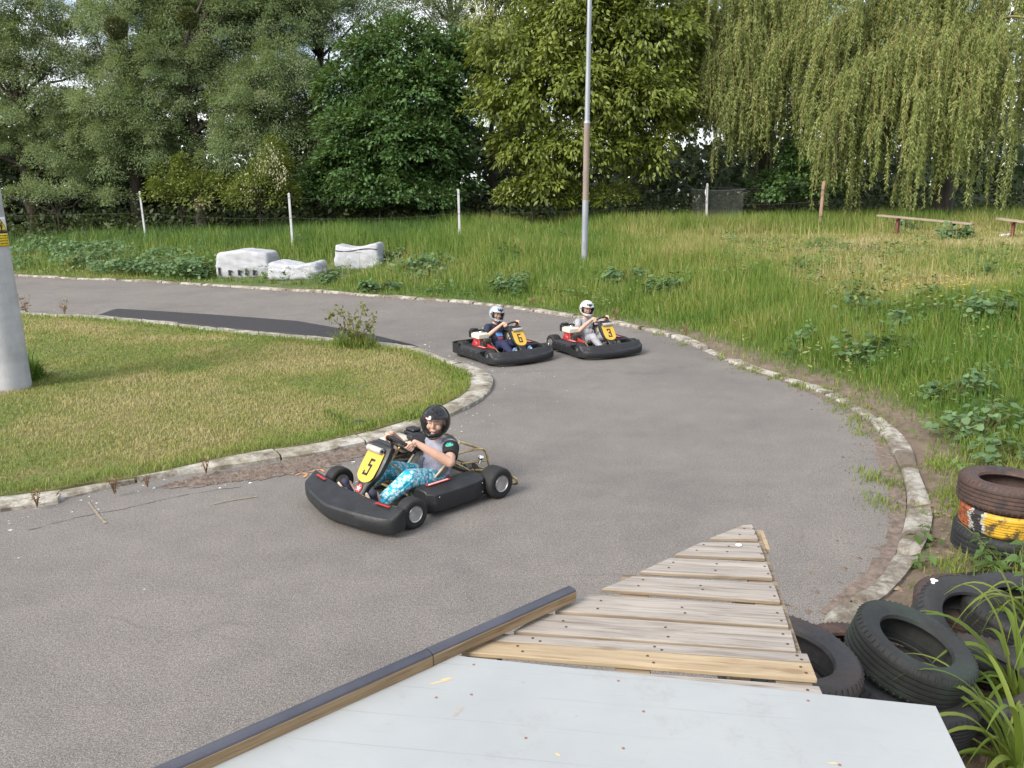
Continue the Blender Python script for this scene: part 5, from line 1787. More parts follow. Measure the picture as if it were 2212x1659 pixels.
def person(kart, g, label, P):
    X0 = g['XS'] - .01
    bk, sy, sz = P.get('bulk', 1.0), P.get('sy', 0.0), P.get('sz', 0.0)
    root = empty('person', kart.location, g['rz'], label, 'child', 'kart drivers')
    root.scale = kart.scale
    V3 = Vector
    hips = [V3((X0 + s * .078, -.545 + sy, .155)) for s in (-1, 1)]
    knee = [V3(p) for p in P['knees']]
    ank = [V3(p) for p in P['ankles']]
    toe = [V3(p) for p in P['toes']]
    sh = [V3((X0 + s * .138 * (1 + (bk - 1) * .6), -.665 + sy, .445 + sz)) for s in (-1, 1)]
    elb = [V3(p) for p in P['elbows']]
    ang = [R(a) for a in P['hands']]
    wri = []
    for s, a, e in zip((-1, 1), ang, elb):
        q = g['W'](a); o_ = (q - g['SC']).normalized()
        wr = q + g['N'] * .058 + o_ * .012
        wri.append(wr + (e - wr).normalized() * .015)
    HC = V3(P['head'])
    yaw, pit, rol = (R(a) for a in P['look'])
    hsc = P.get('hsc', 1.0)
    HM = Matrix.Translation(HC) @ Matrix.Rotation(yaw, 4, 'Z') @ Matrix.Rotation(pit, 4, 'X') @ Matrix.Rotation(rol, 4, 'Y') @ Matrix.Scale(hsc, 4)
    H = lambda x, y, z: HM @ V3((x, y, z))
    mb = MB()
    # trunk
    mb.ball((X0, -.565 + sy, .165), (.135, .11, .10)); mb.ball((X0, -.60 + sy, .25), (.125, .10, .11)); mb.ball((X0, -.645 + sy, .36 + sz * .6), (.135, .095, .12)); mb.ball((X0, -.66 + sy, .43 + sz), (.125, .07, .055))
    for i in (0, 1):
        mb.capsule((X0, -.66 + sy, .44 + sz), sh[i], .055, .048)
        mb.capsule(sh[i], elb[i], .046 * bk, .037 * bk); mb.capsule(elb[i], elb[i].lerp(wri[i], .4), .037 * bk, .036 * bk); mb.capsule(elb[i].lerp(wri[i], .4), wri[i], .036 * bk, .023)
        hand(mb, g, ang[i], wri[i], 1 if i else -1)
        mb.capsule(hips[i], knee[i], .078, .052); mb.capsule(knee[i], ank[i], .050, .034)
        mb.capsule(ank[i], toe[i], .032, .026)
    nk = H(0, -.015, -.075)
    mb.capsule((X0, -.655 + sy, .45 + sz), nk, .046, .044)
    # head with its face
    mb.ball(H(0, -.012, .02), (.074, .090, .094), HM.to_3x3(), 3)
    mb.ball(H(0, .022, -.045), (.058, .058, .062), HM.to_3x3()); mb.ball(H(0, .066, -.085), .021)
    for s in (-1, 1):
        mb.ball(H(s * .036, .052, -.035), .029); mb.ball(H(s * .028, .066, .028), .018); mb.ball(H(s * .075, -.015, -.012), (.010, .02, .028), HM.to_3x3())
        mb.ball(H(s * .010, .083, -.032), .008)
    mb.capsule(H(0, .074, .014), H(0, .094, -.026), .009, .0125)
    mb.capsule(H(-.016, .078, -.060), H(.016, .078, -.060), .009, .009)
    voxel(mb, 'body', SKIN, root, P.get('vox', .0045), 4, .5)
    for s in (-1, 1):
        e = MB(); e.ball(H(s * .030, .0735, .006), (.0125, .008, .0065), HM.to_3x3()); eo = e.build('eye', EYEW, root, smooth=180)
        e = MB(); e.ball(H(s * .030, .0805, .006), (.0055, .003, .0055), HM.to_3x3()); e.build('iris', IRIS, eo, smooth=180)
        e = MB(); e.capsule(H(s * .016, .0855, .024), H(s * .044, .076, .026), .0042, .003, 8); e.build('eyebrow', BROW, root, smooth=180)
    e = MB(); e.tube(resample([H(-.023, .0785, -.0585), H(-.010, .0862, -.0625), H(.010, .0862, -.0625), H(.023, .0785, -.0585)], n_=9), [.001, .0035, .0045, .005, .005, .005, .0045, .0035, .001], 8)
    e.build('mouth', LIP, root, smooth=180)

    # trousers
    t = MB()
    t.ball((X0, -.560 + sy, .155), (.150 * bk, .118, .095))
    for i in (0, 1):
        k_ = knee[i]
        t.capsule(hips[i], k_, .092 * bk, .068 * bk)
        e_ = k_.lerp(ank[i], .99)
        t.capsule(k_, e_, .067 * bk, .048 * bk)
        for q in (.3, .62, .85): t.ball(k_.lerp(ank[i], q) + V3((random.uniform(-.01, .01), random.uniform(-.01, .01), -.004)), .052 * bk)
    voxel(t, 'trousers', P['trousers'], root, .007, 3, .5, .016, .055)
    # shirt and its sleeves
    s_ = MB()
    s_.ball((X0, -.585 + sy, .215), (.152 * bk, .124 * bk, .085)); s_.ball((X0, -.605 + sy, .265 + sz * .3), (.150 * bk, .118 * bk, .11)); s_.ball((X0, -.648 + sy, .365 + sz * .7), (.156 * bk, .110, .115)); s_.ball((X0, -.662 + sy, .435 + sz), (.135 * bk, .080, .050))
    for i in (0, 1):
        s_.capsule((X0, -.66 + sy, .442 + sz), sh[i], .062, .060 * bk)
    so = voxel(s_, 'shirt', P['shirt'], root, .007, 3, .5, .018, .06)
    for i in (0, 1):
        v = MB()
        cut = P.get('sleeve', .62)
        en = sh[i].lerp(elb[i], cut)
        v.tube(resample([sh[i] + (sh[i] - elb[i]) * .16, sh[i], sh[i].lerp(elb[i], cut * .5), en], n_=12), [q * bk for q in (.030, .050, .061, .064, .063, .062, .060, .059, .058, .058, .057, .056)], 20, cap=True)
        v.build('sleeve', P['sleeves'], so, smooth=60)
    # shoes
    for i, s in ((0, -1), (1, 1)):
        f = (toe[i] - ank[i])
        L = f.length; f.normalize()
        d = (ank[i] - knee[i]); d = (d - f * d.dot(f)).normalized()      # towards the sole
        x_ = d.cross(f).normalized()
        heel = ank[i] + d * .030 - f * .045
        tip = toe[i] + d * .018 + f * .030
        v = MB()
        v.capsule(heel - d * .012, ank[i] + f * .02 - d * .002, .038, .040); v.capsule(heel + f * .03, tip, .038, .034); v.ball(tip - f * .005, (.040, .036, .036))
        v.capsule(ank[i] - d * .035, ank[i] + f * .012, .038, .040)
        sho = voxel(v, 'shoe', P['shoes'], root, .006, 3)
        w_ = MB()
        out = []
        LL = (tip - heel).length + .068
        for q in range(28):
            a = 2 * PI * q / 28
            u, wv = math.cos(a), math.sin(a)
            out.append(heel + f * (LL / 2 - .034 + u * LL / 2) + x_ * wv * (.036 + .006 * u) + d * .030)
        extrude(w_, out, d * .016)
        w_.build('sole', P['soles'], sho, bevel=.004, smooth=50)
    # helmet
    def hs(lo, la, k_=1.0):
        cl = math.cos(la)
        x, y, z = math.sin(lo) * cl, math.cos(lo) * cl, math.sin(la)
        fr = max(0, math.cos(lo))
        chin = sstep(-.1, -.75, la) * fr ** 1.5
        return V3((x * .118 * (1 - .10 * float(sstep(-.4, -1, la))), y * (.140 + .020 * float(chin)) + .008 + .034 * float(chin), z * .132 + (0.0 if la > -.75 else 0))) * k_
    la_ = np.linspace(R(-62), R(90), 46); lo_ = np.linspace(-PI, PI, 81)[:-1]
    hb = MB(); gv = {}
    def hv(i, j):
        key = (i, j % 80)
        if key not in gv:
            p = hs(lo_[j % 80], la_[i])
            gv[key] = hb.bm.verts.new(p)
        return gv[key]
    for i in range(45):
        for j in range(80):
            la, lo = (la_[i] + la_[i + 1]) / 2, (lo_[j] + R(2.25))
            lo = (lo + PI) % (2 * PI) - PI
            up_, dn_ = (R(26) if not P.get('crest') else R(19)), R(-27)
            if dn_ < la < up_ and abs(lo) < R(70) - .5 * max(0, abs(la - R(-2)) - R(18)): continue
            hb.bm.faces.new((hv(i, j), hv(i, j + 1), hv(i + 1, j + 1), hv(i + 1, j)))
    ho = hb.build('helmet', P['helmet'], root, solid=.006, smooth=60, merge=1e-6, mt=HM)
    lin = MB()
    lin.grid(lambda i, j: hs(-PI + 2 * PI * j / 48, R(-60) + R(150) * i / 24, .93), 25, 48, wrap_v=True)
    kill = [f_ for f_ in lin.bm.faces if f_.calc_center_median().y > .045 and -.062 < f_.calc_center_median().z < .058]
    bmesh.ops.delete(lin.bm, geom=kill, context='FACES')
    lin.build('lining', FOAM, ho, smooth=180, mt=HM)
    nr = MB(); nr.tube([hs(-PI + 2 * PI * j / 48, R(-62)) for j in range(48)], .008, 8, closed=True); nr.build('neck_roll', FOAM, ho, mt=HM)
    vz = MB()
    vd, vu = (R(-29), R(31)) if not P.get('crest') else (R(-29), R(22))
    vz.grid(lambda i, j: hs(R(-84) + R(168) * j / 40, vd * (1 - .35 * (abs(j - 20) / 20) ** 3) + (vu - vd * 1.0) * (i / 14) * (1 - .18 * (abs(j - 20) / 20) ** 3) , 1.035), 15, 41)
    vo_ = vz.build('visor', P['visor'], ho, smooth=180, mt=HM)
    pv = MB()
    for s in (-1, 1):
        c_ = hs(s * R(80), R(2), 1.045)
        pv.ball(c_, (.006, .016, .016))
    pv.build('visor_pivot', P['pivot'], ho, smooth=180, mt=HM)
    vt = MB()
    for s in (-1, 1):
        vt.tube([hs(s * R(a), R(-42) + .04 * abs(a) / 20, 1.01) for a in (6, 14, 22)], .006, 6)
    vt.build('chin_vent', FOAM, ho, mt=HM)
    if P.get('crest'):
        cr_ = MB()
        half = [(0, 46), (3, 50), (5, 43.5), (11, 42.5), (17, 46), (23, 52), (21, 42), (17, 34), (11, 36), (6, 32.5), (0, 31)]
        poly = half + [(-a, b) for a, b in half[::-1][1:-1]]
        pg = np.array(poly, float)
        ga, gb = np.linspace(-25, 25, 61), np.linspace(30, 54, 33)
        for i in range(60):
            for j in range(32):
                ca_, cb_ = (ga[i] + ga[i + 1]) / 2, (gb[j] + gb[j + 1]) / 2
                if inside(np.array([ca_]), np.array([cb_]), pg)[0]:
                    cr_.poly([hs(R(a * 1.55), R(26 + (b - 31) * 1.45), 1.042) for a, b in ((ga[i], gb[j]), (ga[i + 1], gb[j]), (ga[i + 1], gb[j + 1]), (ga[i], gb[j + 1]))], [(0, 1, 2, 3)])
        cr_.build('crest', INK, ho, smooth=0, mt=HM)
        tx = MB()
        for q in range(7):
            a = -9 + q * 3
            tx.poly([hs(R(a - 1), R(23.5), 1.042), hs(R(a + .9), R(23.5), 1.042), hs(R(a + .9), R(25.5), 1.042), hs(R(a - 1), R(25.5), 1.042)], [(0, 1, 2, 3)])
        tx.build('crest_print', FOAM, ho, smooth=0, merge=0, mt=HM)
    else:
        tx = MB()
        def patch(a0, a1, b0, b1): tx.poly([hs(R(a0), R(b0), 1.04), hs(R(a1), R(b0), 1.04), hs(R(a1), R(b1), 1.04), hs(R(a0), R(b1), 1.04)], [(0, 1, 2, 3)])
        a = 4
        for wq in (3.4, 2.6, 3.2, 3.0, 2.8, 3.2):
            patch(a, a + wq, 24.5, 29); a += wq + .5
        tx.build('helmet_print', WHITESTICK, ho, smooth=0, merge=0, solid=.001, mt=HM)
        tx = MB(); patch(a + .2, a + 4.5, 24.0, 29.5); tx.build('helmet_print', REDSTICK, ho, smooth=0, merge=0, solid=.001, mt=HM)
        sp_ = MB()
        for s in (-1, 1):
            sp_.tube(resample([hs(s * R(8), R(48), 1.012), hs(s * R(22), R(44), 1.012), hs(s * R(34), R(36), 1.012)], n_=8), [.002, .004, .005, .006, .006, .005, .004, .002], 6)
        sp_.build('crown_vent', FOAM, ho, mt=HM)
    if P.get('stripe'):
        sr = MB()
        sr.tube([hs(R(-62) + R(124) * j / 30, R(-38) - R(3) * math.cos(R(-62) + R(124) * j / 30), 1.012) for j in range(31)], .0045, 6)
        sr.build('chin_stripe', P['stripe'], ho, mt=HM)
    return root, so, sh, elb, X0


# patterned cloth of the nearest driver
m, n, l, b = node_mat('turquoise_print')
tcn = n.new('ShaderNodeTexCoord')
mpn = n.new('ShaderNodeMapping'); mpn.inputs['Rotation'].default_value = (0.5, 0.3, 0.4); mpn.inputs['Scale'].default_value = (22, 32, 32)
l.new(tcn.outputs['Object'], mpn.inputs[0])
vo = n.new('ShaderNodeTexVoronoi'); vo.inputs['Scale'].default_value = 1.0; vo.inputs['Randomness'].default_value = 0.75; vo.distance = 'CHEBYCHEV'
l.new(mpn.outputs[0], vo.inputs[0])
dots = ramp_node(n, l, vo.outputs['Distance'], [(0.36, 1.0), (0.46, 0.0)])
hole = ramp_node(n, l, noise_node(n, l, 75, 2), [(0.46, 0.35), (0.58, 1.0)])
base_c = ramp_node(n, l, noise_node(n, l, 12, 4), [(0.35, (0.010, 0.23, 0.36)), (0.65, (0.03, 0.42, 0.56))])
msk = n.new('ShaderNodeMath'); msk.operation = 'MULTIPLY'; l.new(dots, msk.inputs[0]); l.new(hole, msk.inputs[1])
l.new(mix_node(n, l, msk.outputs[0], base_c, (0.62, 0.67, 0.67)), b.inputs['Base Color'])
b.inputs['Roughness'].default_value = 0.9
bump_node(n, l, b, noise_node(n, l, 26, 3), 0.4)
PRINT = m

GREYSHIRT = cloth('blue_grey_shirt', (0.29, 0.295, 0.36), (0.225, 0.23, 0.29))
LIGHTGREY = cloth('light_grey_shirt', (0.33, 0.33, 0.35), (0.26, 0.26, 0.285))
GREYTROUS = cloth('grey_sweatpants', (0.31, 0.31, 0.34), (0.235, 0.235, 0.26))
NAVY = cloth('navy_shirt', (0.022, 0.028, 0.055), (0.014, 0.018, 0.036))
NAVYT = cloth('navy_trousers', (0.016, 0.022, 0.075), (0.010, 0.013, 0.045))
BLACKSL = cloth('black_sleeve', (0.012, 0.012, 0.016), (0.008, 0.008, 0.010))
NAVYSHOE = pmat('navy_shoe', (0.022, 0.024, 0.055), (0.015, 0.015, 0.03), 20, 0.8)
SOLE = pmat('worn_pale_sole', (0.46, 0.38, 0.31), (0.30, 0.22, 0.18), 16, 0.8)
BLUESHOE = pmat('blue_shoe', (0.10, 0.22, 0.42), (0.05, 0.1, 0.2), 16, 0.7)
OLIVE = pmat('olive_shoe', (0.06, 0.06, 0.045), (0.035, 0.035, 0.028), 16, 0.8)

P5 = dict(knees=[(-.250, -.205, .290), (.080, -.205, .290)], ankles=[(-.195, .075, .120), (.125, .085, .125)], toes=[(-.215, .118, .225), (.165, .128, .225)],
          elbows=[(-.395, -.520, .385), (.235, -.500, .375)], hands=[172, 22], head=(-.105, -.615, .675), look=(35, -4, -5), shirt=GREYSHIRT, sleeves=BLACKSL, trousers=PRINT,
          shoes=NAVYSHOE, soles=SOLE, helmet=GLASSBLK, visor=VISOR, pivot=STEEL, vox=.004, bulk=1.18, sz=.01, hsc=1.07)
p5, shirt5, sh5, el5, X5 = person(k5, g5, 'child in black helmet, grey shirt with black sleeves and turquoise trousers driving kart 5', P5)
P6 = dict(knees=[(-.185, -.255, .275), (.115, -.255, .275)], ankles=[(-.145, .045, .125), (.125, .045, .125)], toes=[(-.155, .10, .22), (.145, .10, .22)],
          elbows=[(-.29, -.58, .39), (.27, -.60, .34)], hands=[150, 25], head=(-.045, -.715, .725), look=(-2, -8, -6), shirt=NAVY, sleeves=NAVY, trousers=NAVYT,
          shoes=BLUESHOE, soles=WHITE, helmet=SHELLSILVER, visor=VISOR_DARK, pivot=BLACK, crest=True, stripe=SHELLWHITE, vox=.006, bulk=1.05, sy=-.11, sz=.05, hsc=1.08)
p6, shirt6, sh6, el6, X6 = person(k6, g6, 'child in a silver crested helmet and navy t-shirt with light-blue print driving kart 6', P6)
P3 = dict(knees=[(-.175, -.245, .295), (.125, -.245, .295)], ankles=[(-.14, .045, .125), (.125, .045, .125)], toes=[(-.15, .10, .22), (.145, .10, .22)],
          elbows=[(-.28, -.58, .40), (.26, -.55, .35)], hands=[150, 20], head=(-.045, -.72, .735), look=(-12, -8, -4), shirt=LIGHTGREY, sleeves=LIGHTGREY, trousers=GREYTROUS,
          shoes=OLIVE, soles=OLIVE, helmet=SHELLWHITE, visor=VISOR_DARK, pivot=BLACK, crest=True, stripe=SHELLWHITE, vox=.006, bulk=1.05, sy=-.11, sz=.05, hsc=1.08)
p3, shirt3, sh3, el3, X3 = person(k3, g3, 'child in a white crested helmet, light grey t-shirt and grey sweatpants driving kart 3', P3)


def shirt_print(so, X0, name, m, pts, h=.004):
    """flat print laid on the front of a shirt: points (x, z) dropped onto its surface"""
    me = so.data
    co = np.empty(len(me.vertices) * 3, np.float32); me.vertices.foreach_get('co', co); co = co.reshape(-1, 3)
    def surf(x, z):
        d = (co[:, 0] - x) ** 2 + (co[:, 2] - z) ** 2
        k = d < .018 ** 2
        return float(co[k, 1].max()) if k.any() else -.53
    mb = MB()
    for quad in pts:
        (x0, z0), (x1, z1) = quad[0], quad[1]
        n_ = 7
        mb2 = [[None] * n_ for _ in range(n_)]
        for i in range(n_):
            for j in range(n_):
                x, z = x0 + (x1 - x0) * i / (n_ - 1), z0 + (z1 - z0) * j / (n_ - 1)
                if len(quad) > 2: x += quad[2] * (z - z0)
                mb2[i][j] = mb.bm.verts.new((X0 + x, surf(X0 + x, z) + h, z))
        for i in range(n_ - 1):
            for j in range(n_ - 1):
                mb.bm.faces.new((mb2[i][j], mb2[i + 1][j], mb2[i + 1][j + 1], mb2[i][j + 1]))
    return mb.build(name, m, so, smooth=180, merge=0)


shirt_print(shirt5, X5, 'shirt_print', cloth('dark_grey_print', (0.13, 0.13, 0.17), (0.09, 0.09, 0.12)), [((-.01, .22), (.06, .36), .25), ((.04, .24), (.09, .30))])
shirt_print(shirt6, X6, 'shirt_print', cloth('light_blue_print', (0.10, 0.25, 0.52), (0.07, 0.18, 0.42)), [((-.07, .34), (.06, .40))])
shirt_print(shirt6, X6, 'shirt_print', cloth('pale_text_print', (0.5, 0.5, 0.58), (0.3, 0.3, 0.4)), [((-.08, .235), (.07, .25)), ((-.08, .26), (.06, .272))])
shirt_print(shirt6, X6, 'shirt_print', cloth('pink_print', (0.45, 0.10, 0.14), (0.3, 0.06, 0.1)), [((-.06, .28), (.05, .33))])
# green round badge on the nearest driver's left sleeve
c_ = sh5[0].lerp(el5[0], .26)
ax_ = (el5[0] - sh5[0]).normalized()
outv = (Vector((-.55, .60, .35)) - ax_ * Vector((-.55, .60, .35)).dot(ax_)).normalized()
side = ax_.cross(outv)
for rad, hgt, m, nm in ((.033, .0715, pmat('pale_green_ring', (0.25, 0.62, 0.5), None, 10, 0.8), 'badge_ring'), (.028, .0730, pmat('green_badge', (0.02, 0.42, 0.30), (0.015, 0.3, 0.22), 10, 0.8), 'badge')):
    mb = MB()
    pts = []
    for q in range(26):
        a = 2 * PI * q / 26
        u, v = rad * math.cos(a), rad * math.sin(a)
        th = v / .068
        pts.append(c_ + ax_ * u + (outv * math.cos(th) + side * math.sin(th)) * (hgt))
    vs_ = [mb.bm.verts.new(p) for p in pts]
    cv = mb.bm.verts.new(c_ + outv * (hgt + .0004))
    for q in range(26): mb.bm.faces.new((vs_[q], vs_[(q + 1) % 26], cv))
    mb.build(nm, m, shirt5, smooth=180, merge=0)
mb = MB()
for d in ((-.012, -.012, .012, .004), (.0, .004, .012, -.012)):
    P_ = []
    for q in range(6):
        u = d[0] + (d[2] - d[0]) * q / 5; v = d[1] + (d[3] - d[1]) * q / 5
        P_.append(c_ + ax_ * u + (outv * math.cos(v / .059) + side * math.sin(v / .068)) * .0735)
    mb.tube(P_, .0016, 5)
mb.build('badge_mark', bpy.data.materials['pale_green_ring'], shirt5, merge=0)
# ------------------------------------------------------------------ timber platform in the foreground
PZ = 1.30
zq = lambda x, y, z=PZ: at(881 + x * .4289, 1111.4 + y * .4289, z)


def wood_mat(name, c1, c2, dark, rough=0.85):
    m, n, l, b = node_mat(name)
    f = noise_node(n, l, 3.0, 8, 0.65, mapping=(1.4, 26, 26), dist=0.6)
    g = noise_node(n, l, 1.8, 4, 0.5, mapping=(1.5, 6, 6))
    c = ramp_node(n, l, f, [(0.30, dark), (0.46, c2), (0.62, c1)])
    c = mix_node(n, l, 0.6, c, ramp_node(n, l, g, [(0.3, (0.72, 0.70, 0.70)), (0.7, (1.15, 1.12, 1.08))]), 'MULTIPLY')
    kn = n.new('ShaderNodeTexVoronoi'); kn.inputs['Scale'].default_value = 1.0
    tcn = n.new('ShaderNodeTexCoord'); mpn = n.new('ShaderNodeMapping'); mpn.inputs['Scale'].default_value = (2.6, 8, 4)
    l.new(tcn.outputs['Object'], mpn.inputs[0]); l.new(mpn.outputs[0], kn.inputs[0])
    c = mix_node(n, l, ramp_node(n, l, kn.outputs['Distance'], [(0.06, 0.75), (0.13, 0.0)]), c, dark)
    l.new(c, b.inputs['Base Color'])
    b.inputs['Roughness'].default_value = rough
    b.inputs['Specular IOR Level'].default_value = 0.25
    bump_node(n, l, b, f, 0.35, 0.004)
    return m


GREYWOOD = wood_mat('weathered_grey_wood', (0.344, 0.316, 0.284), (0.272, 0.248, 0.224), (0.160, 0.136, 0.112))
NEWWOOD = wood_mat('fresh_yellow_wood', (0.400, 0.324, 0.216), (0.336, 0.260, 0.168), (0.200, 0.132, 0.072))
SAWN = wood_mat('sawn_edge', (0.312, 0.261, 0.199), (0.242, 0.195, 0.144), (0.172, 0.125, 0.078))
OLDWOOD = wood_mat('dirty_pallet_wood', (0.30, 0.24, 0.17), (0.21, 0.165, 0.115), (0.09, 0.065, 0.045))
NAIL = pmat('rusty_nail', (0.09, 0.045, 0.03), (0.05, 0.03, 0.02), 30, 0.8)

planks = [
    ([(1690, 52), (1735, 50), (1765, 122), (1520, 118)], 0, 'tip'),
    ([(1480, 138), (1770, 142), (1800, 220), (1345, 200)], 0, ''),
    ([(1318, 218), (1808, 240), (1838, 320), (1168, 288)], 0, ''),
    ([(1130, 310), (1845, 345), (1877, 438), (975, 375)], 0, ''),
    ([(905, 398), (1888, 462), (1919, 565), (740, 484)], 0, ''),
    ([(680, 498), (1930, 582), (1957, 690), (532, 588)], 0, ''),
    ([(480, 600), (2012, 700), (2030, 745), (395, 632)], 0, ''),
    ([(397, 634), (2031, 748), (2063, 830), (268, 692)], 1, ''),
    ([(215, 724), (2072, 862), (2108, 940), (150, 766)], 0, ''),
]
O0 = zq(1000, 500)
dirp = (zq(1957, 690) - zq(532, 588)).normalized()
prz = math.atan2(dirp.y, dirp.x)
pal = empty('wooden_pallet', (O0.x, O0.y, 0), prz, 'weathered pallet decking sawn to a point, lying between the dark rail and the tyres', 'pallet')
inv = (Matrix.Translation((O0.x, O0.y, 0)) @ Matrix.Rotation(prz, 4, 'Z')).inverted()
dk = {0: MB(), 1: MB()}
nails = MB(); nails.lathe([(.001, .0012), (.0045, .0008), (.005, -.001)], 8); nail_at = []
for i, (q, mi, _) in enumerate(planks):
    P = [inv @ zq(*c) for c in q]
    dz = random.uniform(-.002, .002)
    P = [p + Vector((0, 0, dz)) for p in P]
    extrude(dk[mi], P, (0, 0, -.0145))
    fl, fr, nr_, nl = P
    for t, u in ((.965, .3), (.975, .72), (.52, .35), (.55, .7), (.12, .3), (.16, .68)):
        if i == 0 and t < .5: continue
        a, b_ = fl.lerp(fr, t), nl.lerp(nr_, t)
        c_ = a.lerp(b_, u + random.uniform(-.08, .08))
        nail_at.append(c_)
dko = dk[0].build('deck', [GREYWOOD, SAWN], pal, bevel=.0025, smooth=35)
for f_ in dko.data.polygons:
    if abs(f_.normal.z) < .5: f_.material_index = 1
dk[1].build('yellow_board', NEWWOOD, pal, bevel=.0025, smooth=35)
many('nail', nails, NAIL, pal, nail_at)
lb = MB()
lbp = inv @ zq(1666, 154, PZ + .003)
lb.lathe([(.001, .002), (.012, .002), (.012, 0), (.001, 0)], 16, Matrix.Translation(lbp))
lb.build('label_spot', WHITESTICK, pal)
# lower boards and blocks seen through the gaps
su = MB()
for t in (.06, .5, .94):
    a = inv @ zq(2063, 830); b_ = inv @ zq(1735, 50)
    nearL = inv @ zq(268, 692)
    x = nearL.x + (a.x - nearL.x) * t
    y1 = a.y - .15
    y2 = b_.y - .05 if t > .9 else (a.y + .95 * (1.0 if t > .3 else .25) * .62)
    su.box((x, (y1 + y2) / 2, PZ - .0265), (.095, abs(y2 - y1), .022))
su.build('stringers', OLDWOOD, pal, bevel=.002)
bl = MB()
a = inv @ zq(2063, 830); c_ = inv @ zq(268, 692)
for t in (.06, .5, .94):
    x = c_.x + (a.x - c_.x) * t
    for dy in (.02, .42):
        if t < .3 and dy > .3: continue
        bl.box((x, a.y + dy, PZ - .0775), (.10, .10, .078))
bl.build('blocks', OLDWOOD, pal, bevel=.003)
lo = MB()
for dy in (.02, .42):
    lo.box(((a.x + c_.x) / 2 + (.0 if dy < .1 else .14), a.y + dy, PZ - .1275), ((a.x - c_.x) * (.96 if dy < .1 else .6), .095, .020))
lo.build('bottom_boards', OLDWOOD, pal, bevel=.002)
lg = MB()
for x, y in ((a.x - .12, a.y + .05), (c_.x + .25, a.y + .05), (a.x - .10, a.y + .75)):
    lg.box((x, y, (PZ - .146) / 2 - .03), (.075, .075, PZ - .146 + .06))
lg.build('posts', OLDWOOD, pal, bevel=.004)
sl = MB()
p1, p2 = inv @ zq(1768, 92, PZ - .03), inv @ zq(1803, 185, PZ - .03)
sl.box((p1 + p2) / 2, (.030, (p1 - p2).length, .022))
sl.build('side_slat', NEWWOOD, pal)

# white board
m, n, l, b = node_mat('white_laminate')
f = noise_node(n, l, 2.2, 7, 0.6)
c = ramp_node(n, l, f, [(0.3, (0.290, 0.305, 0.310)), (0.7, (0.338, 0.353, 0.356))])
g = noise_node(n, l, 5.0, 9, 0.75)
c = mix_node(n, l, ramp_node(n, l, g, [(0.56, 0.0), (0.70, 0.5)]), c, (0.245, 0.24, 0.215))
s = noise_node(n, l, 4.0, 4, 0.6, mapping=(1, 60, 1), dist=0.3)
c = mix_node(n, l, ramp_node(n, l, s, [(0.62, 0.0), (0.68, 0.35)]), c, (0.25, 0.25, 0.255))
wv_ = n.new('ShaderNodeTexWave'); wv_.wave_type = 'BANDS'; wv_.bands_direction = 'Y'; wv_.inputs['Scale'].default_value = 2.6; wv_.inputs['Distortion'].default_value = 0.35; wv_.inputs['Detail'].default_value = 3
tw_ = n.new('ShaderNodeTexCoord'); l.new(tw_.outputs['Object'], wv_.inputs[0])
brk = ramp_node(n, l, noise_node(n, l, 3, 3), [(0.42, 0.0), (0.60, 0.5)])
lm = n.new('ShaderNodeMath'); lm.operation = 'MULTIPLY'
l.new(ramp_node(n, l, wv_.outputs['Fac'], [(0.0, 0.9), (0.004, 0.0)]), lm.inputs[0]); l.new(brk, lm.inputs[1])
c = mix_node(n, l, lm.outputs[0], c, (0.20, 0.20, 0.21))
sm_ = ramp_node(n, l, noise_node(n, l, 9, 9, 0.8, dist=1.5), [(0.63, 0.0), (0.74, 0.45)])
c = mix_node(n, l, sm_, c, (0.21, 0.19, 0.165))
l.new(c, b.inputs['Base Color'])
l.new(ramp_node(n, l, g, [(0.3, 0.38), (0.7, 0.6)]), b.inputs['Roughness'])
bump_node(n, l, b, noise_node(n, l, 8, 3), 0.05, 0.01)
q4 = [zq(205, 728), zq(2670, 989), at(2110, 1725, PZ), at(420, 1760, PZ)]
q4 = [zq(205, 728), at(2020, 1535, PZ), at(2086, 1672, PZ)]
e1 = (q4[2] - q4[1]).normalized()
farR = q4[1]; nearR = farR + e1 * 1.25
nearL = zq(205, 728) + (at(440, 1672, PZ) - zq(205, 728)).normalized() * 1.6
bd = empty('white_board', (O0.x, O0.y, 0), prz, 'white laminate board with screws and stains filling the bottom foreground', 'board')
Pb = [inv @ p for p in (zq(205, 728), farR, nearR, nearL)]
mb = MB(); extrude(mb, [p + Vector((0, 0, .014)) for p in Pb], (0, 0, -.012))
bo = mb.build('panel', m, bd, bevel=.0012)
sc_ = MB(); sc_.lathe([(.001, .0012), (.0035, .001), (.0042, -.0005)], 10); sc_at = []
for X, Y in ((332, 756), (320, 907), (1060, 838), (1187, 992), (594, 1126), (1085, 1178), (2016, 938), (143, 922), (2175, 1262)):
    p = inv @ zq(X, Y, PZ + .0142)
    sc_at.append(p)
many('screw', sc_, pmat('rusty_screw', (0.28, 0.13, 0.09), (0.16, 0.08, 0.06), 40, 0.7), bd, sc_at)
st = MB()
def splash(x, y, a, L, w_):
    p = inv @ zq(x, y, PZ + .0146); d = Vector((math.cos(a), math.sin(a), 0)); s = Vector((-d.y, d.x, 0))
    pts = []
    for q in range(14):
        t = 2 * PI * q / 14
        pts.append(p + d * L * math.cos(t) * random.uniform(.6, 1) + s * w_ * math.sin(t) * random.uniform(.5, 1))
    st.poly(pts, [tuple(range(14))])
splash(165, 842, .5, .045, .004); splash(195, 828, .5, .020, .006); splash(755, 1208, -.6, .010, .004); splash(2140, 1252, .1, .014, .004)
st.build('yellow_stain', pmat('ochre_stain', (0.62, 0.47, 0.22), (0.5, 0.4, 0.22), 60, 0.8), bd, merge=0, smooth=0)
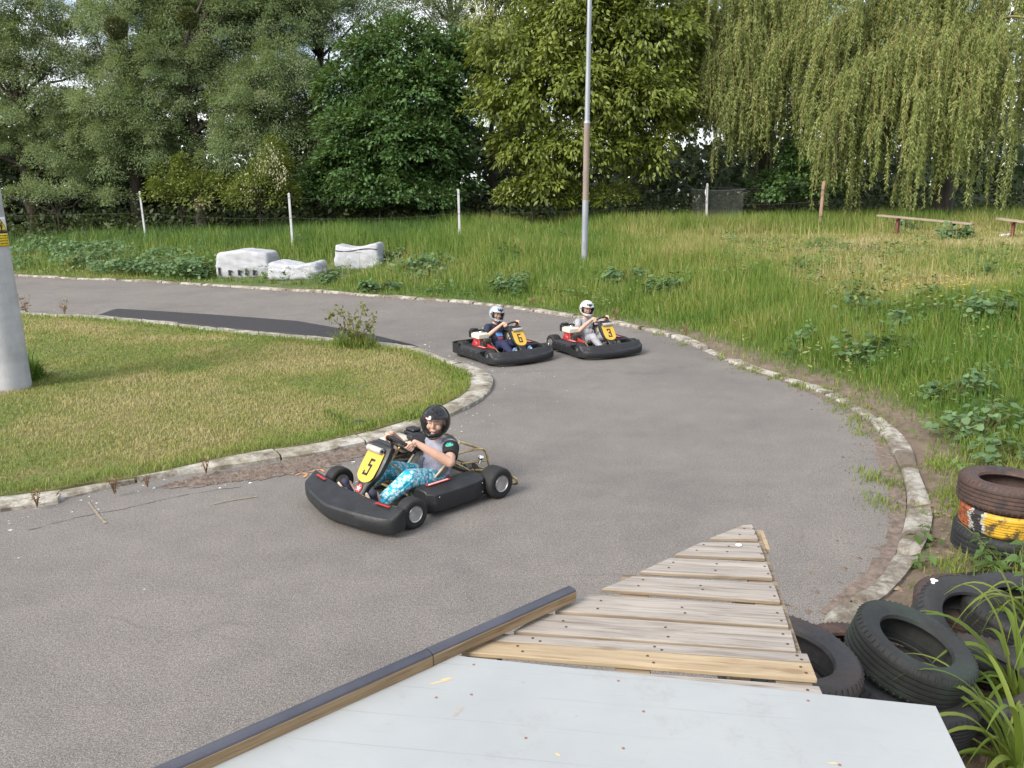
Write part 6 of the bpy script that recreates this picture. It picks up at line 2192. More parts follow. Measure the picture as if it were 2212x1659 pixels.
GST = pmat('grey_stain', (0.36, 0.33, 0.30), (0.30, 0.265, 0.235), 60, 0.8)
for q in ((255, 985, 1.2, .020, .010), (240, 1008, 1.0, .012, .006), (850, 1015, 1, .005, .004), (580, 846, 0, .008, .003)):
    st = MB(); splash(*q); st.build('grey_stain', GST, bd, merge=0, smooth=0)
for i_, p in enumerate(Pb):
    pass
bp = MB()
for t in (.15, .8):
    p = Pb[3].lerp(Pb[2], t) + Vector((0, .25, 0))
    bp.box((p.x, p.y, PZ / 2 - .06), (.075, .075, PZ + .10))
bp.build('posts', OLDWOOD, bd, bevel=.004)
bb = MB()
bb.box((Pb[3].lerp(Pb[2], .5) + Vector((0, .25, -.026))), ((Pb[2] - Pb[3]).length * .8, .10, .022 * 2))
bb.build('bearer', OLDWOOD, bd, bevel=.003)

# dark-topped rail along the edge, two lengths butted together
rl0, rl1 = zq(-10, 826, PZ + .016), zq(851, 433, PZ + .016)
dr = (rl1 - rl0).normalized()
joint = zq(135, 765, PZ + .016)
sj = (joint - rl0).dot(dr)
rail = empty('timber_rail', rl0, math.atan2(dr.y, dr.x), 'brown timber rail with a slate-blue top running along the edge of the platform', 'rail')
SLATE = pmat('slate_blue_top', (0.059, 0.061, 0.080), (0.041, 0.043, 0.057), 5, 0.5, bump=0.1, bscale=80)
TAN = wood_mat('tan_timber', (0.279, 0.205, 0.123), (0.221, 0.156, 0.090), (0.107, 0.070, 0.041))
Ltot = (rl1 - rl0).length
for x0, x1, dy in ((-1.2, sj - .0015, 0), (sj + .0015, Ltot, .0015)):
    xm, L_ = (x0 + x1) / 2, x1 - x0
    a_ = MB(); a_.box((xm, .020 + dy, .014), (L_, .040, .032))
    so_ = a_.build('rail_length', TAN, rail, bevel=.0015)
    a_ = MB()
    extrude(a_, [(x0, dy + .001, .0302), (x0, .040 + dy, .0302), (x0, .041 + dy, .034), (x0, .034 + dy, .039), (x0, .012 + dy, .039), (x0, .003 + dy, .036)], (L_, 0, 0))
    a_.build('painted_top', SLATE, so_, bevel=.001)

# ------------------------------------------------------------------ tyres
def tyre_mesh(r, w_, m, grooves=4, seg=64, tread=True, seed=0):
    """hollow tyre about local Z, bead hole at 0.58 of the radius"""
    h = w_ / 2
    ri = r * .60
    prof = [(ri, -h * .62), (ri * 1.03, -h * .80), (r * .74, -h * .96), (r * .88, -h), (r * .95, -h * .90), (r * .985, -h * .74)]
    n_ = grooves
    for q in range(n_ + 1):
        a = -h * .70 + 1.40 * h * q / n_
        if q < n_ + 1:
            b0, b1 = -h * .70 + 1.40 * h * q / (n_ + 1), -h * .70 + 1.40 * h * (q + 1) / (n_ + 1)
            g_ = h * .035
            prof += [(r * (1 - .001), b0 + g_), (r * 1.0, (b0 + b1) / 2), (r * (1 - .001), b1 - g_)]
            if q < n_: prof += [(r * .972, b1 - g_ * .8), (r * .972, b1 + g_ * .8)]
    prof += [(r * .985, h * .74), (r * .95, h * .90), (r * .88, h), (r * .74, h * .96), (ri * 1.03, h * .80), (ri, h * .62),
             (ri * 1.02, h * .55), (r * .80, h * .80), (r * .90, h * .72), (r * .925, 0), (r * .90, -h * .72), (r * .80, -h * .80), (ri * 1.02, -h * .55)]
    mb = MB()
    mb.lathe(prof, 144 if not tread else seg, None, closed=True)
    if tread:
        nb = 56
        for q in range(nb):
            a = 2 * PI * q / nb
            for s in (-1, 1):
                m4 = Matrix.Rotation(a, 4, 'Z') @ Matrix.Translation((r * .965, 0, s * h * .80)) @ Matrix.Rotation(-s * .62, 4, 'Y')
                bmesh.ops.create_cube(mb.bm, size=1, matrix=m4 @ Matrix.Diagonal((.012, r * .034, h * .26, 1)))
    return mb


def tyre(name, label, loc, tilt, r, w_, m, grooves=4, tread=True, group='scrap tyres by the platform'):
    o = tyre_mesh(r, w_, m, grooves, tread=tread).build(name, m, None, smooth=38, loc=loc)
    o.rotation_euler = tilt
    return tag(o, label, 'tyre', group)


def tyre_mat(name, c1, c2, c3=None):
    m, n, l, b = node_mat(name)
    f = noise_node(n, l, 5, 8, 0.7)
    g = noise_node(n, l, 40, 5, 0.7)
    c = ramp_node(n, l, f, [(0.32, c2), (0.62, c1)])
    if c3: c = mix_node(n, l, ramp_node(n, l, noise_node(n, l, 3.2, 6, 0.65), [(0.50, 0.0), (0.62, 0.85)]), c, c3)
    c = mix_node(n, l, 0.5, c, ramp_node(n, l, g, [(0.3, (0.6, 0.6, 0.6)), (0.7, (1.3, 1.3, 1.3))]), 'MULTIPLY')
    l.new(c, b.inputs['Base Color']); b.inputs['Roughness'].default_value = 0.72
    bump_node(n, l, b, g, 0.35, 0.008)
    return m


T_BROWN = tyre_mat('rusty_brown_tyre', (0.085, 0.045, 0.033), (0.038, 0.026, 0.023), (0.022, 0.020, 0.021))
T_BLACK = tyre_mat('black_painted_tyre', (0.020, 0.021, 0.025), (0.011, 0.011, 0.013))
T_GREEN = tyre_mat('mossy_tyre', (0.022, 0.024, 0.023), (0.012, 0.0125, 0.0125), (0.022, 0.034, 0.026))
T_GREY = tyre_mat('dusty_tyre', (0.042, 0.042, 0.045), (0.022, 0.022, 0.025), (0.050, 0.036, 0.030))
T_DARK = tyre_mat('dark_worn_tyre', (0.028, 0.028, 0.030), (0.015, 0.015, 0.016))
def worn_paint(name, c):
    m, n, l, b = node_mat(name)
    wear = ramp_node(n, l, noise_node(n, l, 12, 7, 0.75), [(0.50, 0.0), (0.60, 0.92)])
    c2 = ramp_node(n, l, noise_node(n, l, 5, 5), [(0.3, tuple(v * .75 for v in c)), (0.7, c)])
    l.new(mix_node(n, l, wear, c2, (0.035, 0.028, 0.025)), b.inputs['Base Color'])
    b.inputs['Roughness'].default_value = 0.6
    return m


T_YEL = [worn_paint('worn_orange_paint', (0.36, 0.095, 0.03)), worn_paint('worn_pale_paint', (0.44, 0.45, 0.40)), worn_paint('bare_dark_rubber', (0.03, 0.026, 0.033)), worn_paint('worn_yellow_paint', (0.60, 0.36, 0.025))]
ps = at(2158, 1195, 0.02)
tyre('tyre', 'black tyre at the bottom of the stack of three, half hidden by nettles', (ps.x + .02, ps.y, .135), (.02, .0, 0), .335, .20, T_BLACK, 3)
o = tyre('tyre', 'tyre painted yellow and orange in the middle of the stack of three', (ps.x + .01, ps.y - .01, .325), (.01, -.02, 0), .300, .185, T_YEL, 6, tread=False)
for f_ in o.data.polygons:
    c_ = f_.center
    v = .84 * c_.x - .54 * c_.y + .008 * math.sin(c_.z * 60) + .012 * math.sin(c_.z * 23 + 1) + .012 + random.uniform(-.012, .012)
    front = .54 * c_.x + .84 * c_.y < .05
    f_.material_index = (0 if v < -.205 else 1 if v < -.18 else 2 if v < -.125 else 1 if v < -.105 else 3) if front else 2
    if abs(c_.z) > .085 or math.hypot(c_.x, c_.y) < .27: f_.material_index = 2
tyre('tyre', 'rusty brown tyre on top of the stack of three', (ps.x + .01, ps.y, .50), (-.035, .03, 0), .325, .20, T_BROWN, 4)

def tyre_px(label, X, Y, D, rot, r, w_, m, grooves=4, tread=True):
    p = far(X, Y, D)
    return tyre('tyre', label, p, rot, r, w_, m, grooves, tread)

tyre_px('big greenish tyre leaning on another tyre right of the pallet', 1965, 1410, 3.42, (.17, .27, .0), .278, .195, T_GREEN, 4)
tyre_px('dark tyre lying flat under the big leaning greenish tyre', 1962, 1505, 3.36, (.06, .10, .0), .30, .20, T_DARK, 6)
tyre_px('dusty black tyre tucked under the right edge of the pallet', 1700, 1440, 3.15, (.06, .16, .0), .300, .205, T_GREY, 4)
tyre_px('brown tyre peeping out behind the pallet and the leaning tyre', 1842, 1428, 3.75, (.05, .05, 0), .25, .17, T_BROWN, 4)
o = tyre_px('black tyre with a white paint splash leaning behind the greenish tyre', 2105, 1362, 3.95, (.42, .10, .0), .315, .20, T_DARK, 4)
sp_ = MB()
for a, r_, s in ((2.18, .985, .020), (2.25, .955, .013), (2.14, .95, .011)):
    sp_.ball((math.cos(a) * .325 * r_ * .93, math.sin(a) * .325 * r_ * .93, .100), (s, s * .75, .004), sub=1)
sp_.build('paint_splash', WHITESTICK, o)
tyre_px('dark tyre cut by the right edge of the picture behind the splashed tyre', 2215, 1330, 4.05, (.10, .0, .0), .32, .19, T_DARK, 4)
tyre_px('half-buried tyre lying behind the splashed tyre next to the black pipe', 2105, 1318, 4.35, (.0, .0, 0), .33, .17, T_BROWN, 4)
tyre_px('dark tyre at the bottom of the heap below the splashed tyre', 2110, 1480, 3.55, (.05, -.05, 0), .33, .20, T_GREY, 4)

p0, p1 = at(2024, 1257, .06), at(2180, 1243, .06)
mb = MB()
d_ = (p1 - p0).normalized()
q_ = d_.to_track_quat('Z', 'Y').to_matrix().to_4x4()
L_ = (p1 - p0).length + .25
mb.lathe([(.038, 0), (.045, .0), (.045, L_), (.038, L_)], 22, q_, closed=True)
mb.lathe([(.046, .002), (.0475, .006), (.0475, .03), (.046, .034)], 22, q_)
tag(mb.build('pipe', pmat('black_plastic_pipe', (0.016, 0.016, 0.018), (0.010, 0.010, 0.011), 10, 0.45), None, loc=p0), 'black plastic pipe lying on the ground in front of the tyre stack', 'pipe')

# rubber scraps half sunk in the lawn beside the nearest kart
for i, (pts, lab) in enumerate((([(712, 893), (735, 905), (760, 916), (780, 918)], 'strip of old black rubber sunk in the lawn behind kart 5'), ([(893, 893), (905, 889)], 'short piece of black rubber at the kerb edge behind the black helmet'),
                                ([(990, 800), (1006, 812)], 'piece of black rubber at the lawn edge near kart 6'))):
    P = resample([at(X, Y, LZ + .012) for X, Y in pts], n_=12)
    c_ = P[0].copy()
    mb = MB()
    rr = [.026 * random.uniform(.7, 1.25) for _ in P]
    mb.tube([p - c_ for p in P], rr, 8)
    tag(mb.build('rubber_scrap', T_DARK, None, smooth=50, loc=c_), lab, 'rubber', 'rubber scraps on the lawn')
c_ = at(775, 917, LZ + .01)
tag(MB().ball((0, 0, 0), (.09, .06, .055), sub=3).build('rubber_lump', T_DARK, None, smooth=180, loc=c_), 'black rubber lump in the grass at the right end of the sunken strip', 'rubber')

# ------------------------------------------------------------------ posts, poles, fence
CONC = pmat('white_concrete', (0.484, 0.491, 0.499), (0.359, 0.367, 0.374), 5, 0.85, bump=0.2, bscale=40)
RUSTY = pmat('rusty_pipe', (0.34, 0.24, 0.17), (0.18, 0.10, 0.065), 5, 0.8)
posts = [((302, 414), (317, 523), 'leftmost white fence post, above the weeds'), ((624, 418), (634, 545), 'white fence post behind the front white sacks'), ((990, 410), (994, 533), 'white fence post midway between the rear sack and the lamp post'), ((1528, 397), (1525, 492), 'white fence post with a white rag tied near its top, at the wire mesh')]
PT = []
for i, ((tx, ty), (bx, by), lab) in enumerate(posts):
    b_ = hit(bx, by + 4)
    zt = z_at_row(b_, ty)
    t_ = far(tx, ty, b_.y)
    ln = Vector((t_.x - b_.x, 0, zt - b_.z))
    e = empty('fence_post', b_, 0, 'straight ' + lab if False else lab, 'fence post', 'fence posts')
    mb = MB()
    mb.poly([(-.04, -.04, -.3), (.04, -.04, -.3), (.04, .04, -.3), (-.04, .04, -.3)] + [Vector((sx_ * .036, sy_ * .036, 0)) + ln for sx_, sy_ in ((-1, -1), (1, -1), (1, 1), (-1, 1))] + [Vector((0, 0, .03)) + ln],
            [(3, 2, 1, 0), (0, 1, 5, 4), (1, 2, 6, 5), (2, 3, 7, 6), (3, 0, 4, 7), (4, 5, 8), (5, 6, 8), (6, 7, 8), (7, 4, 8)])
    mb.build('shaft', CONC, e, bevel=.006)
    ha = MB()
    for t in (.93, .6):
        ha.tube([ln * t + Vector((-.05, -.045, 0)), ln * t + Vector((.05, -.045, 0))], .006, 5)
    ha.build('wire_ties', STEEL, e)
    if i == 3:
        r_ = MB()
        r_.grid(lambda a, c: ln * (.95 - .055 * a) + Vector((-.05 - .045 * math.sin(a * .9) * (c / 3), -.05 - .02 * math.sin(a * 1.3 + c), -.02 * c)), 7, 4)
        r_.build('rag', WHITESTICK, e, solid=.006)
    PT.append((b_, ln))
b_ = far(1771, 473, 30.2); b_.z = bz(b_.x, b_.y)
zt = z_at_row(b_, 390)
e = empty('fence_post', b_, 0, 'rusty round steel fence post at the left edge of the big willow', 'fence post', 'fence posts')
mb = MB(); H_ = zt - b_.z
mb.tube([(0, 0, -.3), (.05, 0, H_ * .97)], .062, 16); mb.lathe([(.001, .045), (.03, .035), (.066, .01), (.066, -.02)], 16, Matrix.Translation((.05, 0, H_ * .97)))
mb.build('shaft', RUSTY, e, smooth=50)
mb = MB()
for t in (.82, .30): mb.lathe([(.068, -.012), (.073, -.012), (.073, .012), (.068, .012)], 16, Matrix.Translation((.05 * t, 0, H_ * t)), closed=True)
mb.build('bands', STEEL, e)
PT.append((b_, Vector((.05, 0, H_))))
wires = []
for a_, c_ in zip(PT[:-1], PT[1:]):
    for t in (.93, .6):
        A, B_ = a_[0] + a_[1] * t, c_[0] + c_[1] * t
        wires.append([A.lerp(B_, q / 12) - Vector((0, 0, .10 * math.sin(PI * q / 12))) for q in range(13)])
wl = PT[0]
for t in (.93, .6):
    A = wl[0] + wl[1] * t
    wires.append([A + Vector((-q * 1.0, q * .12, -.08 * math.sin(PI * q / 12))) for q in range(13)])
V, F = tubes_np([[tuple(p) for p in w_] for w_ in wires], [np.full(13, .003)] * len(wires), 5)
tag(np_mesh('fence_wire', V, [F], pmat('rusty_wire', (.10, .085, .075), None, 10, .6, .3)), 'thin rusty fence wires strung between the posts along the wood', 'wire')
# chain-link panel
A, B_ = far(1492, 408, PT[3][0].y + .1), far(1612, 408, PT[3][0].y + .3)
zlo = bz(A.x, A.y) + .45
Wd, Ht = (B_ - A).length, A.z - zlo
mb = MB()
ux = (B_ - A).normalized()
st_ = .10
nn = int((Wd + Ht) / st_)
for q in range(nn):
    for s in (1, -1):
        x0 = q * st_
        a0, a1 = (x0, 0.0), (x0 - Ht, Ht)
        if s < 0: a0, a1 = (Wd - x0, 0.0), (Wd - x0 + Ht, Ht)
        pts = []
        for t in np.linspace(0, 1, 12):
            x, z = a0[0] + (a1[0] - a0[0]) * t, a0[1] + (a1[1] - a0[1]) * t
            if 0 <= x <= Wd: pts.append(A + ux * x - Vector((0, 0, Ht - z + .06 * math.sin(PI * x / Wd))))
        if len(pts) > 1: mb.tube(pts, .0035, 4)
mb.tube([A + Vector((0, 0, -.0)) + ux * (Wd * q / 8) - Vector((0, 0, .06 * math.sin(PI * q / 8))) for q in range(9)], .008, 5)
tag(mb.build('wire_mesh', pmat('galvanised_wire', (.26, .27, .27), (.18, .18, .18), 10, .5, .4), merge=0), 'piece of chain-link mesh hung behind the white post with the rag', 'mesh fence')

# lamp post
b_ = hit(1262, 572)
lp = empty('lamp_post', b_, 0, 'tall slim steel lamp post, grey with a rust-brown middle section, before the walnut', 'lamp post')
zm0, zm1 = z_at_row(b_, 432) - b_.z, z_at_row(b_, 266) - b_.z
HT = 8.5
lean = .06
LX = lambda z: (z * .012 + .0, 0, z)
mb = MB(); mb.tube([LX(-.4), LX(zm0)], .088, 20); mb.tube([LX(zm1), LX(HT)], [.070, .055], 20)
POLE = pmat('galvanised_pole', (0.340, 0.365, 0.399), (0.255, 0.272, 0.306), 4, 0.5, 0.35, mapping=(1, 1, 0.3))
mb.build('shaft', POLE, lp, smooth=50)
mb = MB(); mb.tube([LX(zm0 - .002), LX(zm1)], .084, 20)
mb.build('primed_section', pmat('rust_brown_primer', (0.25, 0.20, 0.17), (0.185, 0.14, 0.115), 4, 0.75, mapping=(1, 1, 0.3)), lp, smooth=50)
mb = MB(); mb.lathe([(.086, -.03), (.092, -.02), (.092, .02), (.072, .06)], 20, Matrix.Translation(LX(zm1)))
mb.build('collar', POLE, lp)
mb = MB(); mb.box((0, -.088, .55), (.07, .01, .22)); mb.build('hatch', POLE, lp, bevel=.004)
mb = MB(); mb.tube(resample([LX(HT), (.2, -.2, HT + .5), (.5, -.9, HT + .7)], n_=10), .035, 10); mb.build('arm', POLE, lp)
mb = MB(); mb.ball((.58, -1.15, HT + .70), (.12, .34, .08)); mb.build('lamp_head', POLE, lp, smooth=180)

# concrete utility pole on the left
pc = at(24, 839, LZ)
RP = .245
m, n, l, b = node_mat('stained_concrete')
f = noise_node(n, l, 2.5, 8, 0.65, mapping=(1, 1, 0.5))
c = ramp_node(n, l, f, [(0.3, (0.266, 0.270, 0.281)), (0.5, (0.370, 0.374, 0.385)), (0.72, (0.459, 0.459, 0.466))])
sx = n.new('ShaderNodeSeparateXYZ'); tcn = n.new('ShaderNodeTexCoord'); l.new(tcn.outputs['Object'], sx.inputs[0])
bands = noise_node(n, l, 3.2, 3, mapping=(.05, .05, 1))
c = mix_node(n, l, 0.7, c, ramp_node(n, l, bands, [(0.35, (0.78, 0.78, 0.80)), (0.6, (1.05, 1.05, 1.05))]), 'MULTIPLY')
l.new(c, b.inputs['Base Color']); b.inputs['Roughness'].default_value = 0.9
bump_node(n, l, b, noise_node(n, l, 24, 6), 0.4, 0.01)
up_ = empty('utility_pole', pc, 0, 'thick stained concrete pole standing on the lawn at the left edge', 'pole')
mb = MB(); mb.lathe([(RP + .02, -.3), (RP + .012, .05), (RP - .005, 2), (RP - .03, 5), (RP - .07, 10), (.001, 10.02)], 40)
mb.build('shaft', m, up_, smooth=50)
phi = lambda x, z: None
def on_pole(a, z, h=.0):     # a: angle on the pole, 0 faces the camera, positive to the right
    d0 = math.atan2(-pc.x, -(-pc.y)) if False else math.atan2(-pc.y, -pc.x)
    t = d0 + a
    r_ = RP - .002 - .012 * max(0, (z - 2)) / 3 + h
    return Vector((r_ * math.cos(t), r_ * math.sin(t), z))
ru = MB()
def pole_patch(mb, a0, a1, z0, z1, h, nz_=6, na=10, skew=0.0):
    mb.grid(lambda i, j: on_pole(a0 + (a1 - a0) * j / (na - 1) + skew * i / (nz_ - 1), z0 + (z1 - z0) * i / (nz_ - 1), h), nz_, na)
zr = z_at_row(pc, 735) - pc.z
pole_patch(ru, .72, .84, zr - .22, zr - .02, .0015, skew=-.02); pole_patch(ru, .70, .77, zr - .05, zr + .12, .002, skew=-.08)
ru.build('rust_streak', pmat('rust_streak', (0.30, 0.14, 0.08), (0.36, 0.26, 0.2), 30, 0.9), up_, smooth=180, merge=0)
z0, z1, z2, z3 = [z_at_row(Vector((pc.x + .1, pc.y - .2, 0)), Y) - pc.z for Y in (534, 506, 500.5, 470)]
a0, a1 = .12, 1.24
SIGNY = pmat('sign_yellow', (0.680, 0.493, 0.013), (0.612, 0.425, 0.010), 9, 0.45)
SIGNW = pmat('sign_white', (0.680, 0.680, 0.680), (0.629, 0.629, 0.629), 9, 0.45)
sg = MB(); pole_patch(sg, a0, a1, z2, z3, .004, 6, 16)
so_ = sg.build('warning_sign', SIGNW, None, smooth=180, solid=.002, loc=pc)
tag(so_, 'white plate with a yellow lightning warning triangle wrapped round the concrete pole', 'sign')
def tri(mb, a_c, w_, zb, zt_, h):
    nrow = 14
    mb.grid(lambda i, j: on_pole(a_c + (j / 6 - .5) * w_ * (1 - i / (nrow - 1) * .985), zb + (zt_ - zb) * i / (nrow - 1), h), nrow, 7)
ac = (a0 + a1) / 2 + .05
t1 = MB(); tri(t1, ac, .98, z2 + .004, z3 - .01, .0065); t1.build('triangle_border', INK, so_, smooth=180, merge=0)
t2 = MB(); tri(t2, ac, .84, z2 + .014, z3 - .035, .0080); t2.build('triangle', SIGNY, so_, smooth=180, merge=0)
bt = MB()
zc = (z2 + z3) / 2 - .035
bolt = [(-.01, .075), (-.05, -.005), (.004, .01), (-.03, -.07), (-.045, -.045), (-.02, -.10), (.015, -.065), (-.008, -.068), (.045, .03), (.0, .02), (.035, .075)]
vs_ = [bt.bm.verts.new(on_pole(ac + x * 2.2 + .05, zc + z * .78, .0105)) for x, z in bolt]
bmesh.ops.triangulate(bt.bm, faces=[bt.bm.faces.new(vs_)])
bt.build('bolt_symbol', INK, so_, smooth=0, merge=0)
sg = MB(); pole_patch(sg, a0, a1, z0, z1, .004, 6, 16)
s2 = sg.build('text_sign', SIGNY, None, smooth=180, solid=.002, loc=pc)
tag(s2, 'yellow plate with lines of black text under the warning triangle on the concrete pole', 'sign')
tx = MB()
rr = random.Random(3)
for k in range(4):
    zl = z1 - .022 - k * (z1 - z0 - .02) / 4.3
    a = a0 + .08
    while a < a1 - .08:
        w_ = rr.uniform(.025, .05)
        pole_patch(tx, a, a + w_ * .75, zl - .011, zl + .002, .0066, 2, 3); a += w_ + (.035 if rr.random() < .2 else 0)
tx.build('sign_text', INK, s2, smooth=0, merge=0)
bd_ = MB(); pole_patch(bd_, a0 - .02, a1 + .02, z1 + .004, z2 - .004, .006, 2, 16); bd_.build('strap', INK, so_, smooth=180, merge=0)

# ------------------------------------------------------------------ white sacks
SACK = pmat('white_woven_sack', (0.40, 0.408, 0.435), (0.33, 0.338, 0.365), 5, 0.7, bump=0.5, bscale=14)


def sack(label, X0, X1, Yt, Yb, dep, seed, slump=0.0, letters=False, seam=False, dome=.06, dy=0.0):
    pb = hit((X0 + X1) / 2, Yb)
    D = pb.y
    Wd = (X1 - X0) / K / FPX * D * 1.0
    Ht = z_at_row(pb, Yt) - pb.z
    e = empty('sack', (pb.x, pb.y + dep / 2, pb.z - .03), R(-4) if not slump else R(-9), label, 'sack', 'white sacks by the kerb')
    g = np.random.default_rng(seed)
    mb = MB()
    bmesh.ops.create_cube(mb.bm, size=1)
    bmesh.ops.subdivide_edges(mb.bm, edges=mb.bm.edges[:], cuts=22, use_grid_fill=True)
    for v in mb.bm.verts:
        p = v.co * 2
        # superellipse rounding
        ex_ = 13 if not slump else 6
        k = (abs(p.x) ** ex_ + abs(p.y) ** ex_ + abs(p.z) ** ex_) ** (1 / ex_)
        p = p / k
        bulge = 1 + .05 * (1 - p.z * p.z)
        x, y, z = p.x * Wd / 2 * bulge * (1 - .05 * (p.z > 0)), p.y * dep / 2 * bulge, (p.z + 1) / 2 * Ht
        nzv = float(fbm(np.array([x * 1.0 + seed * 3.1 + z]), np.array([y + z * 1.7 + seed]), .34, 81 + seed)[0]) - .5
        nz2 = float(fbm(np.array([x + z * .4 + seed]), np.array([z * .35 + y * .6 + 7]), .12, 85 + seed)[0]) - .5
        z *= 1 - slump * (.5 + .5 * math.sin(x * 3 + seed)) * .5
        if p.z > .5: z += dome * Ht * math.sin(x / Wd * 5 + seed * 1.7) - .05 * Ht * (1 - p.x ** 2) * (1 - p.y ** 2) + nzv * .20 * (slump + .12)
        nn_ = Vector((p.x, p.y, p.z * .3)).normalized()
        v.co = Vector((x, y, z)) + nn_ * (nzv * (.06 + .16 * slump) + nz2 * (.035 + .06 * slump))
    mb.build('cover', SACK, e, smooth=60)
    if letters:
        lt = MB()
        xx = [-.43, -.24, -.06, .08, .22]
        for i, q in enumerate(xx):
            x = q * Wd
            hgt = .17 + .08 * (i == 0) + .04 * (i == 3)
            lt.box((x, -dep / 2 - .055, .10 + hgt / 2), (.05, .05, hgt))
            if i in (1, 2, 4): lt.box((x + .045, -dep / 2 - .055, .10 + hgt - .03), (.08, .05, .035))
        lt.build('lettering', INK, e)
    if seam:
        sm = MB(); sm.tube([Vector((x * Wd / 2, -dep / 2 * 1.02 - .01, Ht * (.80 + .05 * math.sin(x * 3)))) for x in np.linspace(-.95, .95, 24)], .014, 6)
        sm.build('seam', INK, e)
    return e


sack('square-cornered white sack with black lettering along its foot', 470, 586, 541, 600, 1.1, 1, letters=True)
sack('crumpled slumped white sack leaning on the square one', 578, 693, 560, 606, 1.0, 2, slump=.35)
sack('white sack with a dark seam lying farther back among the weeds', 726, 822, 527, 582, .9, 3, seam=True, dome=.09)

# ------------------------------------------------------------------ benches
BENCHWOOD = wood_mat('grey_bench_plank', (0.340, 0.281, 0.221), (0.255, 0.208, 0.162), (0.136, 0.102, 0.076))
REDPAINT = pmat('flaking_red_paint', (0.20, 0.055, 0.04), (0.10, 0.04, 0.03), 12, 0.8)


def bench(label, A, B_, wd, legs, leg_len):
    d = (B_ - A); L = d.length
    e = empty('bench', (A.x, A.y, bz(A.x, A.y)), math.atan2(d.y, d.x), label, 'bench', 'plank benches under the willow')
    zl = A.z - bz(A.x, A.y); tl = (B_.z - A.z) / L
    mb = MB()
    for k in range(2):
        y = (k - .5) * wd * .52
        extrude(mb, [(0, y - wd * .24, zl), (L, y - wd * .24, zl + tl * L), (L, y + wd * .24, zl + tl * L), (0, y + wd * .24, zl)], (0, 0, .05))
    mb.build('seat', BENCHWOOD, e, bevel=.005)
    for t in legs:
        lg_ = MB()
        zz_ = zl + tl * L * t
        lg_.box((L * t, 0, zz_ - .025), (.08, wd * .95, .05))
        lg_.box((L * t, 0, zz_ - .05 - leg_len / 2), (.08, .12, leg_len))
        lg_.build('leg', REDPAINT, e, bevel=.004)
    return e


g1, g2 = hit(1925, 500), hit(2062, 516)
dA, dB = g2.y + 2.2, g2.y + .1
bench('long grey plank bench on red legs under the willow', far(1898, 467, dA), far(2102, 486, dB), .34, (.22, .80), .55)
g3_ = hit(2188, 516)
bench('plank bench on a red leg cut by the right edge of the picture', far(2155, 474, g3_.y + .3), far(2320, 496, g3_.y - 1.2), .40, (.22, .85), .6)
pl_ = hit(2172, 513)
mb = MB()
mb.ball((0, 0, .05), (.22, .14, .06)); mb.ball((.13, .02, .07), (.10, .09, .05)); 
tag(mb.build('plastic_bag', WHITESTICK, None, smooth=60, loc=pl_), 'white plastic bag lying in the grass by the right-hand bench', 'bag')

# ------------------------------------------------------------------ foreground plants at the right
REED = leaf_mat('broad_grass_leaf', [(0, (0.085, 0.14, 0.018)), (0.5, (0.14, 0.20, 0.03)), (1, (0.22, 0.26, 0.05))], trans=0.35, rough=0.62)


def ribbon(mbV, mbF, P, wmax, twist, tint, T, up=(0, 0, 1)):
    P = [np.array(p) for p in P]
    n_ = len(P)
    o = sum(len(v) for v in mbV)
    V = []
    for i in range(n_):
        t = P[min(i + 1, n_ - 1)] - P[max(i - 1, 0)]
        t /= np.linalg.norm(t)
        s = np.cross(t, np.array(up)); s /= max(1e-6, np.linalg.norm(s))
        u = np.cross(s, t)
        a = twist * i / n_
        s = s * math.cos(a) + u * math.sin(a)
        f = i / (n_ - 1)
        w_ = wmax * (min(1, .45 + f * 2.2)) * (1 - f ** 2.6) / 2 + .0006
        V += [P[i] - s * w_, P[i] - u * w_ * .35, P[i] + s * w_]
        T += [tint] * 3
    mbV.append(np.array(V))
    i = np.arange(n_ - 1)[:, None] * 3 + o
    mbF.append(np.concatenate([i + np.array((0, 1, 4, 3)), i + np.array((1, 2, 5, 4))]))


def grass_plant(label, base, specs, wmax):
    e = empty('grass_plant', base, 0, label, 'plant', 'broad-leaved grasses at the right edge')
    Vs, Fs, T = [], [], []
    for a, reach, top, drop in specs:
        d = np.array((math.cos(a), math.sin(a), 0))
        p0 = d * .02 + np.array((random.uniform(-.06, .06), random.uniform(-.06, .06), 0))
        p1 = d * reach * .25 + np.array((0, 0, top * .75)); p2 = d * reach * .65 + np.array((0, 0, top * 1.12)); p3 = d * reach + np.array((0, 0, top - drop))
        t = np.linspace(0, 1, 16)[:, None]
        P = (1 - t) ** 3 * p0 + 3 * t * (1 - t) ** 2 * p1 + 3 * t * t * (1 - t) * p2 + t ** 3 * p3
        ribbon(Vs, Fs, P, wmax * random.uniform(.7, 1.15), random.uniform(-.6, .6), random.uniform(.1, .9), T)
    np_mesh('leaves', np.concatenate(Vs), [np.concatenate(Fs)], REED, e, T, smooth=True)
    return e


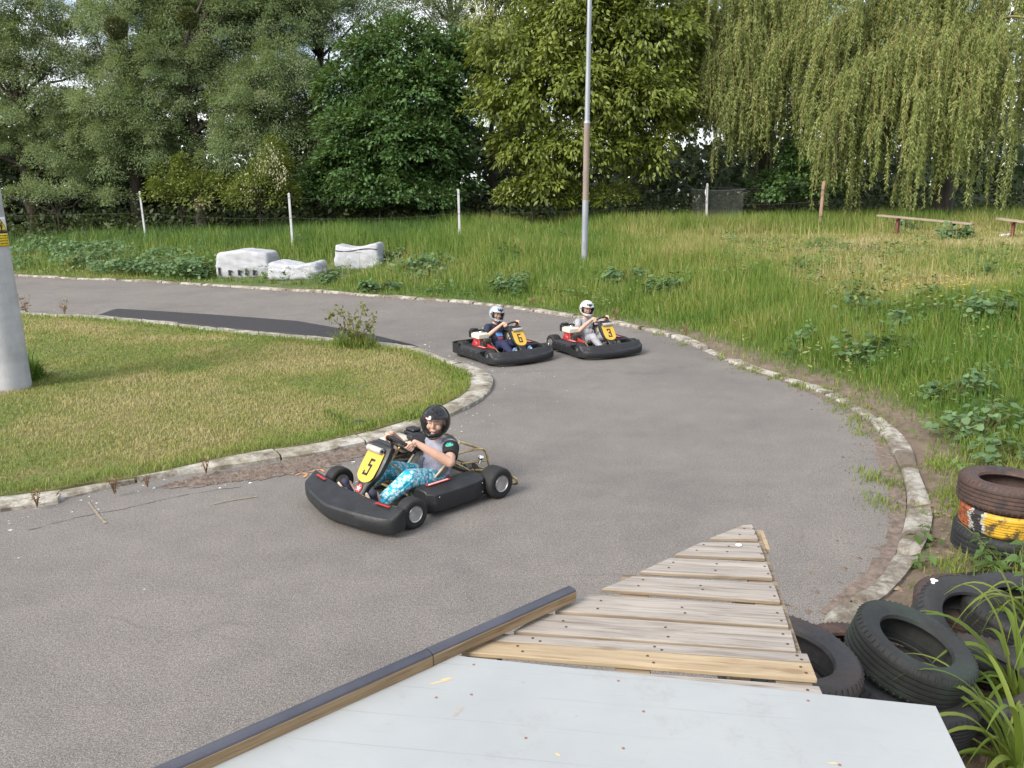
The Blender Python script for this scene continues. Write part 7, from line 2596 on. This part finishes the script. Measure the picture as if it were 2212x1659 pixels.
rr = random.Random(8)
gp = at(2195, 1640, .0)
def specs(n_, lo, hi, r0, r1, t0, t1): return [(rr.uniform(lo, hi), rr.uniform(r0, r1), rr.uniform(t0, t1), rr.uniform(.12, .42)) for _ in range(n_)]
b0 = at(2195, 1560, .05)
grass_plant('tall broad-bladed grass at the lower right arching over the tyres', (b0.x + .06, b0.y, .0), [(2.75, .62, .62, .18), (2.55, .78, .66, .45), (3.0, .55, .50, .30), (2.3, .45, .72, .15), (3.3, .60, .42, .30), (2.0, .35, .80, .1), (1.2, .4, .75, .15), (3.6, .45, .45, .35)] + specs(14, 1.4, 4.4, .3, .6, .3, .6), .035)
b1 = at(2190, 1690, .05)
grass_plant('dense tuft of broad grass blades in the bottom right corner', (b1.x + .05, b1.y, .0), specs(34, 1.2, 4.6, .3, .7, .25, .62), .031)
b2 = at(2262, 1480, .05)
grass_plant('broad grass at the right edge above the bottom corner', (b2.x + .02, b2.y, .0), specs(22, 1.8, 4.2, .3, .6, .35, .75), .034)
b3 = at(2110, 1395, .0)
grass_plant('slender pale grass growing out of the tyre with the white splash', (b3.x, b3.y - .35, .10), specs(12, 0, 6.28, .15, .3, .3, .45), .012)

NETTLE = leaf_mat('nettle_leaf', [(0, (0.05, 0.10, 0.025)), (1, (0.11, 0.18, 0.05))], trans=0.3)


def nettle(label, base, n_st, hgt, spread, seed):
    g = np.random.default_rng(seed)
    e = empty('nettle', base, 0, label, 'nettle', 'nettles around the tyres')
    P, D, Nn, Ln, paths = [], [], [], [], []
    for s in range(n_st):
        h = hgt * g.uniform(.6, 1.1)
        a = g.random() * 6.28; r_ = spread * math.sqrt(g.random())
        p0 = np.array((r_ * math.cos(a), r_ * math.sin(a), -.03)); p2 = p0 + np.array((g.normal(0, .12), g.normal(0, .12), h)); p1 = (p0 + p2) / 2 + np.array((g.normal(0, .04), g.normal(0, .04), .05))
        c_ = curve3(p0, p1, p2, 10); paths.append(c_)
        nd = int(h / .055)
        for k in range(nd):
            t = .2 + .8 * k / nd
            q = c_[min(9, int(t * 9))]
            for z in (0, 1):
                b_ = k * 1.57 + z * PI + g.normal(0, .3)
                P.append(q); D.append((math.cos(b_), math.sin(b_), g.normal(-.15, .25))); Nn.append((0, 0, 1)); Ln.append(.11 * (1.15 - .6 * t) * g.uniform(.8, 1.2))
    P, D, Nn, Ln = np.array(P), unit(np.array(D, float)), np.array(Nn, float) + g.normal(0, .25, (len(P), 3)), np.array(Ln)
    S_ = unit(np.cross(D, Nn)); U = np.cross(S_, D)
    uv = np.array([(0, 0), (.12, .22), (.32, .30), (.62, .19), (1, 0), (.62, -.19), (.32, -.30), (.12, -.22)])
    V = P[:, None] + Ln[:, None, None] * (uv[None, :, 0, None] * D[:, None] + uv[None, :, 1, None] * S_[:, None] + (.25 * np.abs(uv[None, :, 1, None]) - .18 * uv[None, :, 0, None] ** 2) * U[:, None])
    q = np.arange(len(P))[:, None] * 8
    F4 = np.concatenate([q + np.array(k) for k in ((0, 1, 2, 3), (0, 3, 4, 5), (0, 5, 6, 7))])
    np_mesh('leaves', V.reshape(-1, 3), [F4], NETTLE, e, np.repeat(g.random(len(P)), 8))
    V, F = tubes_np(paths, [np.linspace(.005, .002, 10)] * len(paths), 5)
    np_mesh('stems', V, [F], STEM, e)
    return e


q = at(2110, 1235, 0); nettle('young nettle with serrated leaves in front of the black bottom tyre', (q.x - .02, q.y - .12, .03), 3, .19, .07, 1)
q = at(2215, 1285, 0); nettle('tall nettles in front of the stack at the right edge', (q.x + .05, q.y, .03), 12, .50, .17, 2)
q = at(2180, 1330, 0); nettle('nettles right of the pipe at the edge of the picture', (q.x + .1, q.y, .03), 8, .40, .16, 3)
q = at(2215, 1440, 0); nettle('nettles at the right edge above the broad grass', (q.x + .06, q.y - .1, .03), 12, .62, .2, 4)
q = at(1995, 1235, 0); nettle('small nettle left of the pipe by the kerb', (q.x, q.y, .03), 4, .16, .07, 5)
q = at(2035, 1190, 0); nettle('small nettle at the left foot of the tyre stack', (q.x - .03, q.y + .1, .03), 5, .15, .09, 6)

# dead leaves and bits on the bare soil at the right
N = 2600
x = rng.uniform(.8, 4.2, N); y = rng.uniform(2.2, 6.6, N)
d = sdist(x, y); k = (d > .1)
x, y, d = x[k], y[k], d[k]
crumbs('dead_leaves', x, y, bank(x, y, d) + .003, rng.gamma(2.0, .008, len(x)), pmat('dead_leaf', (0.26, 0.19, 0.13), (0.12, 0.085, 0.06), 40, 0.95), flat=.4)
tq = []
for _ in range(90):
    X, Y = random.uniform(1955, 2120), random.uniform(1000, 1290)
    p = at(X, Y, 0); tq.append((p.x, p.y, bz(p.x, p.y)))
tufts('soil_tufts', [t for t in tq if sdist(t[0], t[1])[0] > .3], 40, .10, .10, .5)
ST = pmat('grey_stone', (0.34, 0.30, 0.26), (0.22, 0.19, 0.16), 8, 0.9, bump=.6, bscale=30)
q = at(2160, 1490, .03)
tag(MB().ball((0, 0, 0), (.075, .06, .04), sub=3).build('stone', ST, None, smooth=180, loc=(q.x, q.y, .03)), 'pale flat stone among the broad grass below the tyres', 'stone')
